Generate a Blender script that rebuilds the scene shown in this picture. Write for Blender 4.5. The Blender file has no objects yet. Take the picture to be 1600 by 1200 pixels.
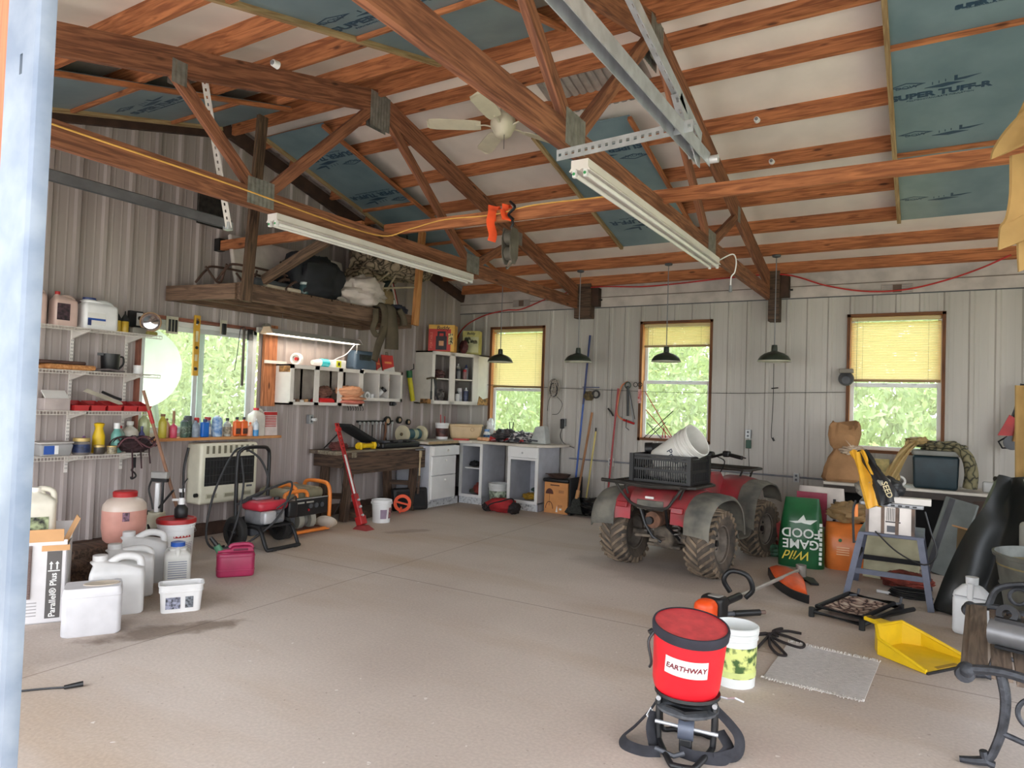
import bpy,bmesh,math,random
from mathutils import Vector,Matrix,Euler
random.seed(7)
PI=math.pi
R=math.radians
col=bpy.context.scene.collection
CZ,FPX=1.48,1079.86
_yaw,_pit,_rol=-0.54438062,0.02844289,0.03325199
_f=Vector((math.sin(_yaw)*math.cos(_pit),math.cos(_yaw)*math.cos(_pit),math.sin(_pit)))
_r0=Vector((math.cos(_yaw),-math.sin(_yaw),0));_u0=_r0.cross(_f)
CR=math.cos(_rol)*_r0+math.sin(_rol)*_u0
CU=-math.sin(_rol)*_r0+math.cos(_rol)*_u0
CF=_f
CO=Vector((0,0,CZ))
def ray(x,y):return CF+CR*((x-800)/FPX)-CU*((y-600)/FPX)
def atz(x,y,z=0.0):
 r=ray(x,y);return CO+r*((z-CZ)/r.z)
def aty(x,y,Y):
 r=ray(x,y);return CO+r*(Y/r.y)
def atx(x,y,X):
 r=ray(x,y);return CO+r*(X/r.x)
MATS={}
def lin(c):
 o=[]
 for v in c:
  v/=255.0
  o.append(v/12.92 if v<=.04045 else((v+.055)/1.055)**2.4)
 return(*o,1)
def _new(name):
 m=bpy.data.materials.new(name);m.use_nodes=True
 nt=m.node_tree;b=nt.nodes['Principled BSDF']
 MATS[name]=m
 return m,nt,b
def mat(name,c,r=.6,m=0,v=.10,s=8,b=0,bs=40,c2=None,tr=0,spec=.5,stretch=None,sharp=(.35,.65)):
 """plain material with a noise-mixed second colour"""
 if name in MATS:return MATS[name]
 M_,nt,bs_=_new(name)
 N,L=nt.nodes,nt.links
 c1=lin(c)
 c2=lin(c2)if c2 else tuple(max(0,x*(1-v*2.2))for x in c1[:3])+(1,)
 tc=N.new('ShaderNodeTexCoord');src=tc.outputs['Object']
 if stretch:
  mp=N.new('ShaderNodeMapping');mp.inputs['Scale'].default_value=stretch
  L.new(src,mp.inputs[0]);src=mp.outputs[0]
 nz=N.new('ShaderNodeTexNoise');nz.inputs['Scale'].default_value=s;nz.inputs['Detail'].default_value=5
 L.new(src,nz.inputs['Vector'])
 rp=N.new('ShaderNodeValToRGB')
 rp.color_ramp.elements[0].position,rp.color_ramp.elements[1].position=sharp
 rp.color_ramp.elements[0].color,rp.color_ramp.elements[1].color=c2,c1
 L.new(nz.outputs[0],rp.inputs[0]);L.new(rp.outputs[0],bs_.inputs['Base Color'])
 bs_.inputs['Roughness'].default_value=r;bs_.inputs['Metallic'].default_value=m
 bs_.inputs['Specular IOR Level'].default_value=spec
 if tr:bs_.inputs['Transmission Weight'].default_value=tr
 if b:
  n2=N.new('ShaderNodeTexNoise');n2.inputs['Scale'].default_value=bs;L.new(src,n2.inputs['Vector'])
  bp=N.new('ShaderNodeBump');bp.inputs['Strength'].default_value=b;bp.inputs['Distance'].default_value=.01
  L.new(n2.outputs[0],bp.inputs['Height']);L.new(bp.outputs[0],bs_.inputs['Normal'])
 return M_
def wood(name,c1,c2,c3=None,r=.75,grain=1.0,knot=True):
 """grain runs along the object's local X"""
 M_,nt,b=_new(name);N,L=nt.nodes,nt.links
 tc=N.new('ShaderNodeTexCoord');oi=N.new('ShaderNodeObjectInfo')
 ad=N.new('ShaderNodeVectorMath');ad.operation='ADD'
 sc=N.new('ShaderNodeVectorMath');sc.operation='SCALE';sc.inputs['Scale'].default_value=37
 cb=N.new('ShaderNodeCombineXYZ');L.new(oi.outputs['Random'],cb.inputs[0]);L.new(oi.outputs['Random'],cb.inputs[1])
 L.new(cb.outputs[0],sc.inputs[0]);L.new(tc.outputs['Object'],ad.inputs[0]);L.new(sc.outputs[0],ad.inputs[1])
 mp=N.new('ShaderNodeMapping');mp.inputs['Scale'].default_value=(1.1*grain,16*grain,16*grain);L.new(ad.outputs[0],mp.inputs[0])
 nz=N.new('ShaderNodeTexNoise');nz.inputs['Scale'].default_value=2.2;nz.inputs['Detail'].default_value=8;nz.inputs['Distortion'].default_value=1.4
 L.new(mp.outputs[0],nz.inputs['Vector'])
 rp=N.new('ShaderNodeValToRGB');e=rp.color_ramp.elements
 e[0].position,e[1].position=.38,.62;e[0].color,e[1].color=lin(c2),lin(c1)
 L.new(nz.outputs[0],rp.inputs[0]);out=rp.outputs[0]
 n3=N.new('ShaderNodeTexNoise');n3.inputs['Scale'].default_value=1.3;L.new(ad.outputs[0],n3.inputs['Vector'])
 mx=N.new('ShaderNodeMix');mx.data_type='RGBA';mx.blend_type='MULTIPLY';mx.inputs[0].default_value=.55
 r3=N.new('ShaderNodeValToRGB');r3.color_ramp.elements[0].color=(.62,.58,.55,1);r3.color_ramp.elements[1].color=(1.12,1.1,1.08,1)
 r3.color_ramp.elements[0].position=.3;r3.color_ramp.elements[1].position=.7
 L.new(n3.outputs[0],r3.inputs[0]);L.new(out,mx.inputs[6]);L.new(r3.outputs[0],mx.inputs[7]);out=mx.outputs[2]
 if knot:
  m2=N.new('ShaderNodeMapping');m2.inputs['Scale'].default_value=(1.6,5,5);L.new(ad.outputs[0],m2.inputs[0])
  vo=N.new('ShaderNodeTexVoronoi');vo.inputs['Scale'].default_value=1.5;L.new(m2.outputs[0],vo.inputs['Vector'])
  r2=N.new('ShaderNodeValToRGB');r2.color_ramp.elements[0].position=.06;r2.color_ramp.elements[1].position=.13
  r2.color_ramp.elements[0].color=(.12,.06,.03,1);r2.color_ramp.elements[1].color=(1,1,1,1)
  L.new(vo.outputs['Distance'],r2.inputs[0])
  mk=N.new('ShaderNodeMix');mk.data_type='RGBA';mk.blend_type='MULTIPLY';mk.inputs[0].default_value=.8
  L.new(out,mk.inputs[6]);L.new(r2.outputs[0],mk.inputs[7]);out=mk.outputs[2]
 L.new(out,b.inputs['Base Color']);b.inputs['Roughness'].default_value=r
 bp=N.new('ShaderNodeBump');bp.inputs['Strength'].default_value=.15;bp.inputs['Distance'].default_value=.004
 L.new(nz.outputs[0],bp.inputs['Height']);L.new(bp.outputs[0],b.inputs['Normal'])
 return M_
def emit(name,c,st):
 M_,nt,b=_new(name)
 b.inputs['Base Color'].default_value=lin(c);b.inputs['Emission Color'].default_value=lin(c);b.inputs['Emission Strength'].default_value=st
 return M_
def glass(name,c=(255,255,255),a=.16,r=.02):
 """thin clear glass: mostly see-through with a faint gloss"""
 M_,nt,b=_new(name);N,L=nt.nodes,nt.links
 t=N.new('ShaderNodeBsdfTransparent');t.inputs[0].default_value=lin(c)
 b.inputs['Base Color'].default_value=lin(c);b.inputs['Roughness'].default_value=r
 mx=N.new('ShaderNodeMixShader');mx.inputs[0].default_value=a
 L.new(t.outputs[0],mx.inputs[1]);L.new(b.outputs[0],mx.inputs[2]);L.new(mx.outputs[0],N['Material Output'].inputs[0])
 return M_
def translucent(name,c,t=.5,r=.5,v=.1,s=10,tc_=None):
 M_=mat(name,c,r=r,v=v,s=s);nt=M_.node_tree;N,L=nt.nodes,nt.links
 b=N['Principled BSDF'];tl=N.new('ShaderNodeBsdfTranslucent');tl.inputs[0].default_value=lin(tc_ or c)
 mx=N.new('ShaderNodeMixShader');mx.inputs[0].default_value=t
 L.new(b.outputs[0],mx.inputs[1]);L.new(tl.outputs[0],mx.inputs[2]);L.new(mx.outputs[0],N['Material Output'].inputs[0])
 return M_
class MB:
 def __init__(s):s.v,s.f,s.m,s.mi,s.x=[],[],[],0,None
 def at(s,mtx):s.x=mtx;return s
 def _p(s,p):
  p=Vector(p)
  return s.x@p if s.x is not None else p
 def add(s,vs,fs):
  o=len(s.v);s.v+=[s._p(p)for p in vs]
  for f in fs:s.f.append([i+o for i in f]);s.m.append(s.mi)
  return s
 def box(s,x0,x1,y0,y1,z0,z1,taper=None):
  tx,ty=taper or(0,0)
  vs=[(x0,y0,z0),(x1,y0,z0),(x1,y1,z0),(x0,y1,z0),(x0+tx,y0+ty,z1),(x1-tx,y0+ty,z1),(x1-tx,y1-ty,z1),(x0+tx,y1-ty,z1)]
  return s.add(vs,[(0,3,2,1),(4,5,6,7),(0,1,5,4),(1,2,6,5),(2,3,7,6),(3,0,4,7)])
 def cbox(s,c,d,rot=None):
  mt=Matrix.Translation(c)@(rot.to_matrix().to_4x4()if isinstance(rot,Euler)else(rot or Matrix()))
  o=s.x;s.x=mt if o is None else o@mt
  s.box(-d[0]/2,d[0]/2,-d[1]/2,d[1]/2,-d[2]/2,d[2]/2);s.x=o
  return s
 def loft(s,rings,cap=True,closed=True):
  n=len(rings[0]);vs=[p for r in rings for p in r];fs=[]
  for i in range(len(rings)-1):
   for j in range(n if closed else n-1):
    k=(j+1)%n
    fs.append((i*n+j,i*n+k,(i+1)*n+k,(i+1)*n+j))
  if cap and closed:
   fs.append(tuple(range(n))[::-1]);fs.append(tuple((len(rings)-1)*n+j for j in range(n)))
  return s.add(vs,fs)
 def tube(s,pts,r,n=8,closed=False,smooth=0,flat=None):
  pts=[Vector(p)for p in pts]
  if smooth:pts=spline(pts,smooth,closed)
  rs=r if isinstance(r,(list,tuple))else None
  rings=[];N_=len(pts);prev=None
  for i,p in enumerate(pts):
   a=pts[(i-1)%N_]if(i or closed)else p
   b=pts[(i+1)%N_]if(i<N_-1 or closed)else p
   t=(b-a)
   t=t.normalized()if t.length>1e-9 else Vector((0,0,1))
   if prev is None:
    u=t.orthogonal().normalized()if abs(t.z)>.9 else t.cross(Vector((0,0,1))).normalized()
   else:
    u=prev-t*prev.dot(t);u=u.normalized()if u.length>1e-6 else t.orthogonal().normalized()
   prev=u;w=t.cross(u)
   rr=(rs[min(int(i*len(rs)/N_),len(rs)-1)]if not smooth else rs[0]+(rs[-1]-rs[0])*i/(N_-1))if rs else r
   fl=flat or 1
   rings.append([p+u*(rr*math.cos(2*PI*j/n))+w*(rr*fl*math.sin(2*PI*j/n))for j in range(n)])
  if closed:rings.append(rings[0]);return s.loft(rings,cap=False)
  return s.loft(rings)
 def cyl(s,p0,p1,r0,r1=None,n=16):
  p0,p1=Vector(p0),Vector(p1);t=(p1-p0).normalized();u=t.orthogonal().normalized();w=t.cross(u)
  r1=r0 if r1 is None else r1
  return s.loft([[p+(u*math.cos(2*PI*j/n)+w*math.sin(2*PI*j/n))*r for j in range(n)]for p,r in((p0,r0),(p1,r1))])
 def lathe(s,prof,c=(0,0,0),n=24,cap=True,axis=None,sx=1,sy=1):
  mt=Matrix.Translation(c)@(axis or Matrix())
  rings=[[mt@Vector((r*sx*math.cos(2*PI*j/n),r*sy*math.sin(2*PI*j/n),z))for j in range(n)]for r,z in prof]
  return s.loft(rings,cap=cap)
 def prism(s,poly,d0,d1,ax='z'):
  """poly (a,b) extruded along ax from d0 to d1; ax x: (y,z), y: (x,z), z: (x,y)"""
  def P(a,b,d):return{'x':(d,a,b),'y':(a,d,b),'z':(a,b,d)}[ax]
  return s.loft([[P(a,b,d)for a,b in poly]for d in(d0,d1)])
 def rbox(s,cx,cy,z0,z1,sx,sy,rad=.02,k=4,tz=None,taper=1.0,nr=3):
  """rounded-corner box: rounded vertical corners and rounded top and bottom rims"""
  def ring(sx_,sy_,rd,z):
   out=[]
   for qx,qy,a0 in((1,1,0),(-1,1,90),(-1,-1,180),(1,-1,270)):
    for i in range(k+1):
     a=R(a0+90*i/k);out.append((cx+qx*(sx_/2-rd)+rd*math.cos(a),cy+qy*(sy_/2-rd)+rd*math.sin(a),z))
   return out
  rt=min(tz if tz is not None else rad,(z1-z0)/2.1);rs=[]
  for i in range(nr+1):
   a=PI/2*i/nr;q=rt*(1-math.sin(a));zz=z0+rt*(1-math.cos(a));rs.append(ring(sx*taper-2*q,sy*taper-2*q,max(rad-q,.001),zz))
  for i in range(nr+1):
   a=PI/2*i/nr;q=rt*(1-math.cos(a));zz=z1-rt*(1-math.sin(a));rs.append(ring(sx-2*q,sy-2*q,max(rad-q,.001),zz))
  return s.loft(rs)
 def ball(s,c,r,n=12,m=8,rz=None):
  rz=rz or r;c=Vector(c)
  rings=[[c+Vector((r*math.sin(PI*i/m)*math.cos(2*PI*j/n),r*math.sin(PI*i/m)*math.sin(2*PI*j/n),-rz*math.cos(PI*i/m)))for j in range(n)]for i in range(1,m)]
  return s.loft(rings)
 def sheet(s,fn,nu,nv,th=0):
  """fn(u,v)->point; optional thickness along -normal"""
  g=[[Vector(fn(i/nu,j/nv))for j in range(nv+1)]for i in range(nu+1)]
  w=nv+1;vs=[p for r in g for p in r]
  fs=[(i*w+j,(i+1)*w+j,(i+1)*w+j+1,i*w+j+1)for i in range(nu)for j in range(nv)]
  if th:
   nn=[]
   for i in range(nu+1):
    for j in range(nv+1):
     a=g[min(i+1,nu)][j]-g[max(i-1,0)][j];b=g[i][min(j+1,nv)]-g[i][max(j-1,0)]
     q=a.cross(b);nn.append(q.normalized()if q.length>1e-12 else Vector((0,0,1)))
   o=len(vs);vs=vs+[p-n*th for p,n in zip(vs,nn)]
   fs+=[tuple(reversed([k+o for k in f]))for f in fs]
   for i in range(nu):
    for j,fl in((0,0),(nv,1)):
     q=(i*w+j,i*w+j+o,(i+1)*w+j+o,(i+1)*w+j);fs.append(q if fl==0 else q[::-1])
   for j in range(nv):
    for i,fl in((0,1),(nu,0)):
     q=(i*w+j,i*w+j+o,i*w+j+1+o,i*w+j+1);fs.append(q if fl==0 else q[::-1])
  return s.add(vs,fs)
 def build(s,name,mats,parent=None,bev=0,sm=True,sub=0,ang=38,**kw):
  me=bpy.data.meshes.new(name)
  org=Vector((0,0,0))
  if parent is None and s.v:
   lo=Vector([min(p[i]for p in s.v)for i in range(3)]);hi=Vector([max(p[i]for p in s.v)for i in range(3)])
   org=Vector(((lo.x+hi.x)/2,(lo.y+hi.y)/2,lo.z))
  me.from_pydata([tuple(p-org)for p in s.v],[],s.f);me.update()
  bm=bmesh.new();bm.from_mesh(me);bmesh.ops.recalc_face_normals(bm,faces=bm.faces);bm.to_mesh(me);bm.free()
  if not isinstance(mats,(list,tuple)):mats=[mats]
  for m in mats:me.materials.append(m)
  for p,i in zip(me.polygons,s.m):p.material_index=i
  if sm:
   me.polygons.foreach_set('use_smooth',[True]*len(me.polygons));me.set_sharp_from_angle(angle=R(ang))
  o=bpy.data.objects.new(name,me);col.objects.link(o);o.location=org
  if parent is not None:o.parent=parent
  if bev:
   b=o.modifiers.new('bevel','BEVEL');b.width=bev;b.segments=2;b.limit_method='ANGLE';b.angle_limit=R(40)
  if sub:
   b=o.modifiers.new('sub','SUBSURF');b.levels=b.render_levels=sub
  if kw:tag(o,**kw)
  return o
def spline(pts,k=6,closed=False):
 """Catmull-Rom"""
 P_=[Vector(p)for p in pts];n=len(P_);out=[]
 for i in range(n if closed else n-1):
  p1,p2=P_[i],P_[(i+1)%n]
  p0=P_[i-1]if(i or closed)else p1*2-p2
  p3=P_[(i+2)%n]if(i+2<n or closed)else p2*2-p1
  for j in range(k):
   t=j/k
   out.append(.5*((2*p1)+(p2-p0)*t+(2*p0-5*p1+4*p2-p3)*t*t+(3*p1-p0-3*p2+p3)*t**3))
 if not closed:out.append(P_[-1])
 return out
def tag(o,label=None,cat=None,group=None,kind=None):
 if label:o['label']=label
 if cat:o['category']=cat
 if group:o['group']=group
 if kind:o['kind']=kind
 return o
def thing(name,label,cat,loc=(0,0,0),rz=0,group=None,rot=None):
 o=bpy.data.objects.new(name,None);col.objects.link(o);o.location=loc
 o.rotation_euler=rot or(0,0,rz);o.empty_display_size=.1
 return tag(o,label,cat,group)
def desc(o):
 out=[]
 for c in o.children:out.append(c);out+=desc(c)
 return out
def settle(o):
 """move an Empty built at the origin to the base centre of its parts"""
 lo,hi=Vector((1e9,)*3),Vector((-1e9,)*3)
 def wm(q):
  m=q.matrix_basis.copy()
  while q.parent:q=q.parent;m=q.matrix_basis@m
  return m
 for c in desc(o):
  if c.type=='MESH':
   w=wm(c)
   for b in c.bound_box:
    p=w@Vector(b)
    for i in range(3):lo[i]=min(lo[i],p[i]);hi[i]=max(hi[i],p[i])
 d=Vector(((lo.x+hi.x)/2,(lo.y+hi.y)/2,lo.z))-o.location
 o.location=o.location+d
 for c in o.children:c.location=c.location-d
 return o
def dup(o,loc=None,rz=None,label=None,parent=None,scale=None):
 c=o.copy();col.objects.link(c)
 if parent:c.parent=parent
 if loc is not None:c.location=loc
 if rz is not None:c.rotation_euler=(0,0,rz)
 if scale:c.scale=scale
 if label:c['label']=label
 for ch in list(o.children):dup(ch,parent=c)
 return c
def beam(name,p0,p1,w,h,m,parent=None,up=(0,0,1),bev=0,**kw):
 """board from p0 to p1 (centre line), width w sideways, h along 'up'; grain along local X"""
 p0,p1=Vector(p0),Vector(p1);x=(p1-p0);ln=x.length;x.normalize()
 y=Vector(up).cross(x)
 y=y.normalized()if y.length>1e-5 else x.orthogonal().normalized()
 z=x.cross(y)
 b=MB().box(-ln/2,ln/2,-w/2,w/2,-h/2,h/2)
 me_o=MB();me_o.v,me_o.f,me_o.m=b.v,b.f,b.m
 o=me_o.build(name,m,parent if parent is not None else DUMMY,bev=bev,sm=False)
 if parent is None:o.parent=None
 rot=Matrix((x,y,z)).transposed()
 o.matrix_basis=Matrix.Translation((p0+p1)/2)@rot.to_4x4()
 if kw:tag(o,**kw)
 return o
DUMMY=bpy.data.objects.new('dummy',None)
def frame(o,x,up,nrm=None):
 """4x4: origin o, local x, local y = up"""
 x=Vector(x).normalized();y=Vector(up);y=(y-x*y.dot(x)).normalized();z=x.cross(y)
 m=Matrix((x,y,z)).transposed().to_4x4();m.translation=Vector(o)
 return m
def text(txt,size,m,parent,mtx,ext=.0008,wrap=None,name='lettering',bold=0,shear=0,align='CENTER',sx=1,space=1):
 """flat lettering in the local frame mtx (x right, y up, z out); wrap = cylinder radius"""
 cu=bpy.data.curves.new(name,'FONT');cu.body=txt;cu.size=size;cu.extrude=ext;cu.offset=bold;cu.shear=shear
 cu.align_x=align;cu.align_y='CENTER';cu.resolution_u=3;cu.space_character=space
 to=bpy.data.objects.new('t',cu);col.objects.link(to)
 me=bpy.data.meshes.new_from_object(to.evaluated_get(bpy.context.evaluated_depsgraph_get()))
 bpy.data.objects.remove(to);bpy.data.curves.remove(cu)
 for v in me.vertices:
  c=v.co.copy();c.x*=sx
  if wrap:
   a=c.x/wrap;c=Vector((math.sin(a)*(wrap+c.z),c.y,math.cos(a)*(wrap+c.z)-wrap))
  v.co=mtx@c
 me.materials.clear();me.materials.append(m);me.name=name
 o=bpy.data.objects.new(name,me);col.objects.link(o)
 if parent is not None:o.parent=parent
 return o
def T(*a):return Matrix.Translation(Vector(a))
def RX(a):return Matrix.Rotation(R(a),4,'X')
def RY(a):return Matrix.Rotation(R(a),4,'Y')
def RZ(a):return Matrix.Rotation(R(a),4,'Z')
WOODR=wood('roof_wood',(190,122,78),(138,82,50))
WOODT=wood('truss_wood',(156,103,74),(106,64,45))
WOODD=wood('dark_old_wood',(112,88,68),(62,46,36))
WOODB=wood('bench_wood',(98,76,60),(54,40,32))
WOODG=wood('bench_top_wood',(150,140,122),(104,94,78))
WOODP=wood('pine',(206,150,96),(170,112,62),knot=False)
WOODE=wood('weathered_slat',(128,112,98),(92,78,68))
PALE=wood('pale_batten',(176,152,112),(140,112,76),knot=False)
GALV=mat('galvanised',(196,200,204),r=.42,m=.65,v=.12,s=14)
GALVP=mat('gusset_steel',(150,150,146),r=.5,m=.6,v=.15,s=20)
STEEL=mat('steel',(196,196,198),r=.35,m=.4,v=.1)
CHROME=mat('chrome',(220,220,225),r=.15,m=1,v=.05)
DKMET=mat('dark_metal',(58,58,60),r=.45,m=.6,v=.2)
BLACK=mat('black_plastic',(24,24,26),r=.45,v=.15)
BLACKM=mat('matte_black',(30,30,32),r=.85,v=.15)
RUBBER=mat('rubber',(40,39,38),r=.8,v=.2)
WHITE=mat('white_plastic',(226,226,226),r=.4,v=.04)
WHITEP=mat('white_paint',(222,216,210),r=.55,v=.06,s=4)
CREAM=mat('cream_enamel',(214,210,190),r=.4,v=.05)
HDPE=translucent('milky_plastic',(222,220,214),t=.22,r=.4,v=.05)
RED=mat('red_paint',(176,34,36),r=.45,v=.12)
REDP=mat('red_plastic',(200,30,34),r=.4,v=.06)
ORANGE=mat('orange_paint',(226,128,50),r=.45,v=.08)
ORANGEB=mat('bright_orange',(246,84,24),r=.45,v=.06)
YELLOW=mat('yellow_plastic',(232,192,20),r=.45,v=.06)
BLUE=mat('blue_plastic',(30,78,160),r=.4,v=.08)
BLUED=mat('dark_blue',(34,50,104),r=.45,v=.1)
GREEN=mat('green_plastic',(24,104,56),r=.5,v=.12)
TEAL=mat('teal_plastic',(110,170,160),r=.3,v=.08)
PURPLE=mat('purple_plastic',(116,60,130),r=.5,v=.1)
CARD=mat('cardboard',(196,150,104),r=.9,v=.08,s=5)
GREY=mat('grey_paint',(128,130,134),r=.5,v=.1)
GREYD=mat('dark_grey',(78,80,86),r=.5,v=.12)
INK=mat('ink',(30,30,34),r=.7,v=.05)
BROWNP=mat('brown_paint',(120,78,54),r=.6,v=.1)
KRAFT=mat('kraft_paper',(170,128,88),r=.85,v=.12,s=7,b=.25,bs=14)
XL,XR,YB,YF=-6.486,3.3,9.05,.25
RY0,RZ0,RK=4.65,4.30,.26
def zroof(y,off=0.0):return RZ0+off-RK*abs(y-RY0)
METAL=mat('wall_metal',(170,159,155),r=.5,m=0,v=.10,s=2.2,stretch=(1,1,.12),c2=(144,133,130))
METALB=mat('wall_metal_back',(182,177,170),r=.5,m=0,v=.08,s=2.0,stretch=(1,1,.12),c2=(162,157,150))
DBAND=mat('eave_band',(196,186,180),r=.7,v=.12,s=5)
FOAM=mat('white_foam',(226,216,208),r=.45,v=.05,s=3,spec=.35)
TEALF=mat('teal_foam',(114,134,142),r=.35,v=.07,s=3,c2=(98,119,128))
PRINT=mat('foam_print',(38,66,88),r=.5,v=.05)
DKWOOD=mat('dark_rafter',(70,48,38),r=.8,v=.2)
def profile(u0,u1,start,pitch,dep):
 pts=[(u0,0)]
 k=math.ceil((u0+.035-start)/pitch);c=start+k*pitch
 while c<u1-.04:
  pts+=[(c-.032,0),(c-.016,dep),(c+.016,dep),(c+.032,0)]
  for q in(.075,.155):
   if c+q+.012<u1:pts+=[(c+q-.012,0),(c+q,dep*.10),(c+q+.012,0)]
  c+=pitch
 pts.append((u1,0));return pts
def ribwall(name,prof,top,holes,P,m):
 def d_at(u):
  for(a,da),(b_,db)in zip(prof,prof[1:]):
   if a<=u<=b_:return da+(db-da)*(u-a)/max(b_-a,1e-9)
  return 0
 us=sorted(set([p[0]for p in prof]+[h for q in holes for h in q[:2]]))
 b=MB()
 for a,c in zip(us,us[1:]):
  iv=[(0.0,None)]
  for h in holes:
   if h[0]<=(a+c)/2<=h[1]:iv=[(0.0,h[2]),(h[3],None)]
  for z0,z1 in iv:
   za=top(a)if z1 is None else z1;zc=top(c)if z1 is None else z1
   if za-z0<.001:continue
   b.add([P(a,d_at(a),z0),P(c,d_at(c),z0),P(c,d_at(c),zc),P(a,d_at(a),za)],[(0,1,2,3)])
 return tag(b.build(name,m,DUMMY,ang=20),kind='structure')
def unpar(o):o.parent=None;return o
WIN={'window_2':(-5.885,-4.925,.98,2.66),'window_3':(-3.425,-2.435,1.045,2.667),'window_4':(-.848,.14,1.05,2.667)}
LW=(3.80,5.17,1.03,2.20)
unpar(ribwall('wall_left',profile(YF,YB,3.186,.2365,.026),lambda u:zroof(u,.14),[LW],lambda u,d,z:(XL+d,u,z),METAL))
unpar(ribwall('wall_back',profile(XL,XR,-.80,.2365,.013),lambda u:2.89,[tuple(w)for w in WIN.values()],lambda u,d,z:(u,YB-d,z),METALB))
tag(MB().box(XL,XR,YB-.012,YB+.06,2.89,3.30).build('trim_1',DBAND),kind='structure')
tag(MB().box(XL,XR,YB-.02,YB-.012,3.03,3.04).build('trim_2',mat('seam_brown',(120,108,100),r=.8)),kind='structure')
tag(MB().box(XL,XR,YB-.02,YB-.011,2.882,2.894).build('trim_3',GREYD),kind='structure')
unpar(ribwall('wall_right',profile(YF,YB,.4,.2365,.013),lambda u:zroof(u,.14),[(.6,6.8,.0,2.75)],lambda u,d,z:(XR-d,u,z),METAL))  # unseen wall, wide opening added to let daylight in
wf=MB()
for x0,x1,z0,z1 in((XL,-6.0,0,3.3),(-1.0,-.93,0,3.3),(3.1,XR,0,3.3),(-6.0,-1.0,2.45,3.3),(-.93,3.1,2.45,3.3)):
 wf.box(x0,x1,YF-.05,YF,z0,z1)
tag(wf.build('wall_front',METAL),kind='structure')  # unseen wall, doorways widened and header lowered to steer the daylight
DSTB=mat('baseboard_dark',(84,62,52),r=.85,v=.2)
bb=MB().box(XL,XL+.045,YF,YB,0,.13);tag(bb.build('baseboard_left',DSTB),kind='structure')
bb=MB().box(XL+.05,XR,YB-.045,YB,0,.13);tag(bb.build('baseboard_back',DSTB),kind='structure')
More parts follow.
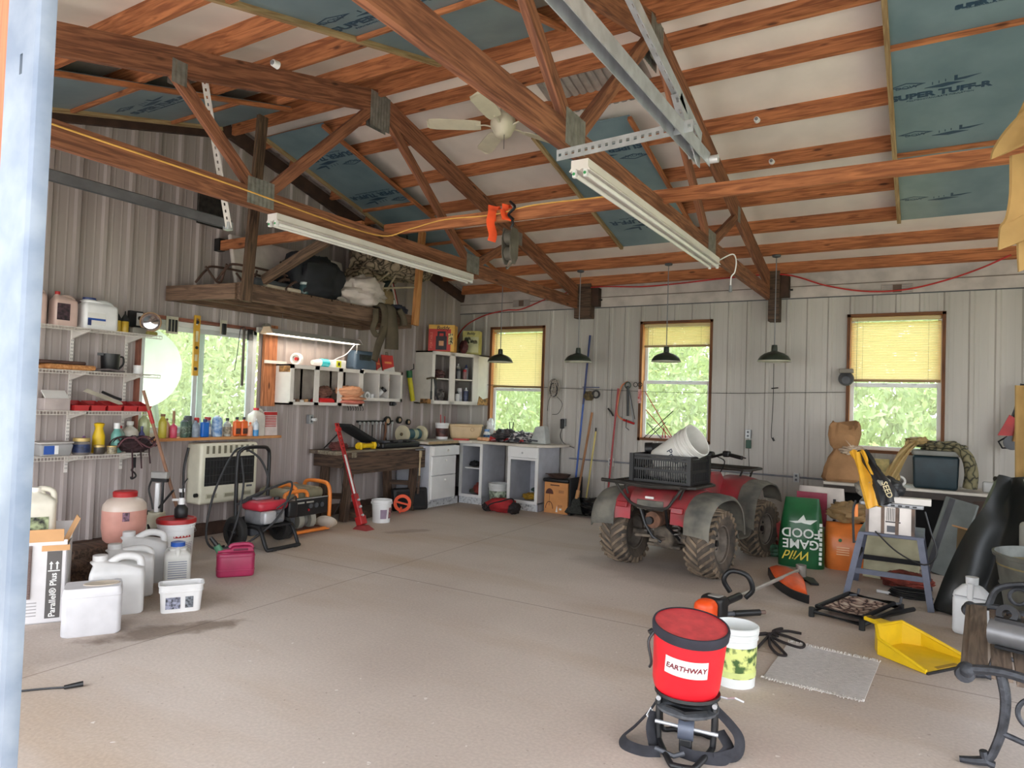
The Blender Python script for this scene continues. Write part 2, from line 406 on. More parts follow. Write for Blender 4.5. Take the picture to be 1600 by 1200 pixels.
def floor_mat():
 M_,nt,b=_new('concrete');N,L=nt.nodes,nt.links
 tc=N.new('ShaderNodeTexCoord');ob=tc.outputs['Object']
 def noise(sc,det=5,st=None):
  n=N.new('ShaderNodeTexNoise');n.inputs['Scale'].default_value=sc;n.inputs['Detail'].default_value=det
  if st:
   mp=N.new('ShaderNodeMapping');mp.inputs['Scale'].default_value=st;mp.inputs['Rotation'].default_value=(0,0,.5);L.new(ob,mp.inputs[0]);L.new(mp.outputs[0],n.inputs['Vector'])
  else:L.new(ob,n.inputs['Vector'])
  return n.outputs[0]
 def ramp(src,p0,p1,c0,c1):
  r=N.new('ShaderNodeValToRGB');e=r.color_ramp.elements;e[0].position,e[1].position=p0,p1;e[0].color,e[1].color=c0,c1
  L.new(src,r.inputs[0]);return r.outputs[0]
 def mix(a,c,f,bt='MIX'):
  m=N.new('ShaderNodeMix');m.data_type='RGBA';m.blend_type=bt
  for s_,v in((0,f),(6,a),(7,c)):
   if hasattr(v,'links')or hasattr(v,'is_linked'):L.new(v,m.inputs[s_])
   else:m.inputs[s_].default_value=v
  return m.outputs[2]
 base=ramp(noise(.7,6),.35,.68,lin((184,170,159)),lin((203,190,179)))
 tan=ramp(noise(1.1,7,(.35,1.5,1)),.5,.72,(0,0,0,1),(1,1,1,1))
 c=mix(base,lin((180,160,140)),tan)
 gr=ramp(noise(60,3),.38,.7,(.78,.77,.76,1),(1.08,1.08,1.08,1));c=mix(c,gr,.45,'MULTIPLY')
 sp=ramp(noise(34,2),.70,.74,(1,1,1,1),(.55,.5,.48,1));c=mix(c,sp,.6,'MULTIPLY')
 wsp=ramp(noise(21,2),.735,.76,(0,0,0,1),(1,1,1,1));c=mix(c,lin((214,206,198)),wsp)
 def dot(nx,ny,d):
  v=N.new('ShaderNodeVectorMath');v.operation='DOT_PRODUCT';v.inputs[1].default_value=(nx,ny,0);L.new(ob,v.inputs[0])
  s_=N.new('ShaderNodeMath');s_.operation='SUBTRACT';s_.inputs[1].default_value=d;L.new(v.outputs['Value'],s_.inputs[0])
  return s_.outputs[0]
 def absn(x):
  a=N.new('ShaderNodeMath');a.operation='ABSOLUTE';L.new(x,a.inputs[0]);return a.outputs[0]
 for pa,pb,w in((atz(400,950),atz(760,842),.004),(atz(580,893.7),atz(1365,1052.6),.005)):
  d=(pb-pa);n=Vector((-d.y,d.x,0)).normalized();dd=n.dot(pa)
  line=ramp(absn(dot(n.x,n.y,dd)),w*.5,w*1.6,(.42,.38,.36,1),(1,1,1,1));c=mix(c,line,.85,'MULTIPLY')
 for(px,py,rx,ry,st,dk)in((265,985,.55,.16,.55,.95),(200,940,.8,.5,.25,.45),(1040,900,1.2,.5,.5,.35),(640,830,.35,.12,.3,.5),(60,1010,.8,.5,.4,.4)):
  p=atz(px,py)
  mp=N.new('ShaderNodeMapping');mp.vector_type='TEXTURE';mp.inputs['Location'].default_value=(p.x,p.y,0);mp.inputs['Rotation'].default_value=(0,0,R(62)if px<700 else R(-8));mp.inputs['Scale'].default_value=(rx,ry,1)
  L.new(ob,mp.inputs[0])
  ln=N.new('ShaderNodeVectorMath');ln.operation='LENGTH';L.new(mp.outputs[0],ln.inputs[0])
  ad=N.new('ShaderNodeMath');ad.operation='MULTIPLY_ADD';ad.inputs[1].default_value=1.3;L.new(noise(6 if rx<.6 else 2.5),ad.inputs[0]);L.new(ln.outputs['Value'],ad.inputs[2])
  hv=N.new('ShaderNodeMath');hv.operation='MULTIPLY';hv.inputs[1].default_value=.5;L.new(ad.outputs[0],hv.inputs[0])
  mk=ramp(hv.outputs[0],.6,.775,(1-dk*.55,1-dk*.6,1-dk*.64,1),(1,1,1,1));c=mix(c,mk,1.0,'MULTIPLY')
 L.new(c,b.inputs['Base Color']);b.inputs['Roughness'].default_value=.72
 bp=N.new('ShaderNodeBump');bp.inputs['Strength'].default_value=.12;bp.inputs['Distance'].default_value=.003
 L.new(noise(90,4),bp.inputs['Height']);L.new(bp.outputs[0],b.inputs['Normal'])
 return M_
fl=MB().box(XL,XR,YF-.6,YB,-.12,0).build('floor',floor_mat(),DUMMY);unpar(fl);tag(fl,kind='structure')
for nm,(ya,yb)in(('ceiling',(RY0,YB+.12)),('ceiling',(RY0,YF-1.2))):  # front slope extended out of view to keep sun off the doorway
 b=MB();za,zb=zroof(ya,.14),zroof(yb,.14)
 for s_ in(0,.05):pass
 b.add([(XL-.2,ya,za),(XR+.2,ya,za),(XR+.2,yb,zb),(XL-.2,yb,zb),(XL-.2,ya,za+.06),(XR+.2,ya,za+.06),(XR+.2,yb,zb+.06),(XL-.2,yb,zb+.06)],[(0,1,2,3),(7,6,5,4),(0,4,5,1),(1,5,6,2),(2,6,7,3),(3,7,4,0)])
 tag(b.build(nm,FOAM,sm=False),kind='structure')
b=MB();pr_=profile(-3.0,-2.02,-2.95,.076,.012)
b.add([(u,y,zroof(y,.135)-d)for y in(5.02,5.62)for u,d in pr_],[(i,i+1,i+1+len(pr_),i+len(pr_))for i in range(len(pr_)-1)])
tag(b.build('trim_4',mat('bare_roof_metal',(168,162,156),r=.5,m=.3,v=.12),ang=20),kind='structure')
for i,(ya,yb)in enumerate(((RY0,YB-.02),(RY0,YF))):
 beam('trim_%d'%(5+i),(XL+.05,ya,zroof(ya,-.02)),(XL+.05,yb,zroof(yb,-.02)),.06,.14,DKWOOD,kind='structure')
ORD=['first','second','third','fourth','fifth','sixth','seventh','eighth','ninth']
rowsB=[5.02,5.43,6.08,6.70,7.32,7.89,8.44,8.94]
rowsF=[4.28,3.62,2.98,2.36,1.74,1.12]
for k,y in enumerate(rowsB[::-1]):
 lb='orange brown roof purlin, %s up from the back wall'%ORD[k]if k<7 else 'orange brown roof purlin next to the ridge on the back slope'
 beam('roof_purlin',(XL+.1,y,zroof(y,.07)),(XR-.05,y,zroof(y,.07)),.042,.14,WOODR,up=(0,RK,1),label=lb,cat='purlin',group='purlins under the back roof slope')
for k,y in enumerate(rowsF):
 lb='orange brown roof purlin, %s down from the ridge on the front slope'%ORD[k]
 beam('roof_purlin',(XL+.1,y,zroof(y,.07)),(XR-.05,y,zroof(y,.07)),.042,.14,WOODR,up=(0,-RK,1),label=lb,cat='purlin',group='purlins under the front roof slope')
beam('ridge_board',(XL+.1,RY0,zroof(RY0,.03)),(XR-.05,RY0,zroof(RY0,.03)),.04,.19,WOODR,label='dark ridge board running along the roof peak',cat='beam')
def truss(X,label):
 t=thing('roof_truss',label,'truss',(0,0,0),group='timber roof trusses')
 w=.045
 beam('bottom_chord',(X,YF+.05,2.95),(X,8.95,2.95),w,.155,WOODT,t)
 for s_,ye in((1,8.95),(-1,YF+.05)):
  beam('top_chord',(X,RY0-s_*.0,zroof(RY0,-.105)),(X,ye,zroof(ye,-.105)),w,.19,WOODT,t,up=(0,s_*RK,1))
 jb=[(3.41,3.0),(6.23,3.0)]
 for(y0,z0),(y1,z1)in(((3.38,3.0),(2.69,3.62)),((3.46,3.0),(4.60,4.12)),((6.18,3.0),(4.74,4.12)),((6.28,3.0),(7.24,3.50))):
  beam('web',(X,y0,z0),(X,y1,z1),w*.95,.09,WOODT,t,up=(1,0,0)if False else(0,-(z1-z0),(y1-y0))if(y1-y0)>0 else(0,(z1-z0),-(y1-y0)))
 def plate(y,z,sy,sz,poly=None):
  b=MB()
  for s_ in(-1,1):
   x=X+s_*(w/2+.001)
   n=max(4,int(sy/.018));vs=[]
   for i in range(n+1):
    yy=y-sy/2+sy*i/n;d=.003 if i%2 else .0005
    vs+=[(x+s_*d,yy,z-sz/2),(x+s_*d,yy,z+sz/2)]
   b.add(vs,[(2*i,2*i+2,2*i+3,2*i+1)for i in range(n)])
  b.build('gusset_plate',GALVP,t,ang=10)
 plate(RY0+.02,4.10,.26,.32)
 for y,z in jb:plate(y,z,.24,.2)
 plate(2.72,3.62,.11,.16);plate(7.22,3.50,.11,.16)
 return settle(t)
truss(-4.35,'large timber roof truss with steel plates, nearer the shelf wall')
truss(-1.73,'large timber roof truss passing over the four wheeler')
for X,lb,z0,w in((-4.255,'thick brown post block holding the left truss at the back wall',2.73,.25),(-1.66,'narrow brown post block holding the right truss at the back wall',2.60,.13)):
 t=thing('truss_post',lb,'post',group='post blocks under the truss ends')
 MB().box(X-w/2,X+w/2,YB-.17,YB-.012,z0,3.22).build('post',WOODB,t,bev=.006)
 MB().box(X+w/2,X+w/2+.10,YB-.12,YB-.012,2.90,3.16).build('side_block',DKWOOD,t,bev=.004)
 MB().cyl((X+w/2+.10,YB-.07,2.99),(X+w/2+.14,YB-.07,2.99),.012,n=8).build('bolt',DKMET,t)
 settle(t)
beam('cross_brace',(-4.42,4.90,3.075),(.75,4.93,3.035),.04,.10,WOODR,label='long horizontal timber brace laid across both roof trusses',cat='brace')
def teal(label,x0,x1,ya,yb,cross,prints,side,nm='foam_board'):
 t=thing(nm,label,'insulation board',group='teal foam insulation boards')
 off=-.012
 b=MB();b.add([(x0,ya,zroof(ya,off)),(x1,ya,zroof(ya,off)),(x1,yb,zroof(yb,off)),(x0,yb,zroof(yb,off)),(x0,ya,zroof(ya,off+.012)),(x1,ya,zroof(ya,off+.012)),(x1,yb,zroof(yb,off+.012)),(x0,yb,zroof(yb,off+.012))],[(3,2,1,0),(4,5,6,7),(0,1,5,4),(1,2,6,5),(2,3,7,6),(3,0,4,7)])
 b.build('board',TEALF,t,sm=False)
 up=(0,side*RK,1)
 for x in(x0,x1):beam('edge_batten',(x,ya,zroof(ya,-.03)),(x,yb,zroof(yb,-.03)),.035,.035,PALE if x==x0 else WOODR,t,up=up)
 for y in cross:beam('cross_batten',(x0,y,zroof(y,-.03)),(x1,y,zroof(y,-.03)),.03,.03,WOODR,t,up=up)
 for(px,py,s_,rot,small)in prints:
  n=Vector((0,-RK*side,-1)).normalized();upv=Vector((0,-1,RK))if side>0 else Vector((0,-1,-RK))
  if rot:upv=-upv
  mt=frame((px,py,zroof(py,off-.001)),(1,0,0)if not rot else(-1,0,0),upv)
  if not small:
   text('SUPER TUFF-R',s_,PRINT,t,mt@T(0,-.02,0),bold=.004,sx=1.25)
   text('POLYISOCYANURATE INSULATION',s_*.28,PRINT,t,mt@T(0,-s_*.85,0),sx=1.2)
  lg=MB().at(mt@T(0,s_*1.15,0))
  def dia(cx,cy,a,h):lg.prism([(cx-a,cy),(cx,cy-h),(cx+a,cy),(cx,cy+h)],-.0005,.0008)
  def ring(cx,cy,a,h,q=.75):
   o_=[(cx-a,cy),(cx,cy-h),(cx+a,cy),(cx,cy+h)];i_=[(cx-a*q,cy),(cx,cy-h*q),(cx+a*q,cy),(cx,cy+h*q)]
   for k in range(4):lg.prism([o_[k],o_[(k+1)%4],i_[(k+1)%4],i_[k]],-.0005,.0008)
  ring(-s_*2.6,.02,s_*1.5,s_*.42)
  lg.prism([(-s_*1.2,-s_*.5),(s_*.2,-s_*.75),(s_*1.9,-s_*.45),(s_*.6,-s_*.2)],-.0005,.0008)
  lg.prism([(s_*1.1,-s_*.15),(s_*1.1,s_*.55),(s_*1.35,s_*.55),(s_*1.35,s_*.1),(s_*3.1,s_*.25),(s_*2.0,-s_*.12)],-.0005,.0008)
  for q in range(3):lg.prism([(-s_*.6+q*s_*.5,-s_*.2+q*s_*.08),(-s_*.6+q*s_*.5,s_*(.15+q*.06)),(-s_*.52+q*s_*.5,s_*(.15+q*.06)),(-s_*.52+q*s_*.5,-s_*.2+q*s_*.08)],-.0005,.0008)
  lg.build('printed_logo',PRINT,t,sm=False)
  text('DOW',s_*.55,PRINT,t,mt@T(-s_*2.6,s_*1.17,0),sx=1.3,ext=.0006)
 return settle(t)
teal('teal foam board strip with printing, back slope above the loft',-6.12,-5.27,4.86,8.2,(6.35,7.3),((-5.72,5.35,.10,1,0),(-5.68,6.12,.10,1,0)),1)
teal('teal foam board strip on the front slope by the shelf wall',-6.3,-5.27,4.45,.6,(3.9,3.0,2.2),((-5.8,3.45,.10,0,0),),-1)
teal('teal foam board strip in the middle of the back slope, over the fluorescent fixture',-3.26,-2.29,5.62,7.88,(6.9,),((-2.72,6.05,.10,1,0),(-2.75,7.35,.11,1,0)),1)
teal('teal foam board strip on the front slope between the trusses',-3.42,-2.3,4.36,.8,(3.42,2.4),((-3.0,3.2,.11,0,0),),-1)
teal('large teal foam boards with printing at the right of the back slope',-.29,1.15,4.8,7.88,(5.44,6.74),((.03,6.0,.082,0,0),(.08,6.6,.082,0,1),(.3,5.2,.05,0,0),(.05,7.6,.08,0,1)),1)
GL=glass('window_glass',(244,250,246),a=.10)
VINYL=mat('white_vinyl',(224,228,228),r=.4,v=.03)
VINYLG=mat('weathered_vinyl',(196,200,200),r=.5,v=.06)
JAMB_LIT=wood('window_jamb',(222,160,104),(186,122,70),knot=False)  # orange window light on the reveals is put into the wood colour
EDGE=wood('jamb_unlit',(122,78,44),(88,52,30),knot=False)  # darker copy of the jamb wood for its unlit room-side edge
SLAT=translucent('blind_slat',(240,230,196),t=.82,r=.5,v=.04,tc_=(255,240,212))
for nm,(x0,x1,z0,z1)in WIN.items():
 w=thing(nm,None,None);w['kind']='structure'
 y0,y1=YB-.02,YB+.13
 for a in((x0,x0+.03),(x1-.03,x1)):
  beam('window_jamb',((a[0]+a[1])/2,(y0+y1)/2+.004,z0),((a[0]+a[1])/2,(y0+y1)/2+.004,z1),.03,y1-y0,JAMB_LIT,w,up=(0,1,0))
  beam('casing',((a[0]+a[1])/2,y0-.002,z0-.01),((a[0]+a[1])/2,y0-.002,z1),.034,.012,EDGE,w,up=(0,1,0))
 for z in(z0+.015,z1-.015):
  beam('window_sill' if z<1.5 else 'window_head',(x0+.03,(y0+y1)/2+.004,z),(x1-.03,(y0+y1)/2+.004,z),y1-y0,.03,JAMB_LIT,w)
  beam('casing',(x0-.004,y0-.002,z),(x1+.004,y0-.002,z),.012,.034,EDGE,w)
 xi0,xi1,zi0,zi1=x0+.03,x1-.03,z0+.03,z1-.03
 zm=1.84 if nm!='window_2' else 1.70
 def sash(za,zb,y,nm_):
  b=MB();f=.045
  b.box(xi0,xi0+f,y,y+.03,za,zb).box(xi1-f,xi1,y,y+.03,za,zb).box(xi0+f,xi1-f,y,y+.03,za,za+f).box(xi0+f,xi1-f,y,y+.03,zb-f,zb)
  s_=b.build('sash',VINYL,w,bev=.004)
  MB().box(xi0+f,xi1-f,y+.012,y+.018,za+f,zb-f).build('pane',GL,s_)
  return s_
 lo=sash(zi0,zm+.02,YB+.065,'lower');sash(zm-.02,zi1,YB+.10,'upper')
 MB().cbox((x0*.6+x1*.4,YB+.058,zm+.012),(.05,.015,.014)).cbox((x0*.3+x1*.7,YB+.058,zm+.012),(.05,.015,.014)).build('sash_lock',VINYLG,lo,bev=.003)
 zb={'window_2':1.725,'window_3':2.315,'window_4':1.875}[nm]
 lb={'window_2':'yellowed horizontal blind in the window over the corner counter','window_3':'yellowed blind mostly raised in the window behind the four wheeler','window_4':'yellowed blind half lowered in the right hand window'}[nm]
 t=thing('window_blind',lb,'blind',group='yellowed window blinds')
 bx0,bx1,by=xi0+.012,xi1-.012,YB+.035
 MB().box(bx0,bx1,by-.02,by+.02,zi1-.045,zi1-.005).build('head_rail',mat('blind_rail',(196,178,128),r=.5,v=.05),t,bev=.003)
 b=MB();z=zb+.03;step=.028;top=zi1-.05
 if nm=='window_3':step=.022
 n=int((top-z)/step)
 for i in range(n):
  zz=z+step*i;a=R(62 if nm!='window_3' else 44)
  b.cbox(((bx0+bx1)/2,by,zz+.01),(bx1-bx0,.030,.0009),Euler((a,0,0)))
 b.build('slats',SLAT,t,sm=False)
 MB().box(bx0,bx1,by-.014,by+.014,zb,zb+.028).build('bottom_rail',mat('blind_bottom',(150,122,78),r=.5,v=.05),t,bev=.004)
 for x in(bx0+.12,bx1-.12):MB().cyl((x,by-.014,zb+.02),(x,by-.014,zi1-.01),.0012,n=5).build('ladder_cord',mat('cord',(150,140,100),r=.8),t)
 MB().cyl((bx0+.06,by-.026,zb+.3 if nm=='window_2' else zb-.2 if nm=='window_4' else zb+.02),(bx0+.06,by-.026,zi1-.03),.002,n=5).build('wand',GREYD,t)
 settle(t)
w=thing('window_1',None,None);w['kind']='structure'
y0,y1,z0,z1=LW;X0=XL-.10
REDW=wood('red_brown_trim',(146,92,74),(110,66,54),knot=False)
beam('window_head',(XL-.02,y0-.06,z1+.015),(XL-.02,y1+.05,z1+.015),.13,.03,REDW,w)
beam('window_jamb',(XL-.02,y0-.02,z0-.02),(XL-.02,y0-.02,z1),.13,.035,REDW,w,up=(0,1,0))
fr=MB();f=.05
fr.box(X0,X0+.07,y0,y0+f,z0,z1).box(X0,X0+.07,y1-f,y1,z0,z1).box(X0,X0+.07,y0,y1,z0,z0+f).box(X0,X0+.07,y0,y1,z1-f,z1)
fr.build('window_frame',VINYL,w,bev=.004)
ym=4.50
for a,c,x,m in((y0+f,ym+.04,X0+.01,VINYL),(ym-.10,y1-f,X0+.045,VINYLG)):
 b=MB();q=.065
 b.box(x,x+.025,a,a+q*.7,z0+f,z1-f).box(x,x+.025,c-q,c,z0+f,z1-f).box(x,x+.025,a,c,z0+f,z0+f+.05).box(x,x+.025,a,c,z1-f-.05,z1-f)
 s_=b.build('sash',m,w,bev=.003);MB().box(x+.01,x+.015,a+.04,c-.06,z0+f+.05,z1-f-.05).build('pane',GL,s_)
beam('window_sill',(XL+.06,y0-.08,z0-.012),(XL+.06,5.40,z0-.012),.22,.028,WOODP,w)
beam('timber_board',(XL+.045,5.29,1.36),(XL+.045,5.29,2.28),.17,.045,WOODR,up=(1,0,0),label='orange brown timber board standing on the wall right of the shelf window',cat='board')
def angle_iron(name,p0,p1,leg,m,parent,up=(0,0,1),holes=0,**kw):
 """L profile with punched slots on the upright leg (dark inset slots)"""
 p0,p1=Vector(p0),Vector(p1);x=(p1-p0);ln=x.length;mt=frame((p0+p1)/2,x,up)
 b=MB().at(mt);th=.004
 if holes:
  n=int(ln/holes);e=ln/n;hw,hh=holes*.22,leg*.14
  b.mi=0
  for i in range(n):
   a=-ln/2+i*e
   b.box(a,a+e/2-hw,-leg/2,leg/2,0,th).box(a+e/2+hw,a+e,-leg/2,leg/2,0,th)
   b.box(a+e/2-hw,a+e/2+hw,-leg/2,-hh,0,th).box(a+e/2-hw,a+e/2+hw,hh,leg/2,0,th)
 else:b.box(-ln/2,ln/2,-leg/2,leg/2,0,th)
 b.box(-ln/2,ln/2,leg/2-th,leg/2,-leg,0)
 o=b.build(name,m,parent,sm=False)
 return tag(o,**kw)if kw else o
def track(label,X,y0,y1,Z,m):
 t=thing('door_track',label,'door track',group='overhead door tracks')
 prof=[(-.03,-.022),(-.03,.022),(.0,.03),(.03,.022),(.03,-.022),(.026,-.022),(.026,.017),(0,.025),(-.026,.017),(-.026,-.022)]
 b=MB();b.loft([[(X+u*.8,y,Z+v*1.4)for u,v in prof]for y in(y0,y1)]);b.build('rail',m,t,ang=20)
 return t
tl=track('horizontal steel door track hanging by the shelf wall',-4.62,.95,3.37,2.78,mat('track_grey',(104,103,108),r=.55,m=.4,v=.14))
angle_iron('hanger',(-4.58,3.33,2.74),(-4.58,3.02,3.98),.04,WHITEP,tl,up=(.5,.9,0),holes=.05)
MB().cbox((-4.60,3.34,2.76),(.06,.05,.06)).build('bracket',GALV,tl,bev=.004)
settle(tl)
tr=track('shiny horizontal steel door track overhead near the doorway',-.88,.95,3.06,2.6,GALV)
angle_iron('hanger',(-.9,3.0,2.70),(-.9,1.75,2.99),.045,GALV,tr,up=(1,0,0),holes=.05)
angle_iron('hanger',(-.9,2.96,2.58),(-.9,2.70,2.76),.045,GALV,tr,up=(1,0,0),holes=.05)
angle_iron('cross_hanger',(-1.45,2.72,2.60),(-.82,2.68,2.61),.05,GALV,tr,up=(0,0,1),holes=.033)
MB().cyl((-.86,3.06,2.6),(-.82,3.06,2.6),.018).build('end_bolt',STEEL,tr)
jm=thing('door_jamb_angle','tall galvanised slotted steel angle standing at the left edge of the doorway','door track')
jx,jy=-.934,.405
GALVJ=mat('galvanised_jamb',(126,135,148),r=.5,m=.3,v=.14,s=14,c2=(98,110,128))
def jbx(b,z0,z1,x0=-.085,x1=-.012):b.box(jx+x0,jx+x1,jy,jy+.003,z0,z1)
b=MB();zz=0
slots=[(.865,.012,.006,-.040),(.925,.011,.006,-.040),(.885,.035,.012,-.046),(1.884,.013,.0045,-.044)]
cuts=sorted([(.846,.0055,-.054,-.046),(.873,.019,-.064,-.044),(.906,.0055,-.054,-.046),(1.884,.013,-.0475,-.0405)])
for zc,hz,x0,x1 in cuts:
 jbx(b,zz,zc-hz);jbx(b,zc-hz,zc+hz,-.085,x0);jbx(b,zc-hz,zc+hz,x1,-.012);zz=zc+hz
jbx(b,zz,2.45)
b.build('front_flange',GALVJ,jm,sm=False)
MB().prism([(jx-.012,jy),(jx-.004,jy+.002),(jx,jy+.010),(jx,jy+.018),(jx-.003,jy+.018),(jx-.003,jy+.011),(jx-.006,jy+.006),(jx-.012,jy+.003)],0,2.45).build('side_flange',GALVJ,jm)
settle(jm)
beam('door_jamb_board',(jx-.17,jy+.03,0),(jx-.17,jy+.03,2.72),.16,.04,wood('fresh_jamb',(176,104,66),(140,76,46)),up=(0,1,0),label='orange timber jamb board behind the steel angle at the left edge',cat='board')
settle(tr)
TUBE=emit('tube_off',(232,230,226),.0)
TUBE=mat('tube_glass',(236,234,230),r=.25,v=.02)
def strip_light(label,X,y0,y1,z,endcap_green=True):
 t=thing('strip_light',label,'light fixture',group='unlit fluorescent fixtures under the trusses')
 W_=.105
 b=MB();prof=[(-W_/2,0),(-W_/2,-.045),(-W_/2-.012,-.062),(-W_/2-.008,-.064),(-.018,-.052),(.0,-.062),(.018,-.052),(W_/2+.008,-.064),(W_/2+.012,-.062),(W_/2,-.045),(W_/2,0)]
 b.loft([[(X+u,y,z+v)for u,v in prof]for y in(y0,y1)]);b.build('housing',WHITEP,t,ang=15)
 for s_ in(-1,1):
  tb=MB().cyl((X+s_*.034,y0+.03,z-.078),(X+s_*.034,y1-.03,z-.078),.0128,n=12).build('tube',TUBE,t)
 for y in(y0,y1):
  for s_ in(-1,1):MB().cbox((X+s_*.034,y+(.012 if y==y0 else-.012),z-.075),(.022,.024,.045)).build('lamp_holder',WHITE,t,bev=.003)
 for s_ in(-1,1):MB().cyl((X+s_*.034,y0-.002,z-.078),(X+s_*.034,y0+.002,z-.078),.009,n=10).build('green_tip',mat('tip_green',(60,150,90),r=.5),t)
 return settle(t)
strip_light('unlit white fluorescent fixture under the left truss, above the loft',-4.30,3.50,6.14,2.865)
strip_light('unlit white fluorescent fixture under the right truss, nearest the middle of the roof',-1.70,3.46,6.28,2.862)
b=MB();b.tube([(-1.67,6.30,2.84),(-1.55,6.34,2.90),(-1.52,6.36,2.84),(-1.53,6.36,2.74),(-1.56,6.36,2.70),(-1.565,6.36,2.62)],.006,smooth=5)
pc=thing('power_lead','white power cord hanging from the end of the right fluorescent fixture','cord')
b.build('cord',WHITE,pc);MB().cyl((-1.565,6.36,2.62),(-1.565,6.36,2.56),.013,.016,n=10).build('plug',GREY,pc);settle(pc)
t=thing('shop_light','lit fluorescent shop light hanging over the white wall shelf','light fixture')
X=-6.17;y0,y1,z=5.02,6.40,2.20
b=MB();prof=[(-.10,-.045),(-.04,.012),(.04,.012),(.10,-.045),(.094,-.048),(.036,.004),(-.036,.004),(-.094,-.048)]
b.loft([[(X+u,y,zz+v)for u,v in prof]for y,zz in((y0,z),(y1,z))]);b.build('reflector',mat('reflector_grey',(176,172,164),r=.45,v=.06),t,ang=15)
for s_ in(-1,1):MB().cyl((X+s_*.035,y0+.02,z-.030),(X+s_*.035,y1-.02,z-.030),.013,n=12).build('lit_tube',emit('tube_lit',(255,240,222),9),t)
MB().prism([(X-.10,z-.045),(X+.10,z-.045),(X+.05,z+.03),(X-.05,z+.03)],y0-.01,y0+.004,'y').build('end_cap',mat('cap_pink',(226,196,170),r=.4),t)
MB().prism([(X-.10,z-.045),(X+.10,z-.045),(X+.05,z+.02),(X-.05,z+.02)],y1-.004,y1+.006,'y').build('end_cap',WHITEP,t)
for y in(y0+.2,y1-.25):MB().tube([(X,y,z+.012),(X-.02,y+.02,z+.20)],.0015,n=4).build('chain',GREY,t)
MB().tube([(X+.02,y1-.06,z-.05),(X-.0,y1-.18,z-.18),(X-.03,y1-.30,z-.24),(X-.08,y1-.4,z-.31)],.006,smooth=5).build('cord',WHITE,t)
MB().tube([(X+.03,y1-.03,z-.05),(X+.03,y1-.03,z-.16)],.002,n=4).build('pull_chain',WHITE,t)
settle(t)
def pendant():
 t=thing('pendant_lamp','x','pendant lamp',group='green metal pendant lamps')
 SH=mat('pendant_green',(46,54,46),r=.35,v=.1);SI=mat('pendant_inside',(196,194,178),r=.5)
 b=MB();b.lathe([(.182,.0),(.178,.02),(.155,.055),(.115,.085),(.06,.105),(.036,.115),(.034,.16),(.030,.185),(.012,.19)],n=32,cap=False)
 b.build('shade',SH,t)
 MB().lathe([(.178,.002),(.152,.050),(.112,.080),(.03,.105)],n=32,cap=False).build('shade_lining',SI,t)
 MB().lathe([(.184,-.006),(.186,.002),(.182,.004),(.178,-.004),(.184,-.006)],n=32,cap=False).build('rim',SI,t)
 MB().ball((0,0,.05),.03).build('bulb',WHITE,t)
 MB().cyl((0,0,.19),(0,0,1.235),.006,n=8).build('rod',GREY,t)
 MB().lathe([(.05,1.235),(.045,1.215),(.01,1.205)],n=16).build('canopy',GREYD,t)
 return t
p0=pendant();PX=[(-5.31,'grey green pendant lamp in front of the blind over the corner counter'),(-4.07,'dark green pendant lamp left of the blue pole on the back wall'),(-2.845,'dark green pendant lamp in front of the middle window, behind the four wheeler'),(-1.553,'dark green pendant lamp on the bare wall, rightmost in the row')]
for i,(x,lb)in enumerate(PX):
 o=p0 if i==0 else dup(p0)
 o.location=(x,8.42,2.075);o['label']=lb
t=thing('ceiling_fan','white ceiling fan mounted near the roof ridge','ceiling fan')
fx,fy,fz=-3.30,5.15,3.93
FW=mat('fan_white',(214,206,184),r=.45,v=.05)
MB().lathe([(.03,.26),(.03,.12),(.10,.11),(.115,.06),(.115,.02),(.09,-.02),(.075,-.055),(.05,-.075),(.0,-.078)],(fx,fy,fz),n=28).build('motor',FW,t)
MB().lathe([(.02,.38),(.08,.37),(.075,.33),(.03,.26)],(fx,fy,fz),n=24).build('canopy',FW,t)
for k in range(5):
 a=R(72*k+211);d=Vector((math.cos(a),math.sin(a),0));n=Vector((-d.y,d.x,0))
 c=Vector((fx,fy,fz+.01))
 MB().tube([c+d*.08,c+d*.16+Vector((0,0,.02)),c+d*.24+Vector((0,0,.012))],.012,n=8,smooth=4,flat=.5).build('blade_arm',FW,t)
 bl=MB();tl_=.016
 rings=[]
 for s_,w_ in((.20,.05),(.26,.065),(.40,.072),(.60,.075),(.66,.06),(.68,.03)):
  rings.append([c+d*s_+n*(w_)+Vector((0,0,.02+tl_)),c+d*s_-n*w_+Vector((0,0,.02-tl_)),c+d*s_-n*w_+Vector((0,0,.014-tl_)),c+d*s_+n*w_+Vector((0,0,.014+tl_))])
 bl.loft(rings).build('blade',FW,t,sm=False)
MB().cyl((fx+.04,fy-.04,fz-.07),(fx+.04,fy-.04,fz-.2),.0025,n=5).build('pull_chain',GREYD,t)
settle(t)
h=aty(797,385,4.84)
t=thing('pulley_block','old grey pulley block hanging from the timber brace','pulley')
PB=mat('pulley_grey',(120,114,104),r=.7,m=.3,v=.2)
for dz in(.075,-.06):
 MB().cyl((h.x-.03,h.y,h.z+dz),(h.x+.03,h.y,h.z+dz),.062 if dz>0 else .055,n=20).build('sheave',PB,t)
for s_ in(-1,1):
 b=MB();b.prism([(h.y-.045,h.z+.15),(h.y+.045,h.z+.15),(h.y+.07,h.z+.06),(h.y+.06,h.z-.09),(h.y+.02,h.z-.15),(h.y-.02,h.z-.15),(h.y-.06,h.z-.09),(h.y-.07,h.z+.06)],h.x+s_*.036,h.x+s_*.042,'x');b.build('cheek_plate',PB,t)
MB().tube([(h.x,h.y,h.z+.15),(h.x+.02,h.y,h.z+.19),(h.x,h.y,h.z+.23)],.012,smooth=4).build('hook',DKMET,t)
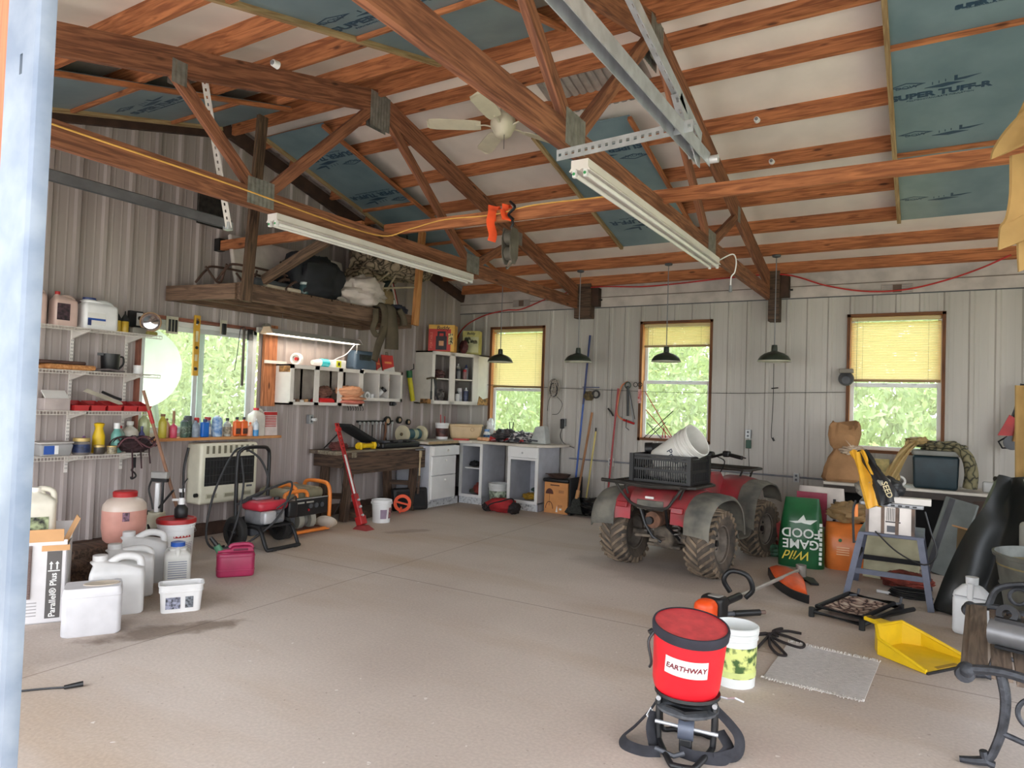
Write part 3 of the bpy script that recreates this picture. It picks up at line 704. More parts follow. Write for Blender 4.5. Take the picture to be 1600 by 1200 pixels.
MB().tube([(h.x+.02,h.y,h.z-.14),(h.x,h.y-.03,h.z-.19),(h.x-.03,h.y,h.z-.17)],.008,smooth=4).build('becket',PB,t)
settle(t)
t=thing('orange_strap','bright orange ratchet strap looped over the timber brace','strap')
OS=mat('strap_orange',(255,92,40),r=.7,v=.1)
for px,w_ in((768,.045),(787,.03)):
 p=aty(px,345,4.85)
 b=MB();b.tube([(p.x,4.872,3.02),(p.x,4.870,3.15),(p.x+.005,4.90,3.150),(p.x,4.93,3.14),(p.x,4.932,3.02)],w_,n=8,flat=.10);b.build('loop',OS,t)
p=aty(768,372,4.84)
MB().tube([(p.x,4.845,3.10),(p.x-.01,4.83,3.0),(p.x+.012,4.84,2.90),(p.x,4.84,2.84)],.036,n=8,smooth=4,flat=.12).build('tail',OS,t)
MB().tube([(p.x+.10,4.84,3.10),(p.x+.13,4.83,3.03),(h.x+.01,4.84,h.z+.22)],.022,n=8,smooth=4,flat=.3).build('tail',OS,t)
MB().tube([(h.x-.02,4.85,3.16),(h.x+.04,4.83,3.10),(h.x-.02,4.83,3.05),(h.x+.03,4.83,3.0)],.012,n=6,smooth=4).build('black_buckle',BLACK,t)
settle(t)
b=MB();CY=mat('yellow_cord',(236,184,96),r=.6)
b.tube([(-4.322,1.2,3.0),(-4.322,2.2,2.99),(-4.322,3.2,2.985),(-4.322,4.1,2.96),(-4.31,4.74,2.975),(-4.1,4.868,3.045),(-3.7,4.868,3.09),(-3.2,4.868,3.075),(-2.8,4.868,3.11),(-2.2,4.868,3.10),(-1.8,4.868,3.10)],.006,n=6,smooth=6)
tag(b.build('extension_lead',CY),'yellow extension cord stapled along the left truss and brace','cord')
b=MB();HR=mat('hose_red',(184,52,50),r=.5)
P1=[aty(706,552,8.95),aty(722,515,8.95),aty(752,495,8.95),aty(790,485,8.96),aty(815,483,8.96),aty(860,465,8.94),aty(925,449,8.9),aty(1000,448,8.90),aty(1060,443,8.9),aty(1140,434,8.9),aty(1225,429,8.9),aty(1290,446,8.92),aty(1350,455,8.93),aty(1410,453,8.92),aty(1470,440,8.9),aty(1530,420,8.9),aty(1580,398,8.88)]
b.tube(P1,.010,n=6,smooth=6);tag(b.build('air_hose',HR),'red air hose looping along the top of the back wall','hose')
b=MB();b.tube([(XL+.3,8.98,1.77),(-5.9,8.99,1.76),(-4.5,8.99,1.73),(-2.6,8.99,1.70),(-.85,8.99,1.745)],.003,n=5,smooth=4)
tag(b.build('strung_wire',DKMET),'thin wire strung along the back wall across the windows','wire')
LX0,LX1,LY0,LY1,LZ0,LZ1=XL+.03,-5.585,4.06,6.72,2.385,2.52
t=thing('loft_shelf','dark timber loft shelf hung from the roof over the shop window','loft shelf')
OLDW=wood('loft_wood',(124,98,80),(84,64,52))
beam('front_joist',(LX1,LY0+.14,(LZ0+LZ1)/2),(LX1,LY1,(LZ0+LZ1)/2),.04,.145,OLDW,t)
beam('back_joist',(LX0+.05,LY0,(LZ0+LZ1)/2),(LX0+.05,LY1,(LZ0+LZ1)/2),.04,.145,OLDW,t)
beam('middle_joist',((LX0+LX1)/2,LY0+.1,(LZ0+LZ1)/2),((LX0+LX1)/2,LY1,(LZ0+LZ1)/2),.04,.14,OLDW,t)
beam('end_joist',(LX0,LY0-.02,(LZ0+LZ1)/2),(LX1-.02,LY0+.13,(LZ0+LZ1)/2),.04,.145,OLDW,t)
beam('end_joist',(LX0,LY1,(LZ0+LZ1)/2),(LX1,LY1,(LZ0+LZ1)/2),.04,.145,OLDW,t)
for i in range(9):
 y=LY0+.16+i*.29;beam('deck_board',(LX0,y+.13,LZ1+.012),(LX1+.02,y+.13,LZ1+.012),.27,.022,OLDW,t)
beam('hanger_post',(LX1+.055,4.24,2.36),(LX1+.055,4.34,4.16),.045,.10,WOODD,t,up=(0,1,0))
beam('hanger_post',(LX1+.055,LY1+.02,2.42),(LX1+.055,LY1+.10,3.62),.045,.10,WOODP,t,up=(0,1,0))
q=atx(347,384,XL+.12);beam('rail',q,(-4.40,q.y+.02,q.z),.04,.10,WOODR,t)
beam('brace',(LX1+.02,4.46,2.60),(-4.75,q.y+.06,q.z-.02),.05,.09,WOODD,t)
MB().cbox((XL+.08,q.y,q.z+.01),(.08,.07,.13)).build('rail_bracket',DKMET,t)
settle(t)
ZL=LZ1+.024
def lx(px,py,X=-5.8):return atx(px,py,X)
t=thing('tube_rack','rusty bent tube rack lying at the left end of the loft','rack')
RT=mat('rust_tube',(98,74,66),r=.7,m=.4,v=.2)
for X in(-6.1,-5.78):
 MB().tube([(X,4.10,ZL+.01),(X,4.20,ZL+.14),(X,4.32,ZL+.2),(X,4.9,ZL+.2),(X,5.02,ZL+.14),(X,5.10,ZL+.01)],.012,smooth=5).build('hoop',RT,t)
for y in(4.2,4.55,4.9):MB().tube([(-6.1,y,ZL+.18),(-5.95,y+.05,ZL+.02),(-5.78,y,ZL+.18)],.011,smooth=5).build('cross_tube',RT,t)
settle(t)
tag(MB().rbox(-5.85,4.75,ZL,ZL+.11,.25,.5,.03).build('dark_case',GREYD),'dark flat case under the tube rack on the loft','case')
t=thing('bent_tube','rusty bent tube handle on the loft beside the black bag','handle')
MB().tube([(-5.75,4.72,ZL+.02),(-5.75,4.85,ZL+.14),(-5.75,5.02,ZL+.16),(-5.75,5.2,ZL+.30)],.016,smooth=5).build('upper_tube',RT,t)
MB().tube([(-5.65,4.8,ZL+.02),(-5.65,4.95,ZL+.13),(-5.65,5.25,ZL+.14)],.014,smooth=5).build('lower_tube',RT,t);settle(t)
for(y,dx,lb)in((4.72,0,'pale rolled towel at the front edge of the loft'),(4.95,.04,'pale flat rag roll beside the glass jar on the loft')):
 tag(MB().rbox(-5.7+dx,y,ZL,ZL+.05,.1,.28,.024,tz=.024).build('rag_roll',mat('rag_pale',(202,186,170),r=.9,v=.1)),lb,'rag')
t=thing('glass_jar','teal glass jar standing on the loft edge by the black bag','jar')
MB().lathe([(.0,0),(.045,.002),(.05,.02),(.05,.09),(.04,.11)],(-5.62,5.02,ZL),n=16).build('jar',mat('jar_teal',(54,78,84),r=.2,v=.1),t);MB().lathe([(.045,.105),(.047,.13),(.0,.131)],(-5.62,5.02,ZL),n=16).build('lid',mat('lid_grey',(170,180,180),r=.4),t);settle(t)
def lump(name,c,d,m,amp=.12,sc=3.0,seed=0,n=40,k=26,flat=.0,top=None,**kw):
 """soft crumpled mass: an ellipsoid pushed about by noise, flattened on its base; c is the base centre"""
 from mathutils import noise
 b=MB();c=Vector(c);rings=[]
 for i in range(1,k):
  th=PI*i/k;ring=[]
  for j in range(n):
   ph=2*PI*j/n;v=Vector((math.sin(th)*math.cos(ph),math.sin(th)*math.sin(ph),-math.cos(th)))
   q=noise.noise(v*sc+Vector((seed*7.1,seed*3.3,seed)))+.5*noise.noise(v*sc*2.3+Vector((seed*2.1,9,seed)))+.55*(.3-abs(noise.noise(v*sc*2.1+Vector((3,seed,5)))))
   e=.62 if flat else 1
   v2=Vector([math.copysign(abs(a)**e,a)for a in v])
   if top:v2.x*=top(v.z);v2.y*=top(v.z)
   p=Vector((v2.x*d[0]/2,v2.y*d[1]/2,v2.z*d[2]/2))*(1+amp*q)
   p.z=max(p.z,-d[2]/2*.96)
   ring.append(c+p+Vector((0,0,d[2]/2*.96)))
  rings.append(ring)
 b.loft(rings)
 o=b.build(name,m,kw.pop('parent',None),ang=50,**kw)
 return o
lump('black_bag',(-5.78,5.24,ZL),(.5,.66,.47),mat('bag_black',(26,28,36),r=.75,v=.2),amp=.2,sc=1.9,seed=3,flat=1,label='big black bag slumped on the loft',cat='bag')
lump('white_bag',(-5.72,5.95,ZL),(.44,.74,.36),mat('bag_white',(196,184,178),r=.7,v=.1),amp=.3,sc=2.4,seed=5,label='crumpled white bag on the loft between the black and tan bags',cat='bag')
lump('tan_bag',(-5.80,6.36,ZL),(.36,.30,.30),mat('bag_tan',(150,126,92),r=.75,v=.12),amp=.14,sc=2.2,seed=8,flat=1,label='tan bag leaning behind the white bag on the loft',cat='bag')
t=thing('foam_sheet','long white insulated panel leaning on the wall at the back of the loft','panel')
MB().cbox((-6.18,5.35,ZL+.30),(.05,1.6,.62),Euler((0,R(-14),0))).build('sheet',mat('old_white_sheet',(206,196,190),r=.6,v=.08),t,bev=.02)
for y in(5.55,5.75):MB().cbox((-6.15,y,ZL+.30),(.058,.006,.62),Euler((0,R(-14),0))).build('band',GREYD,t)
settle(t)
def camo(name,base,dark,light,s=9):
 M_,nt,b=_new(name);N,L=nt.nodes,nt.links
 tc=N.new('ShaderNodeTexCoord');vo=N.new('ShaderNodeTexVoronoi');vo.feature='DISTANCE_TO_EDGE';vo.inputs['Scale'].default_value=s
 nz=N.new('ShaderNodeTexNoise');nz.inputs['Scale'].default_value=5;ad=N.new('ShaderNodeMix');ad.data_type='RGBA';ad.inputs[0].default_value=.25
 L.new(tc.outputs['Object'],ad.inputs[6]);L.new(tc.outputs['Object'],nz.inputs['Vector']);L.new(nz.outputs['Color'],ad.inputs[7]);L.new(ad.outputs[2],vo.inputs['Vector'])
 r=N.new('ShaderNodeValToRGB');e=r.color_ramp.elements;e[0].position,e[1].position=.03,.09;e[0].color,e[1].color=lin(dark),lin(base)
 e2=r.color_ramp.elements.new(.3);e2.color=lin(light)
 L.new(vo.outputs['Distance'],r.inputs[0]);L.new(r.outputs[0],b.inputs['Base Color']);b.inputs['Roughness'].default_value=.9
 return M_
CAMO=camo('camo_brush',(142,126,106),(60,54,44),(170,154,132),11)
CAMOG=camo('camo_green',(104,98,72),(46,46,36),(128,120,92),12)
lump('camo_blind',(-5.90,6.72,3.02),(.60,1.15,.48),CAMO,amp=.2,sc=2.4,seed=11,flat=1,label='brush camouflage hunting blind bundle on top of the loft pile',cat='blind')
lump('camo_blind',(-6.02,6.38,ZL),(.46,.66,.56),CAMO,amp=.12,sc=2.2,seed=14,flat=1,label='brush camouflage bundle low on the loft behind the white bag',cat='blind')
t=thing('tent_poles','bundle of thin poles sticking out of the camouflage blind on the loft','poles')
for a,c in(((-5.62,5.98,ZL+.22),(-5.60,6.3,ZL+.46)),((-5.62,5.98,ZL+.22),(-5.5,6.66,ZL+.34)),((-5.66,6.3,ZL+.2),(-5.6,6.42,ZL+.44))):MB().cyl(a,c,.012,n=8).build('pole',mat('pole_beige',(160,146,124),r=.7),t)
settle(t)
for y,z,l,lb in((6.42,3.47,.16,'short black peg poking up at the left of the camouflage blind'),(6.5,3.50,.14,'short black peg beside another on the camouflage blind'),(6.95,3.48,.2,'thin black peg poking up at the right of the camouflage blind')):
 tag(MB().cyl((-5.85,y,z-.12),(-5.85,y-.05,z+l-.06),.011,n=8).build('tent_peg',BLACK),lb,'peg')
t=thing('chair_bag','dark folded camp chair with red and white stripe at the right of the loft','folded chair')
MB().cbox((-5.76,6.52,ZL+.2),(.12,.16,.42),Euler((R(22),0,0))).build('bundle',mat('chair_green',(40,48,46),r=.8),t,bev=.03)
MB().cbox((-5.69,6.535,ZL+.18),(.012,.02,.40),Euler((R(22),0,0))).build('stripe',mat('stripe_white',(200,190,190),r=.7),t);MB().cbox((-5.69,6.555,ZL+.18),(.012,.012,.40),Euler((R(22),0,0))).build('stripe',RED,t)
MB().cbox((-5.69,6.51,ZL+.08),(.02,.07,.16),Euler((R(22),0,0))).build('label_patch',WHITE,t);settle(t)
lump('blue_gloves',(-5.62,6.48,ZL),(.22,.34,.10),mat('cloth_navy',(44,46,66),r=.85,v=.2),amp=.35,sc=3.2,seed=21,label='navy cloth with straps bunched at the loft edge',cat='cloth')
t=thing('hanging_coat','olive brown coat and straps draped down over the loft edge','coat')
OL=mat('olive_cloth',(86,76,60),r=.9,v=.18,s=5)
def drape(pts,r,fl,nm='cloth'):MB().tube(pts,r,n=12,smooth=6,flat=fl).build(nm,OL,t,ang=80)
gx=-5.53
drape([(gx-.12,6.14,ZL+.05),(gx+.0,6.15,ZL+.03),(gx+.05,6.14,ZL-.1),(gx+.05,6.10,ZL-.28),(gx+.03,6.05,ZL-.45),(gx+.03,6.0,ZL-.62)],[.075,.05],.45,'sleeve')
drape([(gx-.1,6.25,ZL+.05),(gx+.03,6.24,ZL+.02),(gx+.07,6.22,ZL-.12),(gx+.07,6.24,ZL-.28),(gx+.06,6.25,ZL-.47)],[.06,.10],.5,'sleeve')
drape([(gx+.0,6.02,ZL-.02),(gx+.05,5.97,ZL-.15),(gx+.05,5.93,ZL-.26),(gx+.06,6.0,ZL-.33),(gx+.06,6.08,ZL-.22)],[.035,.03],.35,'strap')
drape([(gx+.05,6.36,ZL+.02),(gx+.07,6.42,ZL-.06),(gx+.07,6.45,ZL-.16)],[.05,.06],.7,'boot')
settle(t)
p=atx(330,330,XL+.03)
t=thing('hanging_panel','dark square panel hanging high on the ribbed wall behind the door track','picture')  # stands for a plain dark wall panel
MB().box(XL+.022,XL+.05,p.y-.16,p.y+.16,p.z-.13,p.z+.17).build('panel',mat('dark_camo',(52,46,42),r=.7,v=.4,s=14),t,bev=.004)
MB().box(XL+.022,XL+.055,p.y-.16,p.y+.16,p.z-.16,p.z-.135).build('lower_rail',BLACK,t);settle(t)
for px,py,y,lb in((1183,188,6.06,'small white insulator knob on a purlin right of the right truss, upper one'),(1206,253,6.68,'small white insulator knob on a purlin right of the right truss, lower one'),(787,388,8.40,'small white insulator knob on a purlin behind the pulley block'),(432,101,2.96,'small white insulator knob on a front slope purlin over the left truss')):
 p=aty(px,py,y-.02);t=thing('insulator_knob',lb,'insulator',group='white insulator knobs on the purlins');MB().cyl(p-Vector((0,.03,0)),p+Vector((0,.012,0)),.022,.026,n=14).build('knob_body',WHITE,t);MB().cyl(p-Vector((0,.04,0)),p-Vector((0,.03,0)),.014,n=12).build('knob_cap',GREY,t);settle(t)
def lathe_thing(name,label,cat,loc,parts,rz=0,group=None,n=20):
 """parts: (part name, profile, material) all lathed about the thing's own axis"""
 t=thing(name,label,cat,loc,rz,group)
 for pn,prof,m in parts:MB().lathe(prof,n=n).build(pn,m,t)
 return t
LABELW=mat('label_white',(222,220,216),r=.6,v=.05)
def bottle(label,loc,h,r,body,cap,cap_h=.03,neck=.35,band=None,name='bottle',cat='bottle',group=None,rz=0,flat=1.0,bandz=(.15,.6)):
 """plain bottle: shoulder, neck, cap and an optional label band"""
 t=thing(name,label,cat,loc,rz,group)
 hb=h-cap_h;sh=hb*.72
 MB().lathe([(0,0),(r*.92,.0),(r,.006),(r,sh),(r*.86,sh+(hb-sh)*.3),(r*neck,sh+(hb-sh)*.75),(r*neck,hb)],n=20,sy=flat).build('body',body,t)
 MB().lathe([(r*neck*1.15,hb-.004),(r*neck*1.15,h-.002),(r*neck*.95,h),(0,h)],n=14).build('cap',cap,t)
 if band:MB().lathe([(r*1.012,hb*bandz[0]),(r*1.012,hb*bandz[1])],n=20,cap=False,sy=flat).build('label_band',band,t)
 return t
def can(label,loc,h,r,body,cap,band=None,domed=True,name='spray_can',cat='can',group=None):
 t=thing(name,label,cat,loc,0,group)
 MB().lathe([(0,0),(r*.95,0),(r,.005),(r,h*.76),(r*.93,h*.79)],n=20).build('body',body,t)
 MB().lathe([(r*.95,h*.775),(r*.95,h*.96),(r*.85,h),(0,h)]if domed else[(r*.93,h*.79),(r*.6,h*.86),(r*.3,h*.88),(r*.3,h),(0,h)],n=18).build('cap',cap,t)
 if band:MB().lathe([(r*1.01,h*.18),(r*1.01,h*.55)],n=20,cap=False).build('label_band',band,t)
 return t
def pail(label,loc,h,r,body,rz=0,lid=None,band=None,ribs=2,taper=.88,name='bucket',cat='bucket',handle=True,handle_dn=True,group=None,rot=None,inside=None):
 """open or lidded plastic pail with rim ribs and a wire bail"""
 t=thing(name,label,cat,loc,rz,group,rot=rot)
 p=[(0,.004),(r*taper*.97,.004),(r*taper,.0),(r*taper,.006)]
 def rr(z):return r*(taper+(1-taper)*z/h)
 for k in range(ribs):
  z=h*(.78+.075*k);p+=[(rr(z),z),(rr(z)*1.045,z+.003),(rr(z)*1.045,z+.012),(rr(z),z+.015)]
 p+=[(r,h-.03),(r*1.05,h-.028),(r*1.05,h-.004),(r*1.0,h),(r*.965,h-.004),(rr(.02)*.97,.012),(0,.012)]
 MB().lathe(p,n=32,cap=False).build('pail',body,t)
 if lid:MB().lathe([(r*1.07,h-.022),(r*1.08,h+.004),(r*1.04,h+.016),(r*.95,h+.016),(r*.93,h+.008),(0,h+.008)],n=32).build('lid',lid,t)
 if inside:MB().lathe([(0,h*.55),(rr(h*.55)*.96,h*.55),(rr(h*.55)*.96,h*.53),(0,h*.53)],n=24).build('contents',inside,t)
 if band:MB().lathe([(rr(z)*1.006,z)for z in(h*.16,h*.4,h*.68)],n=32,cap=False).build('label_band',band,t)
 if handle:
  s_=-1 if handle_dn else 1
  MB().tube([(r*1.06*math.cos(a),r*1.06*math.sin(a)if abs(math.sin(a))>.05 else 0,h*.86+s_*abs(math.sin(a))*r*.55)for a in[PI*i/14 for i in range(15)]],.003,n=6).build('bail',GREY,t)
  for s2 in(-1,1):MB().cyl((s2*r*1.0,0,h*.86),(s2*r*1.09,0,h*.86),.014,n=10).build('bail_ear',body,t)
 return t
def jug(label,loc,rz,w,d,h,body,cap,name='jug',cat='jug',group=None,arch=False,capoff=-.28,lab=None,liquid=None,level=.6,cap_r=.03,cap_h=.025,low=False):
 """rectangular plastic jug: local +X is the handle side, cap towards -X"""
 t=thing(name,label,cat,loc,rz,group)
 b=MB();sh=h*.76;k=5
 def ring(sx,sy,z,ox=0,rd=.03):
  out=[];rd=min(rd,sx*.45,sy*.45)
  for qx,qy,a0 in((1,1,0),(-1,1,90),(-1,-1,180),(1,-1,270)):
   for i in range(k+1):
    a=R(a0+90*i/k);out.append((ox+qx*(sx/2-rd)+rd*math.cos(a),qy*(sy/2-rd)+rd*math.sin(a),z))
  return out
 rs=[ring(w*.94,d*.94,0),ring(w,d,.012),ring(w,d,sh*.93),ring(w*.985,d*.98,sh),ring(w*.95,d*.9,sh+h*.05),ring(w*.66,d*.62,sh+h*.12,w*capoff*.35),ring(cap_r*2.6,cap_r*2.6,h*.93,w*capoff,.05),ring(cap_r*1.9,cap_r*1.9,h*.955,w*capoff,.05),ring(cap_r*1.9,cap_r*1.9,h*.98,w*capoff,.05)]
 b.loft(rs[:5]if low else rs);b.build('body',body,t,ang=50)
 if low:
  MB().rbox(0,0,sh*.86,sh*.90,w*1.012,d*1.015,.031,tz=.004).build('rim_band',body,t);MB().lathe([(0,sh+h*.052),(.085,sh+h*.052),(.095,sh+h*.062),(.10,sh+h*.05)],(w*.14,0,0),n=28,sy=.6).build('top_recess',mat('recess_tan',(190,176,158),r=.6,v=.1),t)
 if not low:MB().lathe([(cap_r,h*.965),(cap_r,h*.965+cap_h),(cap_r*.92,h*.97+cap_h),(0,h*.97+cap_h)],(w*capoff,0,0),n=18).build('cap',cap,t)
 hz=h*(1.0 if arch else .80 if low else .93)
 if not low:MB().tube([(w*capoff+cap_r*1.2,0,h*.90),(w*.05,0,hz),(w*.25,0,hz),(w*.40,0,hz-h*.07),(w*.43,0,sh-h*.02)],d*.11,n=10,smooth=5).build('handle',body,t)
 if lab:MB().rbox(0,0,sh*.18,sh*.85,w*1.006,d*1.006,.031,tz=.0005).build('label_panel',lab,t)
 if liquid:MB().rbox(0,0,.012,sh*level,w*.985,d*.985,.028).build('liquid',liquid,t)
 return t
def put(o,x,y,z=0):o.location=(x,y,z);return o
WIRE=mat('wire_white',(206,200,192),r=.5,v=.06)
SD=.31;SX=XL+.02+SD
SH=[2.005,1.640,1.298,.918]
SHN=['top','second','third','bottom']
for z,nm in zip(SH,SHN):
 t=thing('wire_shelf','%s white wire shelf on the ribbed left wall'%nm,'shelf',group='white wire wall shelves')
 y0,y1=2.25,(3.82 if nm in('top','second')else 3.76)
 b=MB()
 n=int((y1-y0)/.0254)
 for i in range(n+1):
  y=y0+(y1-y0)*i/n
  b.box(XL+.025,SX,y-.0013,y+.0013,z-.0030,z);b.box(SX-.0013,SX+.0013,y-.0016,y+.0016,z-.032,z)
 b.build('wires',WIRE,t,sm=False)
 r=MB()
 for x,zz in((XL+.03,z-.004),(SX-.004,z-.004),(SX,z-.032),(XL+.17,z-.006)):r.cyl((x,y0,zz),(x,y1,zz),.0035,n=6)
 r.build('rods',WIRE,t)
 for y in(3.18,3.66):
  MB().prism([(XL+.03,z-.006),(SX-.015,z-.012),(SX-.04,z-.028),(XL+.03,z-.085)],y-.008,y+.008,'y').build('bracket',WHITEP,t,sm=False)
 settle(t)
for y,lb in((3.18,'slotted white shelf upright, the one nearer the doorway'),(3.66,'slotted white shelf upright, the one nearer the shop window')):
 t=thing('shelf_upright',lb,'upright',group='slotted shelf uprights')
 MB().box(XL+.02,XL+.034,y-.013,y+.013,.75,2.03).build('channel',WHITEP,t)
 b=MB()
 for i in range(38):
  for s_ in(-1,1):b.box(XL+.034,XL+.0345,y+s_*.006-.002,y+s_*.006+.002,.78+i*.032,.795+i*.032)
 b.build('slots',GREYD,t,sm=False);settle(t)
def sh(px,z):
 return atx(px,600,XL+.20).y
XS=XL+.19
REDLIQ=mat('coral_liquid',(236,130,112),r=.35,v=.06)
CLEARJ=mat('clear_jug',(206,178,168),r=.3,v=.05)
z=SH[0]+.001
y=2.93
t=jug('jug of coral red liquid with a hand pump, leftmost on the top wire shelf',(XS+.02,y-.13,z),R(90),.13,.12,.30,CLEARJ,REDLIQ,liquid=REDLIQ,level=.98,cap_r=.02)
MB().tube([(.02,0,.30),(.02,0,.36),(.03,0,.385),(-.05,0,.39)],.009,n=8).build('pump',WHITE,t)
t=jug('jug half full of coral red liquid with a dark label on the top wire shelf',(XS,y+.09,z),R(90),.19,.13,.275,CLEARJ,RED,liquid=REDLIQ,level=.72,lab=None,cap_r=.02)
MB().cbox((-.03,-.068,.12),(.10,.004,.14)).build('label_panel',mat('dark_label',(74,50,60),r=.6,v=.4,s=40),t)
t=jug('big white jug with blue lid and blue striped label on the top wire shelf',(XS,3.30,z),R(90),.29,.17,.265,WHITE,BLUED,capoff=-.26,cap_r=.052,cap_h=.018)
MB().cbox((-.05,-.088,.09),(.15,.004,.10)).build('label_panel',LABELW,t);MB().cbox((-.05,-.0905,.085),(.15,.002,.018)).build('label_stripe',BLUE,t);MB().cbox((-.11,-.0905,.055),(.03,.002,.05)).build('label_stripe',BLUED,t)
for dy,lb in((3.475,'yellow squeeze bottle with black cone tip, left of its neighbour on the top wire shelf'),(3.545,'yellow squeeze bottle with black cone tip, right of its neighbour on the top wire shelf')):
 t=thing('squeeze_bottle',lb,'bottle',(XS,dy,z),group='yellow squeeze bottles')
 MB().lathe([(0,0),(.031,0),(.033,.005),(.033,.105),(.028,.112)],n=18).build('body',mat('ochre_oil',(196,162,54),r=.35,v=.1),t)
 MB().lathe([(.034,.105),(.033,.125),(.012,.165),(.007,.172),(.005,.20),(0,.201)],n=16).build('cone_cap',BLACKM,t)
t=thing('parts_tin','grey open tin on the top wire shelf beside the yellow squeeze bottles','tin',(XS,3.66,z));MB().rbox(0,0,0,.06,.12,.14,.01).build('tin',mat('tin_grey',(128,124,116),r=.5,m=.3),t);MB().cbox((0,0,.062),(.10,.12,.002)).build('contents',DKMET,t)
t=thing('blister_pack','dark and white boxed lamp hung behind the chrome headlamp over the top shelf','box');MB().cbox((XL+.05,3.72,2.16),(.04,.13,.15)).build('box',DKMET,t,bev=.004);MB().cbox((XL+.072,3.75,2.16),(.004,.06,.12)).build('card',WHITE,t);MB().cyl((XL+.075,3.75,2.17),(XL+.085,3.75,2.17),.02).build('lamp',BLACK,t);settle(t)
t=thing('headlamp','round chrome headlamp at the right end of the top wire shelf','lamp')
c=Vector((XL+.24,3.76,z+.12));ax=Vector((.75,-.6,.1)).normalized();mt=ax.to_track_quat('Z','Y').to_matrix().to_4x4()
MB().lathe([(.02,-.10),(.06,-.06),(.085,-.01),(.09,.01),(.085,.02)],c,n=28,axis=mt).build('shell',CHROME,t)
MB().lathe([(.082,.012),(.06,.022),(0,.03)],c,n=28,axis=mt).build('lens',CHROME,t)
MB().lathe([(.082,.012),(.094,.012),(.094,.026),(.082,.026)],c,n=28,axis=mt,cap=False).build('rim',mat('rim_tan',(150,120,90),r=.4,m=.5),t)
MB().rbox(c.x,c.y,z,z+.035,.09,.1,.015).build('foot',mat('lamp_foot',(150,140,70),r=.5),t);settle(t)
z=SH[1]+.001
tag(MB().rbox(XS,3.05,z,z+.045,.26,.40,.02).build('wood_block',WOODP),'pale wooden plank offcut lying on the second wire shelf','plank')
t=thing('roller_tray','dark brown lump of leather on the pale plank of the second wire shelf','cloth');MB().rbox(XS-.02,2.98,z+.046,z+.075,.2,.42,.014).build('fold',mat('leather',(88,62,54),r=.7,v=.2),t);settle(t)
t=thing('book','dark open manual lying on the second wire shelf left of the black pitcher','book')
for s_ in(-1,1):MB().cbox((XS+.02,3.36+s_*.07,z+.015),(.2,.14,.016),Euler((s_*R(-6),0,0))).build('page_block',mat('book_grey',(104,94,94),r=.8,v=.2,s=30),t)
settle(t)
t=thing('pitcher','black plastic pitcher with handle on the second wire shelf','pitcher',(XS,3.43,z+.03-.03),0)
MB().lathe([(0,0),(.066,0),(.07,.006),(.078,.165),(.074,.165),(.066,.01),(0,.01)],n=24,cap=False).build('body',BLACK,t)
MB().tube([(.0,.075,.145),(.0,.115,.14),(.0,.118,.08),(.0,.075,.03)],.009,smooth=4).build('handle',BLACK,t)
MB().prism([(-.03,-.076),(.03,-.076),(0,-.115)],.145,.168).build('spout',BLACK,t)
t=lathe_thing('jar','small white ribbed jar at the right end of the second wire shelf','jar',(XS,3.69,z),[('body',[(0,0),(.04,0),(.042,.005),(.042,.055)],WHITE),('lid',[(.044,.055),(.044,.078),(0,.079)],mat('lid_white',(232,230,226),r=.4))])
z=SH[2]+.001
t=thing('small_box','open white carton at the left end of the third wire shelf','box',(XS+.05,2.95,z));MB().rbox(0,0,0,.10,.16,.20,.005).build('carton',mat('carton_grey',(176,164,160),r=.8,v=.1),t);MB().cbox((.03,.0,.13),(.012,.18,.1),Euler((0,R(-50),0))).build('flap',LABELW,t)
for i,(yy,lb)in enumerate(((3.13,'leftmost'),(3.27,'second from the left'),(3.41,'third from the left'),(3.55,'fourth from the left'),(3.68,'rightmost'))):
 t=thing('parts_bin','%s of the five red open parts bins on the third wire shelf'%lb,'bin',(XS+.06,yy,z),R(-90 if i<4 else-84),group='red parts bins on the third shelf')
 b=MB();w_,d_,h_=.118,.17,.085
 b.prism([(-d_/2,0),(d_/2,0),(d_/2+.01,h_*.5),(d_/2-.02,h_*.55),(-d_/2,h_)],-w_/2,-w_/2+.004,'x');b.prism([(-d_/2,0),(d_/2,0),(d_/2+.01,h_*.5),(d_/2-.02,h_*.55),(-d_/2,h_)],w_/2-.004,w_/2,'x')
 b.box(-w_/2,w_/2,-d_/2,d_/2,0,.004).box(-w_/2,w_/2,-d_/2,-d_/2+.004,0,h_).box(-w_/2,w_/2,d_/2-.002,d_/2+.004,0,h_*.5).box(-w_/2-.004,w_/2+.004,d_/2-.002,d_/2+.012,h_*.42,h_*.55)
 t.rotation_euler.z=R(-90);b.build('bin',RED,t,sm=False)
 MB().rbox(0,-.02,.004,.045,w_*.9,.1,.01).build('contents',DKMET if i%2 else mat('bin_parts',(120,70,66),r=.7,v=.5,s=60),t)
t=thing('handsaw','handsaw blade lying across the red parts bins','saw');MB().prism([(3.20,z+.19),(3.50,z+.08),(3.52,z+.06),(3.48,z+.055),(3.17,z+.165)],XS+.08,XS+.084,'x').build('blade',mat('saw_grey',(176,168,152),r=.45,m=.4),t);MB().tube([(XS+.082,3.33,z+.165),(XS+.082,3.44,z+.12),(XS+.082,3.5,z+.10)],.012,n=8).build('handle',DKMET,t);settle(t)
z=SH[3]+.001
CLP=glass('clear_tub',(226,226,226),a=.35,r=.15)
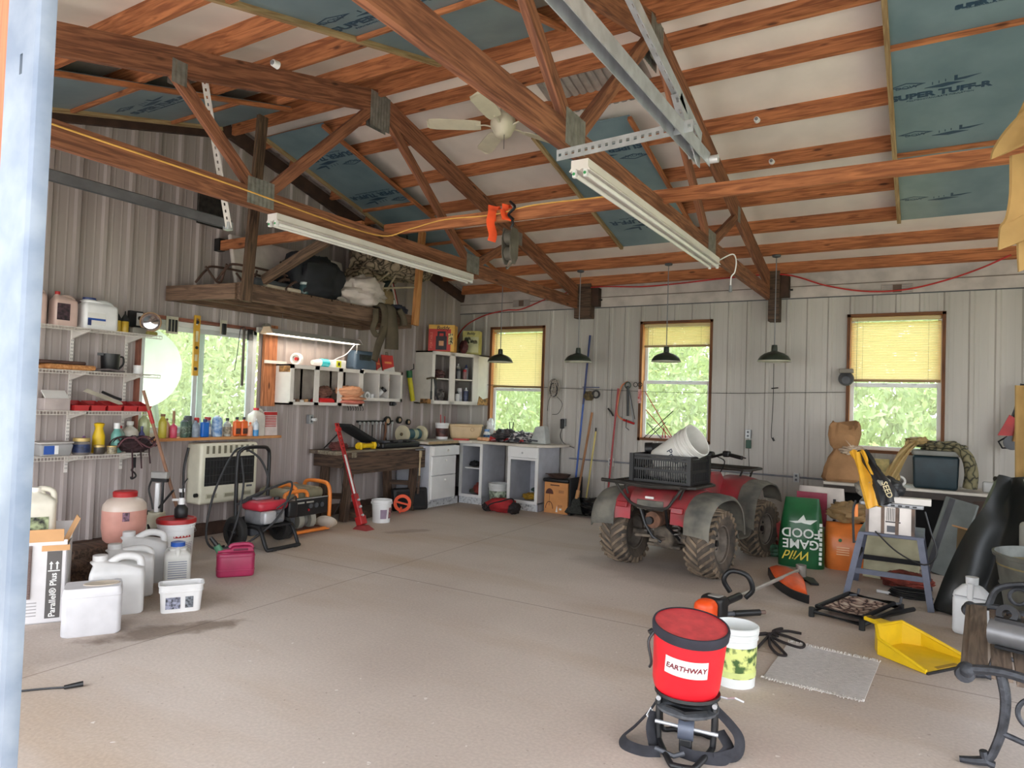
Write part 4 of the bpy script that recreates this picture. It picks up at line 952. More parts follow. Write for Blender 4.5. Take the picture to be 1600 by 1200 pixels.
t=thing('storage_tub','clear plastic tub with a blue label at the left end of the bottom wire shelf','tub',(XS+.04,2.96,z));MB().rbox(0,0,0,.105,.2,.26,.02,taper=.92).build('tub',CLP,t);MB().rbox(0,0,.106,.118,.21,.27,.02,tz=.004).build('lid',mat('tub_lid',(200,196,192),r=.4),t);MB().cbox((.098,-.06,.055),(.004,.08,.07)).build('label_panel',BLUE,t);MB().cbox((.1,-.005,.055),(.004,.03,.07)).build('label_panel',WHITE,t);MB().rbox(0,.03,.01,.05,.15,.14,.02).build('contents',mat('tub_stuff',(150,140,136),r=.7,v=.4,s=40),t)
t=lathe_thing('jar','wide glass jar with gold lid and navy label on the bottom wire shelf','jar',(XS+.04,3.20,z),[('glass',[(0,0),(.062,0),(.068,.01),(.068,.10),(.058,.115)],mat('jar_glass',(128,122,118),r=.2,v=.2)),('lid',[(.066,.115),(.066,.142),(0,.143)],mat('lid_gold',(196,168,104),r=.4,m=.3)),('label_band',[(.069,.02),(.069,.09)],mat('navy_label',(44,60,104),r=.5,v=.3,s=40))],n=24)
t=lathe_thing('jar','short dark jar with a gold lid beside the navy labelled jar','jar',(XS+.06,3.34,z),[('glass',[(0,0),(.04,0),(.043,.006),(.043,.06)],mat('jar_dark',(70,64,60),r=.3)),('lid',[(.044,.06),(.044,.078),(0,.079)],mat('lid_gold',(196,168,104)))])
t=lathe_thing('jar','squat clear jar with ribbed sides between two jars on the bottom wire shelf','jar',(XS+.09,3.435,z),[('glass',[(0,0),(.04,0),(.042,.02),(.040,.03),(.042,.04),(.040,.05),(.042,.06)],mat('jar_rib',(150,138,110),r=.3,v=.3,s=60)),('lid',[(.043,.06),(.043,.07),(0,.071)],mat('lid_gold',(196,168,104)))])
t=thing('spray_bottle','yellow bag of seed with its top twisted on the bottom wire shelf','bag',(XS-.05,3.39,z));MB().lathe([(0,0),(.055,0),(.05,.06),(.05,.15),(.03,.22),(.045,.26),(.02,.27)],n=14).build('bag',YELLOW,t)
t.name='seed_bag'
tag(MB().lathe([(0,0),(.035,0),(.03,.07),(.01,.15)],(XS-.08,3.28,z),n=10).build('scoop',PURPLE),'small purple scoop standing behind the jars on the bottom wire shelf','scoop')
bottle('teal spray bottle with white top on the bottom wire shelf',(XS-.0,3.52,z),.27,.045,TEAL,WHITE,cap_h=.05,neck=.5)
bottle('pale teal bottle with clear shoulders behind the rope heap on the bottom wire shelf',(XS-.06,3.58,z),.24,.045,mat('pale_teal',(150,176,164),r=.3),RED,cap_h=.02)
bottle('large cloudy plastic jug above the rope heap on the bottom wire shelf',(XS-.07,3.68,z),.28,.075,mat('cloudy',(190,184,170),r=.35,v=.1),HDPE,cap_h=.03,name='jug',cat='jug')
bottle('slim navy bottle at the right end of the bottom wire shelf',(XS-.03,3.77,z),.235,.03,mat('navy_bottle',(66,70,110),r=.4),mat('navy_bottle',(66,70,110)),cap_h=.03)
t=thing('rope_heap','dark maroon heap of ropes and straps hanging off the end of the bottom wire shelf','ropes')
RM=mat('maroon_rope',(60,36,40),r=.9,v=.25);rr_=random.Random(5)
lump('heap',(XS+.06,3.65,z),(.22,.28,.15),RM,amp=.2,seed=4,parent=t)
for k in range(9):
 a=rr_.random()*6;c=Vector((XS+.06+rr_.uniform(-.05,.09),3.65+rr_.uniform(-.1,.1),z+.07))
 MB().tube([c+Vector((.07*math.cos(a+q),.11*math.sin(a+q),.05*math.sin(2*q+a)+.03))for q in[i*PI/4 for i in range(8)]],.006,n=6,closed=True,smooth=3).build('loop',mat('mauve_rope',(104,66,72),r=.9)if k%3==0 else RM,t)
for yy,l in((3.58,.22),(3.66,.14),(3.74,.10)):MB().tube([(XS+.15,yy,z+.04),(SX+.02,yy,z-.02),(SX+.022,yy+.01,z-l)],.007,n=6,smooth=3).build('strap_end',RM,t)
settle(t)
t=thing('hook_chain','black hook and shackle hanging under the bottom wire shelf','hook');MB().box(SX-.06,SX-.052,3.63,3.66,.78,.90).build('strap',BLACKM,t)
MB().tube([(SX-.056,3.645,.79),(SX-.056,3.625,.76),(SX-.056,3.655,.73),(SX-.056,3.665,.70),(SX-.056,3.63,.68),(SX-.056,3.62,.70)],.008,n=6,smooth=4).build('hook',DKMET,t);settle(t)
pa,pb=atz(268,812,.0),atx(224,610,SX+.06)
t=thing('long_pole','brown wooden pole with a red band leaning on the wire shelves','pole')
pa=Vector((-5.95,4.06,.0));pb=atx(224,610,SX+.05)
MB().cyl(pa,pb,.016,.014,n=12).build('pole',mat('pole_brown',(142,104,82),r=.7,v=.2,s=5),t)
q0,q1=pa.lerp(pb,.80),pa.lerp(pb,.88);MB().cyl(q0,q1,.018,n=12).build('red_band',RED,t);settle(t)
ZS=LW[2]+.003
def sy(px,X=XL+.08):return atx(px,680,X).y
xs=XL+.085
OC=mat('ochre_bottle',(186,172,60),r=.4,v=.12);DGR=mat('dark_green_can',(70,96,84),r=.4,v=.2,s=30);PINK=mat('pink_red',(196,70,96),r=.35,v=.1)
GRYB=mat('grey_blue_can',(140,152,166),r=.35,v=.15,s=30);WBL=mat('white_blue_can',(176,196,214),r=.35,v=.2,s=26,c2=(70,120,180));CLB=mat('clear_bottle',(180,180,172),r=.2,v=.2,s=40)
ORB=mat('orange_bottle',(232,110,50),r=.4,v=.08);BRB=mat('brown_label',(92,58,46),r=.6,v=.2,s=40)
def tri(lb,px,h,d):
 t=thing('spray_bottle',lb,'bottle',(xs+.02,sy(px),ZS));MB().lathe([(0,0),(.034,0),(.036,.005),(.036,.12),(.015,.155),(.014,.17)],n=18).build('body',GRYB,t);MB().cbox((.01,0,.185),(.06,.025,.03)).build('trigger_head',RED,t,bev=.006);MB().cbox((.035,0,.165),(.008,.014,.03)).build('trigger',RED,t)
bottle('pale olive glass bottle at the left end of the window sill',(xs-.02,sy(226),ZS),.26,.05,mat('olive_glass',(176,184,140),r=.25,v=.1),mat('olive_glass',(176,184,140)),cap_h=.03)
bottle('tall olive yellow bottle on the window sill',(xs+.02,sy(251),ZS),.235,.038,OC,mat('brown_cap',(130,92,60),r=.5),cap_h=.02,neck=.5)
bottle('squat clear bottle with dark cap behind the red bottle on the sill',(xs-.03,sy(262),ZS),.19,.03,mat('amber_clear',(196,150,120),r=.3),mat('brown_cap',(130,92,60)),cap_h=.018)
bottle('pink red bottle with long pale neck on the window sill',(xs+.02,sy(268),ZS),.265,.036,PINK,mat('tan_cap',(160,120,90),r=.5),cap_h=.12,neck=.32)
for px,lb in((285,'dark green spray can, left of the pair on the sill'),(296,'dark green spray can with tall cap, right of the pair on the sill')):can(lb,(xs+(.02 if px==285 else-.04),sy(px),ZS),.20 if px==285 else .215,.038,DGR,GREYD,band=mat('green_label',(120,140,120),r=.5,v=.4,s=50),domed=px!=285)
tri('blue grey spray bottle with a red trigger on the sill',303,.2,0)
t=thing('fuel_bottle','bright blue flat bottle on the window sill','bottle',(xs+.05,sy(314),ZS));MB().rbox(0,0,0,.155,.05,.08,.012).build('body',mat('bright_blue',(30,104,196),r=.35,v=.1),t);MB().lathe([(.018,.155),(.018,.185),(0,.186)],n=12).build('cap',BLUED,t)
bottle('grey can with red cap on the window sill',(xs-.01,sy(324),ZS),.205,.036,GRYB,RED,cap_h=.03,neck=.75,band=LABELW)
t=thing('paint_can','wide white and blue can on the window sill','can',(xs+.01,sy(337),ZS));MB().lathe([(0,0),(.052,0),(.054,.005),(.054,.17),(.04,.20),(.02,.21)],n=24).build('body',WBL,t);MB().lathe([(.022,.205),(.022,.222),(0,.223)],n=14).build('cap',WHITE,t)
bottle('clear bottle with black cap left of the orange bottles on the sill',(xs+.01,sy(353),ZS),.195,.042,CLB,BLACK,cap_h=.025,band=mat('beige_label',(176,160,136),r=.6,v=.3,s=40))
for px,lb in((366,'left of the two flat orange bottles with black caps on the sill'),(377,'right of the two flat orange bottles with black caps on the sill')):
 t=thing('cleaner_bottle',lb,'bottle',(xs+.03,sy(px),ZS),R(4),'orange bottles on the sill');MB().rbox(0,0,0,.165,.05,.088,.02,taper=.95).build('body',ORB,t);MB().lathe([(.013,.16),(.013,.178)],n=12).build('neck',ORB,t);MB().lathe([(.016,.178),(.016,.205),(0,.206)],n=12).build('cap',BLACK,t);MB().cbox((.0265,0,.055),(.002,.06,.06)).build('label_panel',BRB,t)
bottle('small orange and white bottle beside the two flat orange ones on the sill',(xs+.05,sy(385),ZS),.15,.03,mat('orange_white',(226,170,140),r=.4),ORB,cap_h=.02)
bottle('clear water bottle with blue liquid on the sill',(xs+.07,sy(392),ZS),.19,.032,mat('water_clear',(196,206,214),r=.15),WHITE,cap_h=.015,band=mat('blue_liquid',(60,140,200),r=.3),bandz=(.0,.38))
t=jug('clear plastic gallon jug with white handle at the right end of the sill',(xs+.01,sy(398),ZS),R(90),.16,.14,.29,mat('clear_gallon',(206,200,190),r=.25,v=.08),REDP,arch=True,capoff=-.05)
t=thing('notice_card','red and white notice card leaning at the right end of the sill','card');yy=sy(411)
MB().cbox((XL+.13,yy+.05,ZS+.135),(.004,.19,.27),Euler((0,R(-4),0))).build('card',mat('card_white',(214,200,196),r=.7),t)
b=MB()
for k in range(11):b.cbox((XL+.1335,yy+.05,ZS+.03+k*.018),(.002,.16,.009),Euler((0,R(-4),0)))
b.cbox((XL+.1335,yy+.05,ZS+.245),(.002,.18,.035),Euler((0,R(-4),0)));b.build('printed_lines',RED,t,sm=False);settle(t)
def hung(name,label,cat,px,py,fn):
 p=atx(px,py,XL+.07);t=thing(name,label,cat,tuple(p));fn(t);return t
t=hung('tool_card','blister card of small black tools hung at the window head','tool card',269,508,lambda t:(MB().cbox((0,0,0),(.006,.125,.17)).build('card',mat('card_pale',(196,190,170),r=.6),t),MB().cbox((.008,-.03,-.005),(.01,.02,.12)).build('tool',DKMET,t),MB().cbox((.008,.005,-.005),(.01,.02,.12)).build('tool',DKMET,t),MB().cbox((.008,.038,-.005),(.01,.02,.12)).build('tool',DKMET,t)))
t=thing('spirit_level','yellow spirit level hung upright on the window frame','level');p0,p1=atx(308,493,XL+.06),atx(304,587,XL+.06);cy=(p0.y+p1.y)/2
LY=mat('level_yellow',(206,158,50),r=.45,v=.08)
b=MB().box(XL+.05,XL+.075,cy-.03,cy-.018,p1.z,p0.z).box(XL+.05,XL+.075,cy+.018,cy+.03,p1.z,p0.z)
for a,c in((p0.z-.03,p0.z),(p0.z-.16,p0.z-.10),(p0.z-.40,p0.z-.27),(p1.z,p1.z+.05),(p1.z+.09,p1.z+.15)):b.box(XL+.05,XL+.075,cy-.018,cy+.018,a,c)
b.build('frame',LY,t,sm=False)
for a,c in((p0.z-.27,p0.z-.16),(p1.z+.15,p1.z+.30)):MB().box(XL+.055,XL+.07,cy-.018,cy+.018,a,c).build('web_insert',mat('level_pale',(224,214,176),r=.5),t)
for zz in(p0.z-.07,p0.z-.33,p1.z+.07):MB().cyl((XL+.048,cy,zz),(XL+.08,cy,zz),.016,n=14).build('vial',DKMET,t)
settle(t)
t=hung('padlock_pack','small black item on a white hang card at the window head','hang card',349,513,lambda t:(MB().cbox((0,0,.01),(.004,.08,.15)).build('card',mat('card_pale',(196,190,170)),t),MB().rbox(.014,0,-.07,.05,.02,.05,.008).build('item',BLACK,t)))
t=hung('hex_keys','black strip tool with clips hung at the right of the window','tool',384,520,lambda t:(MB().cbox((0,-.02,-.27),(.012,.028,.62)).build('strip',mat('strip_dark',(84,78,72),r=.6),t),MB().cbox((.01,.05,-.02),(.03,.05,.12)).build('clip',BLACK,t),MB().tube([(.01,-.06,.05),(.01,-.08,.02),(.01,-.10,-.2),(.01,-.13,-.42)],.004,n=6,smooth=4).build('wire',DKMET,t),MB().tube([(.01,-.06,.05),(.01,-.03,.06),(.01,.0,.02)],.004,n=6,smooth=4).build('wire',DKMET,t)))
t=hung('tape_reel','grey round reel fixed at the right end of the window head','reel',414,513,lambda t:(MB().cyl((0,0,0),(.05,0,0),.055,n=24).build('reel',mat('reel_grey',(128,122,112),r=.5,v=.1),t),MB().cyl((.05,0,0),(.056,0,0),.025,n=16).build('hub',BLACK,t),MB().cbox((.02,-.07,-.03),(.03,.1,.06)).build('bracket',mat('bracket_pale',(190,186,178),r=.5),t)))
hy0,hy1,hz0,hz1=4.33,5.02,.36,.975
t=thing('gas_heater','cream gas wall heater with black grille below the shop window','heater',(XL+.02,(hy0+hy1)/2,hz0))
hw,hh,hd=hy1-hy0,hz1-hz0,.24
b=MB();b.rbox(hd/2,0,0,hh,hd,hw,.03);b.build('casing',CREAM,t)
b=MB();g0,g1=hh*.30,hh*.77
b.box(hd-.002,hd+.003,-hw/2+.05,hw/2-.05,g0,g1);b.build('grille_recess',BLACK,t)
b=MB()
for k in range(4):zz=g0+.03+k*(g1-g0-.06)/3;b.cyl((hd+.006,-hw/2+.05,zz),(hd+.006,hw/2-.05,zz),.0025,n=5)
for k in range(16):yy=-hw/2+.07+k*(hw-.14)/15;b.cyl((hd+.006,yy,g0),(hd+.006,yy,g1),.0014,n=5)
b.build('guard_wires',mat('guard',(70,70,72),r=.4,m=.6),t)
DKV=mat('vent_shadow',(120,116,98),r=.7)
for k in range(9):yy=-hw/2+.075+k*(hw-.15)/8;MB().rbox(hd,yy,hh*.83,hh*.96,.006,.03,.002).build('louvre',DKV,t)
for k in range(3):
 yy=-hw*.3+k*hw*.3;o=MB().cbox((hd+.001,yy,hh*.13),(.006,.13,.05)).build('lower_vent',mat('vent_cream',(196,192,168),r=.5),t,bev=.012)
 b=MB()
 for q in range(7):b.cbox((hd+.005,yy-.045+q*.015,hh*.13),(.004,.006,.03))
 b.build('vent_slots',DKV,t,sm=False)
MB().cbox((hd+.002,hw*.35,hh*.25),(.004,.07,.02)).build('name_plate',GREYD,t)
MB().cyl((hd-.02,-hw/2-.01,.1),(hd-.02,-hw/2-.04,.1),.02,n=14).build('gas_knob',BLACK,t)
MB().tube([(.06,-hw/2-.02,hh*.92),(.05,-hw/2-.05,hh*.6),(.05,-hw/2-.05,.2),(.05,-hw/2-.04,-.15)],.012,n=8,smooth=4).build('gas_pipe',DKMET,t)
def wallbox(label,loc,rot,twist=True,m=GREY):
 t=thing('outlet_box',label,'outlet box',loc,R(rot),'outlet boxes on the walls');MB().box(0,.05,-.035,.035,-.055,.055).build('box',m,t,bev=.005);MB().cbox((.051,0,0),(.004,.062,.105)).build('cover',mat('cover_grey',(176,178,178),r=.4,m=.3),t)
 for s_ in(-1,1):MB().cyl((.052,0,s_*.024),(.056,0,s_*.024),.014,n=12).build('socket',GREYD,t)
 return t
p=atx(482,655,XL+.02);o=wallbox('grey outlet box on the left wall under the white shelf',tuple(p),0);MB().cyl((.05,.02,.0),(.1,.03,0),.02,n=10).build('plug',WHITE,o)
JUGW=translucent('jug_white',(214,212,210),t=.12,r=.45,v=.05)
r_=Vector((-4.70,2.35));dl=Vector((-.51,-.86)).normalized();db=Vector((-.86,.51)).normalized()
ctr=r_+dl*.24+db*.19
t=thing('carton','white printed carton with torn open flaps at the left by the doorway','carton',(ctr.x,ctr.y,0),math.atan2(-dl.y,-dl.x))
CW=mat('carton_white',(206,202,202),r=.75,v=.06,s=5);cw,cd_,ch=.48,.38,.58
b=MB();th=.006
b.box(-cw/2,cw/2,-cd_/2,-cd_/2+th,0,ch-.06).box(-cw/2,cw/2,cd_/2-th,cd_/2,0,ch).box(-cw/2,-cw/2+th,-cd_/2,cd_/2,0,ch).box(cw/2-th,cw/2,-cd_/2,cd_/2,0,ch-.12).box(-cw/2,cw/2,-cd_/2,cd_/2,0,.006)
b.build('box',[CW],t,sm=False)
MB().cbox((.12,-cd_/2-.005,ch-.03),(.20,.005,.08),Euler((R(8),0,0))).build('torn_flap',CARD,t);MB().cbox((cw/2+.01,-.06,ch-.02),(.005,.16,.18),Euler((0,R(24),R(10)))).build('side_flap',CARD,t);MB().cbox((cw/2-.06,-cd_/2-.003,ch-.11),(.15,.005,.035)).build('torn_edge',CARD,t)
MB().cbox((0,.02,ch-.13),(cw-.03,cd_-.03,.004)).build('inner_card',CARD,t)
PD=mat('print_dark',(84,80,78),r=.7,v=.05)
MB().box(cw/2-.105,cw/2-.025,-cd_/2-.002,-cd_/2,.03,ch-.13).build('printed_band',PD,t,sm=False)
mt=frame((cw/2-.065,-cd_/2-.003,.16),(0,0,1),(-1,0,0));text('Parallel® Plus',.050,LABELW,t,mt@T(.015,0,0),bold=.0008)
b=MB()
for dx in(-.016,.016):b.box(cw/2-.065+dx-.004,cw/2-.065+dx+.004,-cd_/2-.0035,-cd_/2-.002,.335,.375).prism([(cw/2-.065+dx-.011,.37),(cw/2-.065+dx+.011,.37),(cw/2-.065+dx,.387)],-cd_/2-.0035,-cd_/2-.002,'y')
b.box(cw/2-.097,cw/2-.033,-cd_/2-.0035,-cd_/2-.002,.324,.33);b.build('arrow_marks',LABELW,t,sm=False)
b=MB()
for k in range(5):b.box(-.05,.09,-cd_/2-.0025,-cd_/2,.05+k*.02,.055+k*.02)
b.build('printed_lines',mat('print_grey',(150,146,146),r=.7),t,sm=False)
b=MB()
for k in range(22):b.box(-.19,.05,-cd_/2-.018,-cd_/2-.001,.17+k*.014,.18+k*.014)
b.box(-.2,.055,-cd_/2-.012,-cd_/2-.001,.16,.49);b.build('louvre_panel',mat('louvre_brown',(112,92,86),r=.7,v=.12),t,sm=False)
jl=ctr+db*.0
t=jug('tall off white jug with broken cap standing in the torn carton',(ctr.x-.02,ctr.y+.06,ch-.125),R(64),.22,.17,.36,mat('jug_ivory',(206,200,184),r=.45,v=.08),mat('cap_ivory',(220,214,204),r=.4),capoff=-.02,arch=True)
MB().cbox((.02,-.087,.12),(.10,.003,.14)).build('label_panel',mat('green_print',(150,160,120),r=.6,v=.5,s=30),t)
for i,(x,y,rz,sc_,arch,lb)in enumerate(((-4.39,2.36,60,.95,False,'square white jug nearest the doorway in the row of jugs'),(-4.66,2.66,58,.98,True,'square white jug with white arched handle, second in the row of jugs'),(-4.98,2.93,58,.95,False,'square white jug third in the row, behind the arched handle one'),(-5.26,3.2,56,1.0,True,'square white jug farthest back in the row, below the pink jar'))):
 o=jug(lb,(x,y,0),R(rz),.33*sc_,.235*sc_,.37*sc_,JUGW if i else mat('jug_grey',(200,198,200),r=.45,v=.06),JUGW,name='square_jug',group='square white jugs',arch=arch,capoff=-.33,cap_r=.045,cap_h=.03,low=i==0)
tag(MB().rbox(-5.72,3.2,0,.245,.28,.75,.03).build('timber_block',WOODB),'dark timber block on the floor under the big pink jar','block')
t=thing('big_jar','big round jar with red lid half full of pink liquid','jar',(-5.66,3.26,.247))
PK=mat('pink_liquid',(210,152,138),r=.35,v=.06)
JARP=mat('jar_plastic',(208,190,176),r=.35,v=.05)
MB().lathe([(0,0),(.13,0),(.15,.02),(.165,.12),(.165,.26)],n=32).build('liquid_part',PK,t)
MB().lathe([(.165,.26),(.16,.30),(.13,.34),(.085,.36),(.08,.375)],n=32,cap=False).build('shoulder',JARP,t)
MB().lathe([(.09,.365),(.092,.40),(.085,.41),(0,.41)],n=28).build('lid',RED,t)
MB().cbox((.155,-.075,.22),(.004,.05,.07),Euler((0,0,R(-26)))).build('ink_mark',mat('ink_mauve',(150,110,130),r=.6,v=.5,s=60),t)
b=lump('timber_scrap',(-5.5,2.72,0),(.28,.7,.2),WOODB,amp=.2,seed=33,label='dark heap of wood scrap on the floor between the carton and the wall',cat='wood')
t=pail('white pail with red lid and printed label near the wall heater',(-5.62,3.70,0),.37,.15,WHITE,rz=R(20),lid=RED,band=LABELW,ribs=2,handle_dn=True)
b=MB()
for k in range(9):a0,a1=R(-80),R(10);b.sheet(lambda u,v:((.1385+.0002*k)*1.015*math.cos(a0+(a1-a0)*u),.1385*1.015*math.sin(a0+(a1-a0)*u),.085+k*.014+.006*v),8,1)
b.build('printed_lines',mat('print_mauve',(150,130,150),r=.7),t,sm=False)
b=MB().sheet(lambda u,v:(.1445*math.cos(R(-60)+R(60)*u),.1445*math.sin(R(-60)+R(60)*u),.232+.02*v),8,1);b.build('title_line',RED,t,sm=False)
t=thing('torch','black bottled hand sprayer standing on the red pail lid','sprayer',(-5.62,3.74,.387))
MB().lathe([(0,0),(.05,0),(.055,.01),(.055,.075),(.03,.11),(.022,.12)],n=20).build('bottle',BLACK,t);MB().lathe([(.028,.11),(.028,.155),(.02,.17),(0,.171)],n=14).build('collar',WHITE,t);MB().cyl((0,0,.15),(.0,-.085,.16),.011,n=8).build('nozzle',WHITE,t);MB().cyl((0,0,.17),(0,0,.25),.018,n=10).build('pump',BLACK,t);MB().cbox((0,0,.235),(.03,.04,.03)).build('tag',WHITE,t);MB().tube([(0,0,.25),(0,.02,.30),(0,.05,.335)],.006,n=6).build('lever',DKMET,t)
t=jug('translucent jug with blue lid and text label behind the white tub',(-4.98,3.30,0),R(-32),.27,.19,.31,HDPE,BLUE,capoff=.15,cap_r=.052,cap_h=.03)
b=MB()
for k in range(9):b.cbox((.13,-.0,.06+k*.017),(.014,.13,.006))
b.build('printed_lines',mat('print_blue_grey',(130,134,150),r=.7),t,sm=False)
t=thing('square_tub','open white plastic tub with printed labels in front of the blue lidded jug','tub',(-4.36,2.93,0),R(58))
b=MB();ow,od,oh=.27,.15,.185
def rr4(sx,sy,z,rd=.035,k=5):
 out=[]
 for qx,qy,a0 in((1,1,0),(-1,1,90),(-1,-1,180),(1,-1,270)):
  for i in range(k+1):a=R(a0+90*i/k);out.append((qx*(sx/2-rd)+rd*math.cos(a),qy*(sy/2-rd)+rd*math.sin(a),z))
 return out
b.loft([rr4(ow*.9,od*.88,.008),rr4(ow*.9,od*.88,0),rr4(ow*.97,od*.96,oh*.72),rr4(ow*1.02,od*1.02,oh*.73),rr4(ow*1.02,od*1.02,oh*.80),rr4(ow,od,oh*.81),rr4(ow*1.0,od*1.0,oh*.95),rr4(ow*1.05,od*1.06,oh*.955),rr4(ow*1.05,od*1.06,oh),rr4(ow*.97,od*.95,oh),rr4(ow*.87,od*.82,.012),rr4(ow*.02,od*.02,.012,.001)])
b.build('tub',mat('tub_white',(216,214,212),r=.45,v=.05),t)
MB().cbox((-.05,-.0715,.07),(.09,.002,.085),Euler((R(-3),0,0))).build('label_panel',mat('tub_label',(150,152,170),r=.7,v=.4,s=60),t);MB().cbox((.05,-.0715,.07),(.05,.002,.08),Euler((R(-3),0,0))).build('label_panel',mat('tub_label2',(120,124,130),r=.7,v=.4,s=60),t)
MB().loft([rr4(ow*.9,od*.86,oh*.45),rr4(ow*.9,od*.86,oh*.44)]).build('dried_residue',mat('residue',(186,164,130),r=.9,v=.2),t)
t=thing('pump_sprayer','cream garden pump sprayer with black T handle by the wall','sprayer',(-5.95,3.72,0),R(20))
TK=mat('sprayer_cream',(196,190,166),r=.45,v=.08)
MB().lathe([(0,0),(.10,0),(.115,.02),(.115,.28),(.09,.35),(.07,.38),(.07,.40)],n=26).build('tank',TK,t);MB().lathe([(.12,0),(.125,.03),(.118,.06)],n=26,cap=False).build('base_ring',BLACK,t)
MB().cyl((0,0,.39),(0,0,.66),.022,n=12).build('pump_tube',WHITE,t);MB().cyl((.05,0,.38),(.05,0,.68),.012,n=8).build('pump_rod',BLACK,t);MB().box(-.06,.10,-.02,.02,.67,.70).build('handle',BLACK,t,bev=.006);MB().box(-.06,.10,-.024,.024,.70,.76).build('grip',mat('grip_grey',(150,148,144),r=.5),t,bev=.008)
MB().cbox((.09,0,.52),(.012,.02,.22),Euler((0,R(40),0))).build('wand',BLACK,t);MB().tube([(0,-.1,.3),(.08,-.16,.2),(.14,-.1,.12),(.10,-.02,.22)],.011,n=8,smooth=5).build('hose',BLACK,t)
MB().tube([(-.06,0,.70),(-.09,0,.6),(-.06,0,.5),(-.04,0,.42)],.008,n=6,smooth=4).build('strap',BLACK,t);MB().lathe([(.03,.36),(.035,.40),(0,.41)],(-.1,0,0),n=12).build('filler_cap',BLACK,t)
t=thing('fuel_can','dark pink red plastic fuel can on the open floor','fuel can',(-4.86,3.74,0),R(55))
MAG=mat('fuel_red',(156,40,78),r=.4,v=.1)
MB().rbox(0,0,0,.195,.29,.17,.04,tz=.02).build('body',MAG,t)
b=MB();b.prism([(-.14,.19),(.14,.19),(.135,.215),(.12,.235),(-.02,.235),(-.05,.215),(-.14,.21)],-.035,.035,'y');o=b.build('top',MAG,t,bev=.01)
MB().cbox((.035,0,.213),(.12,.075,.022)).build('handle_gap',mat('fuel_dark',(96,24,50),r=.6),t,bev=.008);MB().tube([(-.05,0,.225),(-.02,0,.248),(.10,0,.248),(.13,0,.215)],.016,n=10,smooth=4).build('handle',MAG,t)
for zz in(.05,.16):MB().rbox(0,0,zz,zz+.012,.296,.176,.042,tz=.004).build('rib',MAG,t)
MB().cyl((-.115,0,.19),(-.15,0,.25),.03,.028,n=14).build('spout_collar',mat('spout_green',(70,120,90),r=.5),t);MB().cyl((-.145,0,.245),(-.195,0,.315),.02,.014,n=12).build('spout',BLACK,t)
def wheel(parent,c,r,w,ax=(0,1,0),tire=RUBBER,hub=None,nm='wheel',spokes=5):
 """solid wheel: tyre ring as the part, hub disc as a sub-part"""
 q=Vector(ax).to_track_quat('Z','Y').to_matrix().to_4x4()
 o=MB().lathe([(r*.62,-w/2),(r*.9,-w/2),(r,-w*.3),(r,w*.3),(r*.9,w/2),(r*.62,w/2),(r*.62,-w/2)],c,n=32,axis=q,cap=False).build(nm,tire,parent)
 b=MB();b.lathe([(.0,w*.25),(r*.2,w*.34),(r*.22,w*.2),(r*.64,w*.22),(r*.64,-w*.22),(r*.22,-w*.2),(r*.2,-w*.34),(0,-w*.25)],c,n=28,axis=q)
 b.build('hub',hub or BLACK,o)
 b=MB()
 for k in range(spokes):
  a=2*PI*k/spokes;m=Matrix.Translation(c)@q@Matrix.Rotation(a,4,'Z')
  for s_ in(-1,1):b.at(m).box(r*.2,r*.6,-r*.06,r*.06,s_*w*.2-.006,s_*w*.2+.006)
 b.x=None;b.build('spoke',hub or BLACK,o,sm=False)
 return o
t=thing('pressure_washer','black and red pressure washer with hose looped over its handle','pressure washer')
px0=-5.72;ya,yb=4.44,4.86
for y,s_ in((ya-.055,1),(yb+.055,1)):wheel(t,(px0,y,.152),.152,.07)
MB().cyl((px0,ya-.09,.152),(px0,yb+.09,.152),.012,n=10).build('axle',STEEL,t)
FRM=BLACK
MB().tube([(px0-.09,ya+.02,.12),(px0-.11,ya+.02,.4),(px0-.11,ya+.02,.84),(px0-.10,ya+.05,.93),(px0-.09,ya+.12,.955),(px0-.09,yb-.12,.955),(px0-.10,yb-.05,.93),(px0-.11,yb-.02,.84),(px0-.11,yb-.02,.4),(px0-.09,yb-.02,.12)],.019,n=10,smooth=4).build('handle_frame',FRM,t)
MB().tube([(px0-.09,ya+.02,.12),(px0+.1,ya+.02,.2),(px0+.26,ya+.02,.19),(px0+.36,ya+.02,.03),(px0+.39,ya+.06,.02),(px0+.39,yb-.06,.02),(px0+.36,yb-.02,.03),(px0+.26,yb-.02,.19),(px0+.1,yb-.02,.2),(px0-.09,yb-.02,.12)],.019,n=10,smooth=4).build('foot_frame',FRM,t)
for y in(ya+.08,yb-.08):MB().cbox((px0+.39,y,.012),(.04,.05,.024)).build('rubber_foot',RUBBER,t,bev=.004)
MB().box(px0-.1,px0+.27,ya+.03,yb-.03,.20,.22).build('deck',BLACK,t)
MB().rbox(px0+.09,(ya+yb)/2,.22,.36,.26,.30,.03).build('engine_block',mat('engine_grey',(150,150,152),r=.45,m=.4,v=.15),t)
b=MB()
for k in range(6):b.box(px0+.215,px0+.235,ya+.08,yb-.12,.235+k*.02,.243+k*.02)
b.build('cooling_fins',GREY,t,sm=False)
MB().rbox(px0+.09,(ya+yb)/2,.355,.45,.30,.36,.05,tz=.035).build('engine_cover',mat('engine_red',(186,46,62),r=.4,v=.08),t)
MB().rbox(px0+.02,(ya+yb)/2-.02,.449,.475,.17,.20,.02).build('fuel_tank_top',mat('engine_top',(130,120,124),r=.5,v=.15),t)
MB().cyl((px0+.16,(ya+yb)/2+.08,.44),(px0+.16,(ya+yb)/2+.08,.475),.03,n=14).build('fuel_cap',BLACK,t)
MB().rbox(px0+.16,yb+.02,.26,.42,.16,.12,.02).build('muffler_box',BLACK,t)
